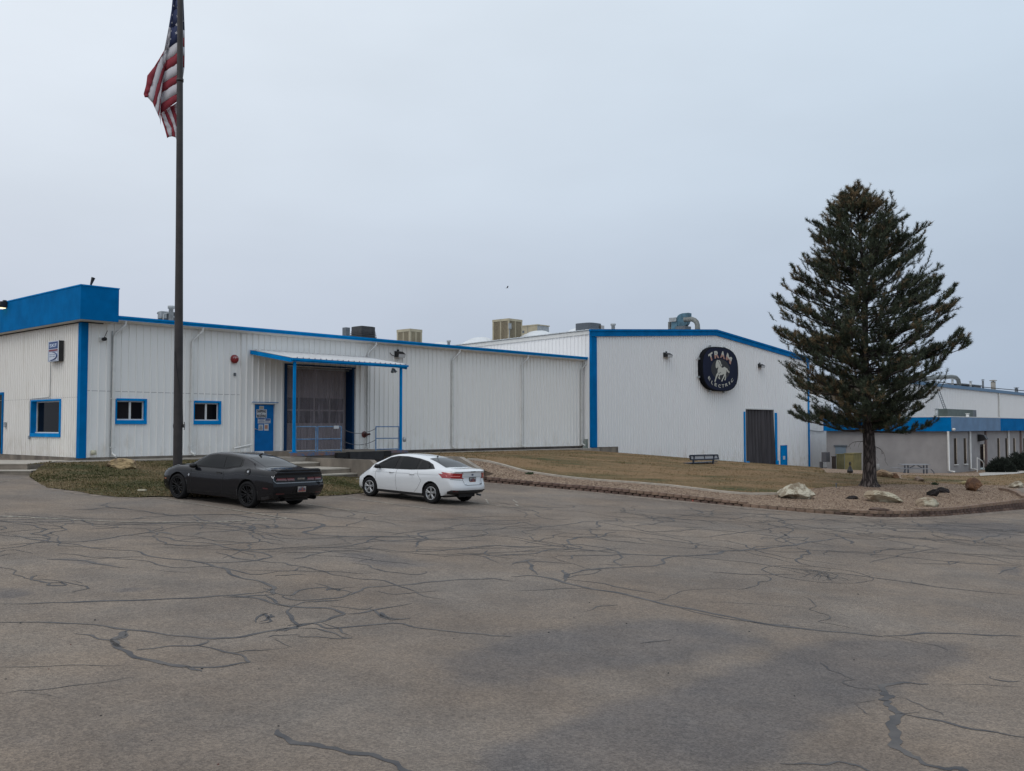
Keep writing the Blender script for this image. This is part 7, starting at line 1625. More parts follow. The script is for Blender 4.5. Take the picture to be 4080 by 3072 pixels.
a = onf(3834, 1527, FW+4); b = onf(3912, 1527, FW+4); z0_ = A_[0]*a[0]+A_[1]-.4
o = gh('roof_hood', a[0], FW+4, z0_, 'dark open sided box hood on the far roof', 'hood'); mb = MB(); mb.box(a[0], b[0], FW+4, FW+7, a[1]-.12, a[1]+.0, 0); mb.box((a[0]*.4+b[0]*.6), b[0]-.1, FW+4.1, FW+7, z0_, a[1]-.121, 0); mb.box(a[0]+.1, a[0]*.4+b[0]*.6-.01, FW+6, FW+6.1, z0_, a[1]-.121, 1); mb.build('hood', [M_greyd, M_dark], o)
o = gh('exhaust_duct', onf(3750, 1510, FW+3)[0], FW+3, 8, 'big curved grey exhaust duct on the far roof right of the pine', 'duct')
mb = MB(); pts = [onf(u, v, FW+3) for u, v in ((3660, 1512), (3720, 1505), (3790, 1501), (3808, 1504), (3818, 1514), (3821, 1530), (3821, 1545))]; r_ = abs(onf(3750, 1496, FW+3)[1]-onf(3750, 1512, FW+3)[1])/2*1.05
mb.tube([(p[0], FW+3, p[1]) for p in pts], [r_]*7, 14); mb.build('duct', M_duct, o)
# ladder leaning on the far hall
o = gh('ladder', onf(3770, 1660, FW-2)[0], FW-2, OR, 'dark extension ladder leaning against the far hall', 'ladder')
for (u0, v0), (u1, v1) in (((3771, 1657), (3732, 1548)), ((3779, 1655), (3740, 1546))):
    p = onf(u0, v0, FW-3); q = onf(u1, v1, FW-.3); mb = MB(); mb.bar((p[0], FW-3, p[1]), (q[0], FW-.3, q[1]), .07, .1); mb.build('stile', M_greyd, o)
mb = MB()
for k in range(14):
    t = (k+.5)/14; P = []
    for (u0, v0), (u1, v1) in (((3771, 1657), (3732, 1548)), ((3779, 1655), (3740, 1546))):
        p = onf(u0, v0, FW-3); q = onf(u1, v1, FW-.3); P.append((p[0]+(q[0]-p[0])*t, FW-3+2.7*t, p[1]+(q[1]-p[1])*t))
    mb.tube(P, .025, 5)
tag(mb.build('rungs', M_greyd, o))
# overhead wire
p0 = at_y(3600, 1504, 130); p1 = at_y(4300, 1572, 110); mb = MB(); mb.tube([p0.lerp(p1, t)-Vector((0, 0, .8*4*t*(1-t)*.3)) for t in [k/12 for k in range(13)]], .045, 5); tag(mb.build('overhead_wire', M_dark), 'thin dark wire crossing above the far roof', 'wire')

# ================================================================== YARD OBJECTS
# park bench seen from behind
bc = onT(2804, 1852); bs, bw = W2L(bc.x, bc.y)
SB = fac(2750, 1816, bw)[0]; 
o = gh('park_bench', bs, bw, bc.z-.1, 'dark blue metal park bench seen from behind on the lawn by the tall hall', 'bench')
M_bn = mat('bench_blue', (.022, .035, .06), .55)
def bq(x, y, w): return fac(2400+x/3.687, 1640+y/3.687, w)
tl = bq(1283, 645, bw); tr = bq(1692, 636, bw); bl = bq(1300, 708, bw); br = bq(1703, 695, bw)
def fb_(a, b):   # bilinear on back
    p = Vector(tl).lerp(Vector(tr), a); q = Vector(bl).lerp(Vector(br), a); r = p.lerp(q, b); return Vector((r.x, bw, r.y))
mb = MB()
for a, b in (((0, 0), (1, 0)), ((0, 1), (1, 1)), ((0, 0), (0, 1)), ((1, 0), (1, 1)), ((.5, 0), (.5, 1))): mb.bar(fb_(*a), fb_(*b), .06, .07 if a[0] != .5 else .03)
bk_ = mb.build('backrest', M_bn, o)
mb = MB(); q0 = fb_(0, 0); q1 = fb_(1, 1)
mb.add([fb_(.02, .1), fb_(.98, .1), fb_(.98, .9), fb_(.02, .9)], [(0, 1, 2, 3)]); me_ = mat('bench_mesh', (.50, .52, .56), .7); mb.build('mesh_panel', me_, o)
sz = fb_(0, 1).z-.17
mb = MB(); mb.box(fb_(0, 1).x+.05, fb_(1, 1).x+.0, bw+.05, bw+.48, sz-.03, sz+.01); mb.build('seat', M_bn, o)
for a in (.14, .85):
    s_ = fb_(a, 0).x; gz = float(T(*L2W(s_, bw).xy)[0]); mb = MB(); mb.bar((s_, bw-.02, fb_(a, 0).z), (s_, bw+.06, gz-.1), .07, .07); mb.bar((s_, bw+.40, sz), (s_, bw+.35, gz-.1), .07, .07); mb.build('leg', M_bn, o)
# picnic table
pt = onT(3641, 1886); ps, pw_ = W2L(pt.x, pt.y)
def pxy(u, v, y): return at_y(u, v, y)
yT = pt.y; o = empty('picnic_table', (pt.x, yT, pt.z), 0, 'grey picnic table with attached benches against the grey office wall', 'picnic table'); OFFS[o.name] = tuple(o.location); gz = pt.z
L0 = at_y(3588, 1850, yT).x; L1 = at_y(3697, 1850, yT).x; zt = at_y(3640, 1849.5, yT).z; b0 = at_y(3583, 1866, yT-.6).x; b1 = at_y(3703, 1866, yT-.6).x; zs_ = at_y(3640, 1866.5, yT-.6).z
M_pt = mat('picnic_grey', (.22, .225, .24), .6); M_ptl = mat('picnic_frame', (.075, .085, .11), .55)
mb = MB(); mb.box(L0, L1, yT-.38, yT+.38, zt-.05, zt); mb.build('tabletop', M_pt, o)
for y in (-.72, .58): mb = MB(); mb.box(b0, b1, yT+y, yT+y+.26, zs_-.045, zs_); mb.build('bench', M_pt, o)
for t in (.155, .84):
    x = L0+(L1-L0)*t
    for dx in (-.10, .10): mb = MB(); mb.bar((x+dx, yT-.25, zt-.06), (x+dx, yT-.25, gz), .09, .06); mb.build('leg', M_ptl, o)
    sgn = -1 if t < .5 else 1
    mb = MB(); mb.tube([(x+sgn*.20, yT-.62, zs_-.05), (x+sgn*.36, yT-.66, zs_-.25), (x+sgn*.36, yT-.66, gz)], .03, 6); mb.build('leg', M_ptl, o)
    mb = MB(); mb.tube([(x-sgn*.50, yT-.30, zt-.06), (x-sgn*.20, yT-.25, zs_+.02)], .03, 6); mb.build('brace', M_ptl, o)
# cabinets by the grey office
cg = onT(3395, 1890); 
def cab(uL, uC, uR, vT, vB, yy, label, m, zb, lean=.0):
    c = at_y(uC, vB, yy); zt = at_y(uC, vT, yy).z; s0, w0 = W2L(c.x, c.y); s1 = fac(uR, vT, w0)[0]; w1 = sid(uL, vT, s0)[0]
    o = gh('utility_cabinet', s0, w0, zb, label, 'utility cabinet', 'olive utility cabinets by the grey office'); mb = MB(); mb.box(s0, s1, w0, w1, zb, zt-.06, 0); mb.box(s0-.04, s1+.04, w0-.04, w1+.04, zt-.058, zt, 0); mb.build('body', m, o)
    mb = MB(); mb.box(s0+.08, s1-.06, w0-.02, w0-.003, zb+.15, zt-.15); mb.build('door', m, o); return o
M_olv = mat('olive_paint', (.20, .175, .075), .6, var=.2, vs=2)
cab(3365, 3401, 3432, 1806, 1887, 75.5, 'tall olive green utility cabinet directly left of the pine trunk', M_olv, -1.75)
cab(3332, 3334, 3364, 1809, 1882, 77.5, 'olive green utility cabinet left of the taller one', M_olv, -1.7)
cab(3314, 3316, 3331, 1818, 1882, 79.0, 'narrow dark brown cabinet beside the olive cabinets', mat('brown_cabinet', (.07, .05, .04), .7), -1.7)
q0 = at_y(3292, 1841, 78.5); s_, w_ = W2L(q0.x, q0.y); s1_ = fac(3307, 1841, w_)[0]; wl_ = sid(3273, 1841, s_)[0]; zt = at_y(3292, 1802, 78.5).z
o = gh('electrical_box', s_, w_, q0.z, 'grey electrical box hung on the white link wing wall', 'electrical box'); mb = MB(); mb.box(s_, s1_, w_, wl_, q0.z, zt); mb.box((s_+s1_)/2-.1, (s_+s1_)/2+.1, w_+.5, w_+.7, q0.z-.9, q0.z-.002); mb.build('box', mat('box_grey', (.11, .11, .12), .6), o)
# black smokers' post
q0 = onT(3387, 1884); zt = at_y(3387, 1840, q0.y).z; h = zt-q0.z
o = empty('ash_receptacle', tuple(q0), 0, 'black smokers post with a flared base in front of the olive cabinet', 'ashtray'); OFFS[o.name] = tuple(q0)
mb = MB(); mb.lathe([(0, 0), (.15, 0), (.155, .12), (.14, .15), (.10, .22), (.09, .28), (.04, .36), (.03, h-.16), (.05, h-.14), (.05, h-.03), (.03, h), (0, h)], tuple(q0), 'Z', 16); mb.build('post', M_black, o)
q0 = onT(3499, 1880); zt = at_y(3499, 1848, q0.y).z; o = empty('bollard', tuple(q0), 0, 'grey concrete bollard right of the pine trunk by the office', 'bollard'); OFFS[o.name] = tuple(q0); mb = MB(); mb.lathe([(0, 0), (.10, 0), (.10, zt-q0.z-.05), (0, zt-q0.z)], tuple(q0), 'Z', 12); mb.build('post', mat('bollard_grey', (.25, .25, .25), .8), o)
# sprinkler stake on the gravel
q0 = onT(3332, 1945); zt = at_y(3332, 1925, q0.y).z; mb = MB(); mb.tube([tuple(q0-Vector((0, 0, .05))), (q0.x, q0.y, zt)], .02, 6); mb.box(q0.x-.035, q0.x+.035, q0.y-.03, q0.y+.03, zt-.04, zt); tag(mb.build('stake', M_greyd), 'thin dark stake left of the pine trunk', 'stake')
mb = MB(); q0 = onT(3906, 1873); mb.lathe([(.0, .16), (.12, .2), (.32, .2), (.4, .12), (.34, .0), (0, 0)], tuple(q0), 'Z', 16); mb.lathe([(0, .3), (.14, .25), (.16, .1), (.1, 0)], (q0.x+.7, q0.y, q0.z+.05), 'Z', 12); tag(mb.build('plastic_sheeting', mat('pale_plastic', (.45, .52, .52), .4, bump=.5, bs=6)), 'crumpled pale plastic lying at the downspout of the grey office', 'plastic')
q0 = on_surf(T2, 272, 1960); mb = MB(); mb.box(q0.x-.13, q0.x+.13, q0.y-.05, q0.y+.06, q0.z+.03, q0.z+.07); mb = MB(); q0 = on_surf(T2, 566, 1961); mb.prism([(-.12, -.04), (.1, -.05), (.13, .03), (0, .05), (-.11, .03)], lambda a, b, d: (q0.x+a, q0.y+b, q0.z+.04+d), 0, .04); tag(mb.build('litter', mat('litter', (.55, .5, .38), .8)), 'small cream scrap of litter on the left lawn', 'litter')
q0 = on_ground(2766, 1999); mb = MB(); mb.prism([(-.10, -.03), (.02, -.05), (.12, .0), (.05, .05), (-.06, .04)], lambda a, b, d: (q0.x+a, q0.y-.05+b, q0.z+.01+d), 0, .07); tag(mb.build('litter', mat('litter_red', (.5, .14, .10), .7)), 'crumpled red scrap at the foot of the block wall', 'litter')
# pebbles on the asphalt
rp = random.Random(21)
for i, (f_, x, y) in enumerate(((LC, 211, 668), (LC, 305, 563), (LC, 872, 667), (LC, 1118, 668), (LC, 432, 836), (LC, 436, 870), (LC, 655, 978), (LC, 1203, 915), (LC, 1440, 1010), (LC, 943, 1080), (LC, 410, 457), (RC, 158, 510), (RC, 267, 447), (RC, 495, 472), (RC, 675, 686), (RC, 1477, 629), (RC, 2068, 980), (RC, 335, 381), (RC, 1025, 507), (RC, 1220, 785), (LC, 88, 470), (LC, 25, 712), (LC, 1960, 537), (RC, 1495, 345))):
    q0 = on_ground(*f_(x, y)); mb = MB(); s_ = rp.uniform(.005, .009)*(q0.y/9); mb.add([(q0.x+a*s_*rp.uniform(.7, 1.3), q0.y+b*s_, q0.z+c*s_) for a, b, c in ((-1, -1, 0), (1, -.8, 0), (1.1, 1, 0), (-.9, 1, 0), (-.6, -.6, 1), (.7, -.5, .9), (.6, .6, 1.1), (-.5, .7, .8))], [(0, 1, 5, 4), (1, 2, 6, 5), (2, 3, 7, 6), (3, 0, 4, 7), (4, 5, 6, 7)])
    red = i in (0, 1, 9); tag(mb.build('pebble', mat('pebble_red', (.10, .03, .025), .8) if red else mat('pebble_dark', (.03, .03, .03), .8)), 'small dark reddish pebble lying on the asphalt' if red else 'small near black pebble lying on the asphalt', 'pebble', 'pebbles on the asphalt')

# ================================================================== ROCKS
def rock(name, px, base_v, wpx, hpx, dep, label, m, seed, cuts=9, flat=.0, prof=None, surf=T, slant=0., group=None, rot=0., prox=.55):
    """px: centre u; sits where pixel (u, base_v) meets the surface"""
    q = on_surf(surf, px, base_v); sc_ = q.y/FPX; wd = wpx*sc_; ht = hpx*sc_; rr_ = random.Random(seed)
    b = bmesh.new(); bmesh.ops.create_icosphere(b, subdivisions=5, radius=1.0); pl = []
    for k in range(cuts):
        n = Vector((rr_.gauss(0, 1), rr_.gauss(0, 1), rr_.gauss(0, .8))).normalized(); pl.append((n, rr_.uniform(.55, .82)))
    from mathutils import noise as mn
    for v in b.verts:
        p = v.co.copy()
        for n, d in pl:
            e = p.dot(n)-d
            if e > 0: p -= n*e*.92
        p *= 1+.14*mn.noise(p*1.9+Vector((seed, 0, 0)))-.10*abs(mn.noise(p*3.7+Vector((0, seed, 0))))+.05*mn.noise(p*8)+.03*mn.noise(p*17)
        v.co = p
    xs = [v.co.x for v in b.verts]; zs = [v.co.z for v in b.verts]; ys = [v.co.y for v in b.verts]; x0, x1, y0, y1, z0, z1 = min(xs), max(xs), min(ys), max(ys), min(zs), max(zs)
    emb = .25
    for v in b.verts:
        a = (v.co.x-x0)/(x1-x0); c = (v.co.z-z0)/(z1-z0); d = (v.co.y-y0)/(y1-y0)-.5
        hh = 1.
        if prof: hh = interp(prof, a)
        z = (c*(1+emb)-emb)*ht*(hh if c > emb/(1+emb) else 1)
        v.co = Vector(((a-.5)*wd, d*dep, z+slant*(a-.5)*ht))
    me = bpy.data.meshes.new(name); b.to_mesh(me); b.free(); me.materials.append(m)
    for p in me.polygons: p.use_smooth = True
    try: me.set_sharp_from_angle(angle=radians(16))
    except Exception: pass
    o = bpy.data.objects.new(name, me); COL.objects.link(o); o.location = (q.x, q.y+dep*.42, q.z); o.rotation_euler = (0, 0, rot); return tag(o, label, 'rock', group)
def rock_mat(name, a, b_, bump=.8, scale=2.5):
    m = mat(name, a, .92, spec=.15); n, l, bb_ = nodes_of(m); tcn = n.new('ShaderNodeTexCoord')
    q = n.new('ShaderNodeTexNoise'); q.inputs['Scale'].default_value = scale; q.inputs['Detail'].default_value = 9; q.inputs['Roughness'].default_value = .7; l(tcn.outputs['Object'], q.inputs['Vector'])
    r = n.new('ShaderNodeValToRGB'); l(q.outputs['Fac'], r.inputs[0]); e = r.color_ramp.elements; e[0].position = .44; e[0].color = (*b_, 1); e[1].position = .53; e[1].color = (*a, 1); l(r.outputs[0], bb_.inputs['Base Color'])
    bp = n.new('ShaderNodeBump'); bp.inputs['Strength'].default_value = bump; bp.inputs['Distance'].default_value = .06; q2 = n.new('ShaderNodeTexNoise'); q2.inputs['Scale'].default_value = 7; q2.inputs['Detail'].default_value = 8; l(tcn.outputs['Object'], q2.inputs['Vector']); l(q2.outputs['Fac'], bp.inputs['Height']); l(bp.outputs[0], bb_.inputs['Normal']); return m
Rw = rock_mat('rock_white', (.47, .43, .34), (.22, .18, .13)); Rw2 = rock_mat('rock_pale', (.46, .42, .32), (.30, .24, .17), scale=1.2); Rt = rock_mat('rock_tan', (.33, .235, .15), (.19, .13, .085)); Rb = rock_mat('rock_black', (.035, .03, .03), (.018, .016, .016)); Rbr = rock_mat('rock_brown', (.19, .105, .062), (.11, .065, .045), scale=1.4); Ry = rock_mat('rock_yellow', (.40, .34, .18), (.25, .19, .11)); Rl = rock_mat('rock_lawn', (.40, .30, .17), (.25, .18, .12), scale=1.5)
rock('boulder', 472, 1868, 121, 42, .75, 'flat tan boulder on the left lawn by the sidewalk', Rl, 3, prof=[(0, .75), (.25, 1), (.7, .95), (1, .75)], surf=T2)
rock('boulder', 3186, 1989, 148, 75, 1.1, 'large white lichen covered boulder at the left of the gravel bed', Rw, 12, prof=[(0, .25), (.15, .55), (.4, .78), (.8, 1.05), (.93, .95), (1, .6)])
rock('boulder', 3536, 2004, 152, 62, .95, 'long pale slab like boulder in front of the pine trunk', Rw2, 21, cuts=7, prof=[(0, 1.05), (.15, 1.05), (.5, .75), (.8, .48), (1, .15)])
rock('boulder', 3713, 2020, 98, 38, .7, 'small rounded pale boulder sunk in the gravel', rock_mat('rock_pale2', (.42, .39, .30), (.28, .22, .16), scale=2), 33, prof=[(0, .85), (.4, 1), (.8, .75), (1, .4)])
rock('boulder', 3728, 1978, 48, 28, .5, 'black rounded boulder in front of the other dark one', Rb, 41); rock('boulder', 3763, 1965, 58, 24, .5, 'low black angular boulder behind the rounded one', Rb, 45, prof=[(0, .5), (.3, 1), (1, .8)])
rock('boulder', 3398, 1990, 58, 15, .3, 'flat black stone in the gravel left of the pine', Rb, 51, prof=[(0, .4), (.3, 1), (1, .9)])
rock('boulder', 3894, 1957, 68, 52, .8, 'upright reddish brown boulder at the right of the gravel bed', Rbr, 61, cuts=5, prof=[(0, .6), (.3, .98), (.7, 1.02), (1, .75)])
rock('boulder', 3850, 1932, 38, 15, .5, 'small yellowish stone behind the upright brown boulder', Ry, 71, prof=[(0, .8), (.5, 1), (1, .9)])
rock('boulder', 3535, 1905, 88, 34, 1.2, 'wide low tan boulder behind the pine trunk', Rt, 81, prof=[(0, .4), (.35, 1), (.7, .8), (1, .5)]); rock('boulder', 3569, 1907, 38, 22, .6, 'small dark brown boulder touching the wide tan one', Rbr, 85)
rock('boulder', 3670, 1919, 38, 21, .6, 'small pale brown boulder on the gravel strip below the picnic table', rock_mat('rock_pinkish', (.28, .21, .16), (.17, .12, .09)), 91, prof=[(0, .7), (.5, 1), (1, .6)])
rock('boulder', 4062, 1946, 60, 28, .8, 'rough pale stone cut by the right edge of the photo', Rw, 95, prof=[(0, .7), (.3, .8), (.6, 1), (1, .9)]); rock('stone_slab', 3510, 2037, 90, 14, .3, 'broken dark capstone lying on the block wall', mat('cap_dark', (.11, .075, .06), .95, bump=.6), 99, cuts=3)
rock('boulder', 1285, 1866, 10, 5, .3, 'small stone', Rt, 101) if False else None

# ================================================================== PINE TREE
rt = random.Random(11)
TB = onT(3465, 1938); TH = at_y(3440, 716, TB.y).z-TB.z; sc_ = TB.y/FPX
pine = empty('pine_tree', tuple(TB), 0, 'tall pine with dark green and browning needles on the gravel bed', 'tree'); OFFS[pine.name] = tuple(TB)
def axis(z):   # trunk centre at height z above base
    return Vector((TB.x-(.26)*(z/TH)**1.2+.06*sin(z*.9), TB.y+.10*sin(z*.7), TB.z+z))
def bark_mat():
    m = mat('pine_bark', (.06, .052, .05), .95, spec=.1); n, l, b = nodes_of(m); tcn = n.new('ShaderNodeTexCoord'); mp_ = n.new('ShaderNodeMapping'); mp_.inputs['Scale'].default_value = (1, 1, .22); l(tcn.outputs['Object'], mp_.inputs[0])
    nzn = n.new('ShaderNodeTexNoise'); nzn.inputs['Scale'].default_value = 3; l(mp_.outputs[0], nzn.inputs['Vector']); ad = n.new('ShaderNodeVectorMath'); ad.operation = 'MULTIPLY_ADD'; l(nzn.outputs['Color'], ad.inputs[0]); ad.inputs[1].default_value = (.6, .6, .5); l(mp_.outputs[0], ad.inputs[2])
    vo = n.new('ShaderNodeTexVoronoi'); vo.feature = 'DISTANCE_TO_EDGE'; vo.inputs['Scale'].default_value = 6.5; l(ad.outputs[0], vo.inputs['Vector'])
    r = n.new('ShaderNodeValToRGB'); l(vo.outputs['Distance'], r.inputs[0]); e = r.color_ramp.elements; e[0].position = .04; e[0].color = (.026, .022, .021, 1); e[1].position = .32; e[1].color = (.125, .105, .098, 1)
    l(r.outputs[0], b.inputs['Base Color']); bp = n.new('ShaderNodeBump'); bp.inputs['Strength'].default_value = 1; bp.inputs['Distance'].default_value = .06; l(vo.outputs['Distance'], bp.inputs['Height']); l(bp.outputs[0], b.inputs['Normal']); return m
M_bark = bark_mat()
mb = MB(); zs_l = [-.3, 0, .12, .35, .8, 1.5, 2.5, 4, 6, 8, 10, 12, TH-.1]
rad = [.52, .46, .36, .295, .27, .25, .235, .20, .155, .11, .07, .035, .012]
vs = []; n = 26
for z, r_ in zip(zs_l, rad):
    c = axis(max(0, z)); c.z = TB.z+z
    for k in range(n):
        t = 2*pi*k/n; q = r_*(1+(.06*sin(3*t+z)+.05*sin(7*t-z*2)+.10*(sin(5*t+1) if z < .3 else 0))); vs.append((c.x+q*cos(t), c.y+q*sin(t), c.z))
mb.add(vs, [(i*n+k, i*n+(k+1) % n, (i+1)*n+(k+1) % n, (i+1)*n+k) for i in range(len(zs_l)-1) for k in range(n)], 0, True)
trunk = mb.build('trunk', M_bark, pine)
# envelope measured in the photo: height v -> half widths left / right (full photo px from the trunk axis at u=3440)
ENV = [(716, 4, 4), (745, 45, 40), (800, 95, 100), (850, 145, 140), (900, 185, 195), (960, 205, 245), (1010, 245, 255), (1070, 250, 250), (1100, 315, 240), (1150, 335, 285), (1180, 355, 325), (1230, 345, 345), (1300, 340, 310), (1340, 330, 345), (1380, 345, 380), (1420, 350, 370), (1480, 352, 320), (1540, 330, 260), (1600, 290, 220), (1650, 190, 130), (1690, 120, 80)]
def env(z, side):
    v = 1938-(z)/sc_*1.0; vs_ = [e[0] for e in ENV]; w = [e[1 if side < 0 else 2] for e in ENV]; return float(np.interp(v, vs_, w))*sc_
from mathutils.noise import noise as noise_
limbs = MB(); needles = {'v': [], 'm': []}
def clump(p, d, L_=.16, n=15, brown=0.):
    L_ *= .98; n = int(n*2.2)
    d = d.normalized(); up = Vector((0, 0, 1)); a = d.cross(up); a = a.normalized() if a.length > .01 else Vector((1, 0, 0)); b = a.cross(d)
    tone = rt.random(); base = (2 if rt.random() < brown else 0)
    for k in range(n):
        t = rt.uniform(0, 6.28); sp = rt.uniform(.25, 1.3); dd = (d*rt.uniform(.1, 1.0)+(a*cos(t)+b*sin(t))*sp+Vector((0, 0, .28))).normalized(); ln = L_*rt.uniform(.7, 1.25)
        s_ = p+d*rt.uniform(-.12, .06); w = dd.cross(Vector((rt.gauss(0, 1), rt.gauss(0, 1), rt.gauss(0, 1)))).normalized()*rt.uniform(.0055, .011)
        needles['v'] += [s_-w, s_+w, s_+dd*ln]; needles['m'].append(base+(1 if (tone > .55) != (rt.random() < .15) else 0) if base == 0 else 2+(1 if tone > .5 else 0))
def branch(z0, az, L_, rise, r0, foli=.35, brown=.1, sag=0.):
    p = axis(z0); dirh = Vector((cos(az), sin(az), 0)); P = []; n = max(5, int(L_/.35)); q = p.copy(); wob = rt.uniform(-.5, .5); kk = rt.uniform(0, 6)
    for i in range(n+1):
        t = i/n; el = rise+(.70*t*t if sag < 0 else .40*t*t)-max(0, sag)*(1-t); a2 = az+wob*t+.16*sin(i*1.3+kk); el += .13*sin(i*1.1+kk*2)
        P.append(q.copy()); q = q+Vector((cos(a2)*cos(el), sin(a2)*cos(el), sin(el)))*(L_/n)
    limbs.tube(P, [r0*(1-.85*i/n)+.006 for i in range(n+1)], 6, caps=False)
    sd_ = Vector((rt.uniform(0, 99), 0, 0))
    # side shoots
    m_ = int(L_/.12)
    for j in range(m_):
        t = foli+(1-foli)*(j+rt.random())/m_
        if t > 1: t = 1
        x = t*n; i = min(n-1, int(x)); c = P[i].lerp(P[i+1], x-i); fd = (P[i+1]-P[i]).normalized()
        if t < .93 and noise_(c*1.15+Vector((31, 7, 3))) < -.20: continue
        sgn = rt.choice((-1, 1)); side = fd.cross(Vector((0, 0, 1))).normalized()*sgn; ln = rt.uniform(.25, .62)*(1.15-.6*abs(t-.55))*min(1, .45+L_/3.2)
        dd = (fd*rt.uniform(.5, 1.1)+side*rt.uniform(.25, 1.0)+Vector((0, 0, rt.uniform(.0, .8)))).normalized()
        e = c+dd*ln; mid = c+dd*ln*.5-Vector((0, 0, .03)); limbs.tube([c, mid, e], [.012, .009, .005], 4, caps=False)
        bz = brown*(1.1 if t > .8 else .5)
        k = max(2, int(ln/.13))
        for s_ in range(k): 
            tt = .25+.75*(s_+1)/k; clump(c.lerp(e, tt)+Vector((rt.gauss(0, .02), rt.gauss(0, .02), 0)), (dd*.7+Vector((rt.gauss(0, .25), rt.gauss(0, .25), .45))), .15, 11, bz)
        clump(e, dd+Vector((0, 0, .5)), .17, 16, bz)
    for s_ in range(4): clump(P[-1]-(P[-1]-P[-2])*s_*.35, P[-1]-P[-2]+Vector((0, 0, .1)), .17, 14, brown*1.6)
z = 2.55
while z < TH-.25:
    f = z/TH; nb = 7 if f < .45 else (5 if f < .75 else 4)
    a0 = rt.uniform(0, 6.28)
    for k in range(nb):
        az = a0+2*pi*k/nb+rt.uniform(-.35, .35); cx = cos(az); rise = -.02+.52*f+rt.uniform(-.16, .16)
        hz = z+rt.uniform(-.2, .2)
        # envelope where the tip will be
        L1 = env(hz, -1); L2 = env(hz, 1); base = 2.0
        for it in range(3):
            tipz = hz+base*sin(rise+.15)*.9; wl, wr = env(tipz, -1), env(tipz, 1); base = (wl*(1-cx)/2+wr*(1+cx)/2)
        Lb = base*(rt.uniform(.86, 1.05) if (rt.random() < .3 or (abs(cx) > .7 and rt.random() < .8)) else rt.uniform(.5, .85))/max(.55, cos(rise+.15))
        if rt.random() < .13: Lb *= .6
        
        brown = .08+(.55 if f > .86 else .0)+(.22 if (cx < -.3 and .50 < f < .75) else 0)+(.25 if (cx < -.5 and f < .42) else 0)+rt.choice((0, 0, .15))
        branch(hz, az, Lb, rise, .018+.04*(1-f)*min(1, Lb/2.5), .26 if f < .6 else .14, brown, rt.choice((0, 0, .06, -1)) if f < .5 else 0)
    z += (.34 if f < .35 else (.31 if f < .7 else .27))*rt.uniform(.7, 1.3)
# a few signature low limbs
branch(2.45, pi+.15, 3.3, .16, .06, .28, .05, .12); branch(2.35, -.2, 2.7, .06, .045, .3, .12, .08); branch(2.5, .5, 2.9, .2, .045, .3, .1); branch(2.6, pi-.5, 3.1, .12, .05, .3, .2, .05); branch(2.4, -1.2, 2.3, .1, .045, .35, .1, .05); branch(2.7, -1.8, 2.6, .14, .05, .3, .1, .05)
nfill = 0
for i in range(3000):
    zq = 2.6+(TH-2.9)*rt.random()**1.25; az = rt.uniform(0, 6.283); cx = cos(az); R_e = env(zq, -1)*(1-cx)/2+env(zq, 1)*(1+cx)/2
    R_e *= .96+.42*noise_(Vector((cx*1.6, sin(az)*1.6, zq*.95)))
    rr = R_e*(.12+.84*rt.random()**.62); c = axis(zq)+Vector((cos(az)*rr, sin(az)*rr, 0)); c.z -= .22*rr*.3
    if noise_(c*.95+Vector((11, 5, 2))) < (-.03 if zq < TH*.6 else -.05): continue
    out = Vector((cos(az), sin(az), 0)); ln = rt.uniform(.22, .42); dd = (out*rt.uniform(.3, 1.0)+Vector((rt.gauss(0, .35), rt.gauss(0, .35), rt.uniform(.35, 1.0)))).normalized()
    s0_ = c-dd*ln*.6-out*.12; limbs.tube([s0_, c, c+dd*ln], [.011, .009, .004], 4, caps=False); f = zq/TH
    bz = .03+(.4 if f > .86 else 0)+(.35 if noise_(c*.6+Vector((50, 0, 9))) > .30 else 0)
    for j in range(3): clump(c+dd*ln*(.1+.45*j), dd+Vector((0, 0, .4)), .155, 10, bz)
for a in (-.3, .25, -.9, 3.6):    # bare hanging twigs
    c = axis(1.75+rt.random()*.4); q = c.copy(); d = Vector((cos(a), sin(a), .05)); P = [q.copy()]
    for i in range(9): d = (d+Vector((rt.gauss(0, .28), rt.gauss(0, .28), -.16+rt.gauss(0, .15)))).normalized(); q = q+d*.12; P.append(q.copy())
    limbs.tube(P, [.018-.0016*i for i in range(10)], 5, caps=False)
    for i in (3, 5, 6, 8): e = P[i]+Vector((rt.gauss(0, .16), rt.gauss(0, .2), -.16+rt.gauss(0, .08))); limbs.tube([P[i], P[i].lerp(e, .5)+Vector((rt.gauss(0, .04), 0, 0)), e], .006, 4, caps=False)
limbs.build('limbs', mat('limb_bark', (.045, .036, .034), .95, var=.3, vs=6), pine, fix=False)
V = np.array([tuple(v) for v in needles['v']], np.float32)-np.array(tuple(TB), np.float32); nf = len(V)//3
me = bpy.data.meshes.new('crown'); me.vertices.add(len(V)); me.vertices.foreach_set('co', V.ravel()); me.loops.add(len(V)); me.loops.foreach_set('vertex_index', np.arange(len(V), dtype=np.int32))
me.polygons.add(nf); me.polygons.foreach_set('loop_start', np.arange(0, len(V), 3, dtype=np.int32))
for nm, c in (('needle_dark', (.034, .046, .030)), ('needle_green', (.078, .096, .058)), ('needle_brown', (.145, .108, .062)), ('needle_rust', (.22, .16, .09))): me.materials.append(mat(nm, c, .75, spec=.25))
me.polygons.foreach_set('material_index', np.array(needles['m'], np.int32)); me.update(calc_edges=True)
cr_ = bpy.data.objects.new('crown', me); COL.objects.link(cr_); cr_.parent = pine
print('needles', nf, 'tree height', TH)

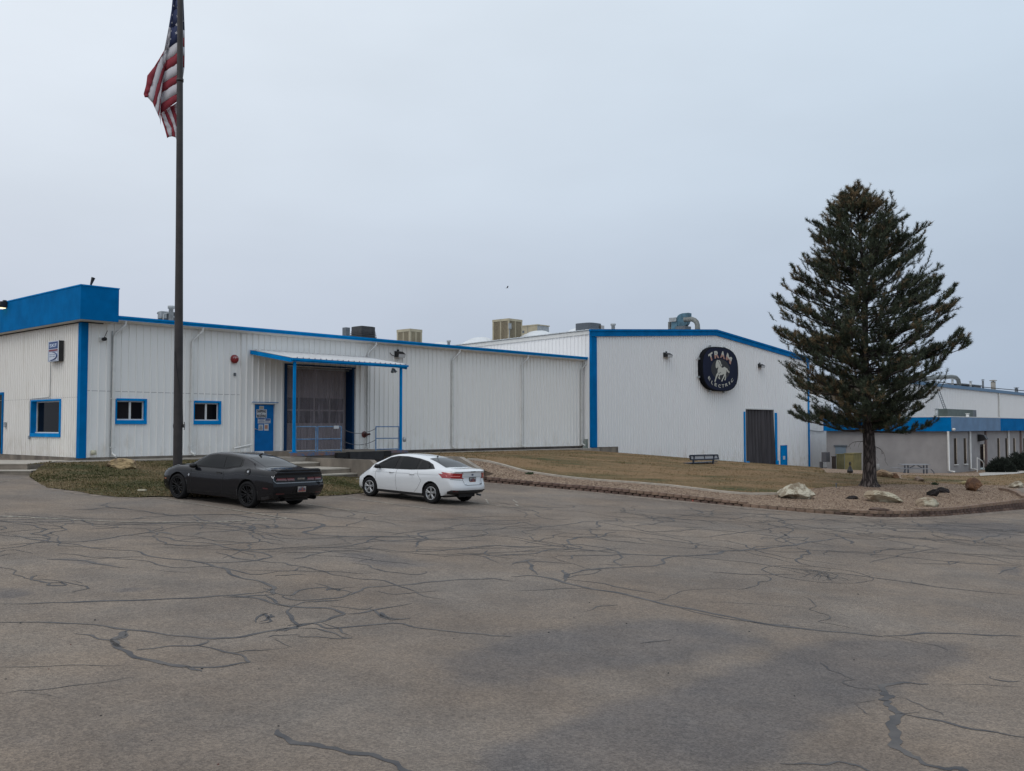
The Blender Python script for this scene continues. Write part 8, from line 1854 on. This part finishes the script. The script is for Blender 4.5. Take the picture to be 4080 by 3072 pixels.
# dark junipers by the office door
def bush(u, v, w, h, label, seed):
    q = onT(u, v); rr_ = random.Random(seed); V = []; s_ = q.y/FPX; W_ = w*s_/2; H_ = h*s_
    for i in range(1500):
        a = rr_.uniform(0, 6.28); e = rr_.uniform(.02, 1.45); r_ = rr_.uniform(.72, 1.0)*(1+.16*sin(a*3+seed)+.1*sin(a*7+e*5)); p = Vector((W_*r_*cos(a)*cos(e), W_*.8*r_*sin(a)*cos(e), H_*r_*sin(e)*.95))
        d = (p.normalized()+Vector((rr_.gauss(0, .4), rr_.gauss(0, .4), .35))).normalized()
        for k in range(4):
            dd = (d+Vector((rr_.gauss(0, .45), rr_.gauss(0, .45), rr_.gauss(0, .35)))).normalized(); ww = dd.cross(Vector((rr_.gauss(0, 1), rr_.gauss(0, 1), 1))).normalized()*.045; V += [p-ww, p+ww, p+dd*rr_.uniform(.15, .34)]
    o = empty('juniper_bush', tuple(q), 0, label, 'bush', 'junipers by the office'); mb = MB(); mb.add([tuple(p) for p in V], [(3*i, 3*i+1, 3*i+2) for i in range(len(V)//3)]); f = mb.build('foliage', mat('juniper', (.016, .023, .016), .9, var=.3, vs=5), o, off=(0, 0, 0), fix=False)
    mb = MB()
    for k in range(5): a = k*1.3; mb.tube([(0, 0, -.1), (cos(a)*W_*.35, sin(a)*W_*.3, H_*.4), (cos(a)*W_*.6, sin(a)*W_*.5, H_*.7)], [.05, .035, .015], 5)
    mb.build('stems', mat('limb_bark', (.045, .036, .034), .95), o, off=(0, 0, 0))
bush(3992, 1883, 100, 48, 'dark rounded juniper bush just right of the office door', 5); bush(4062, 1877, 110, 62, 'larger dark juniper bush at the right edge of the photo', 8); bush(4130, 1877, 90, 52, 'dark juniper beyond the right edge', 9) if False else None
for u, v, w, h, lb in ((3725, 1932, 26, 12, 'small green weed tuft on the gravel strip'), (2108, 1889, 34, 9, 'dark green weed tuft on the concrete edging'), (2344, 1911, 24, 7, 'low green weed tuft in the gravel below the edging')):
    q = onT(u, v); rr_ = random.Random(u); s_ = q.y/FPX; V = []
    for i in range(160):
        a = rr_.uniform(0, 6.28); r_ = rr_.random()*w*s_/2; p = Vector((q.x+r_*cos(a), q.y+r_*sin(a)*.6, q.z)); dd = Vector((rr_.gauss(0, .5), rr_.gauss(0, .5), 1)).normalized(); ww = Vector((.02, .01, 0)); V += [p-ww, p+ww, p+dd*h*s_*rr_.uniform(.5, 1.2)]
    mb = MB(); mb.add([tuple(p) for p in V], [(3*i, 3*i+1, 3*i+2) for i in range(len(V)//3)]); tag(mb.build('weed', mat('weed_green', (.03, .055, .022), .9), fix=False), lb, 'weed')
# bird in the sky
c = at_y(2020, 1147, 70.); mb = MB(); mb.add([c+Vector(p) for p in ((-.14, 0, -.03), (.02, .05, .0), (.13, 0, -.01), (.02, -.05, .02))], [(0, 1, 2, 3)]); mb.add([c+Vector(p) for p in ((-.03, 0, 0), (.06, 0, 0), (.10, .30, .06), (.02, .34, .05))], [(0, 1, 2, 3)]); mb.add([c+Vector(p) for p in ((-.03, 0, 0), (.06, 0, 0), (.12, -.30, .10), (.03, -.34, .09))], [(0, 1, 2, 3)])
tag(mb.build('bird', M_dark), 'small dark bird flying in the empty sky', 'bird')
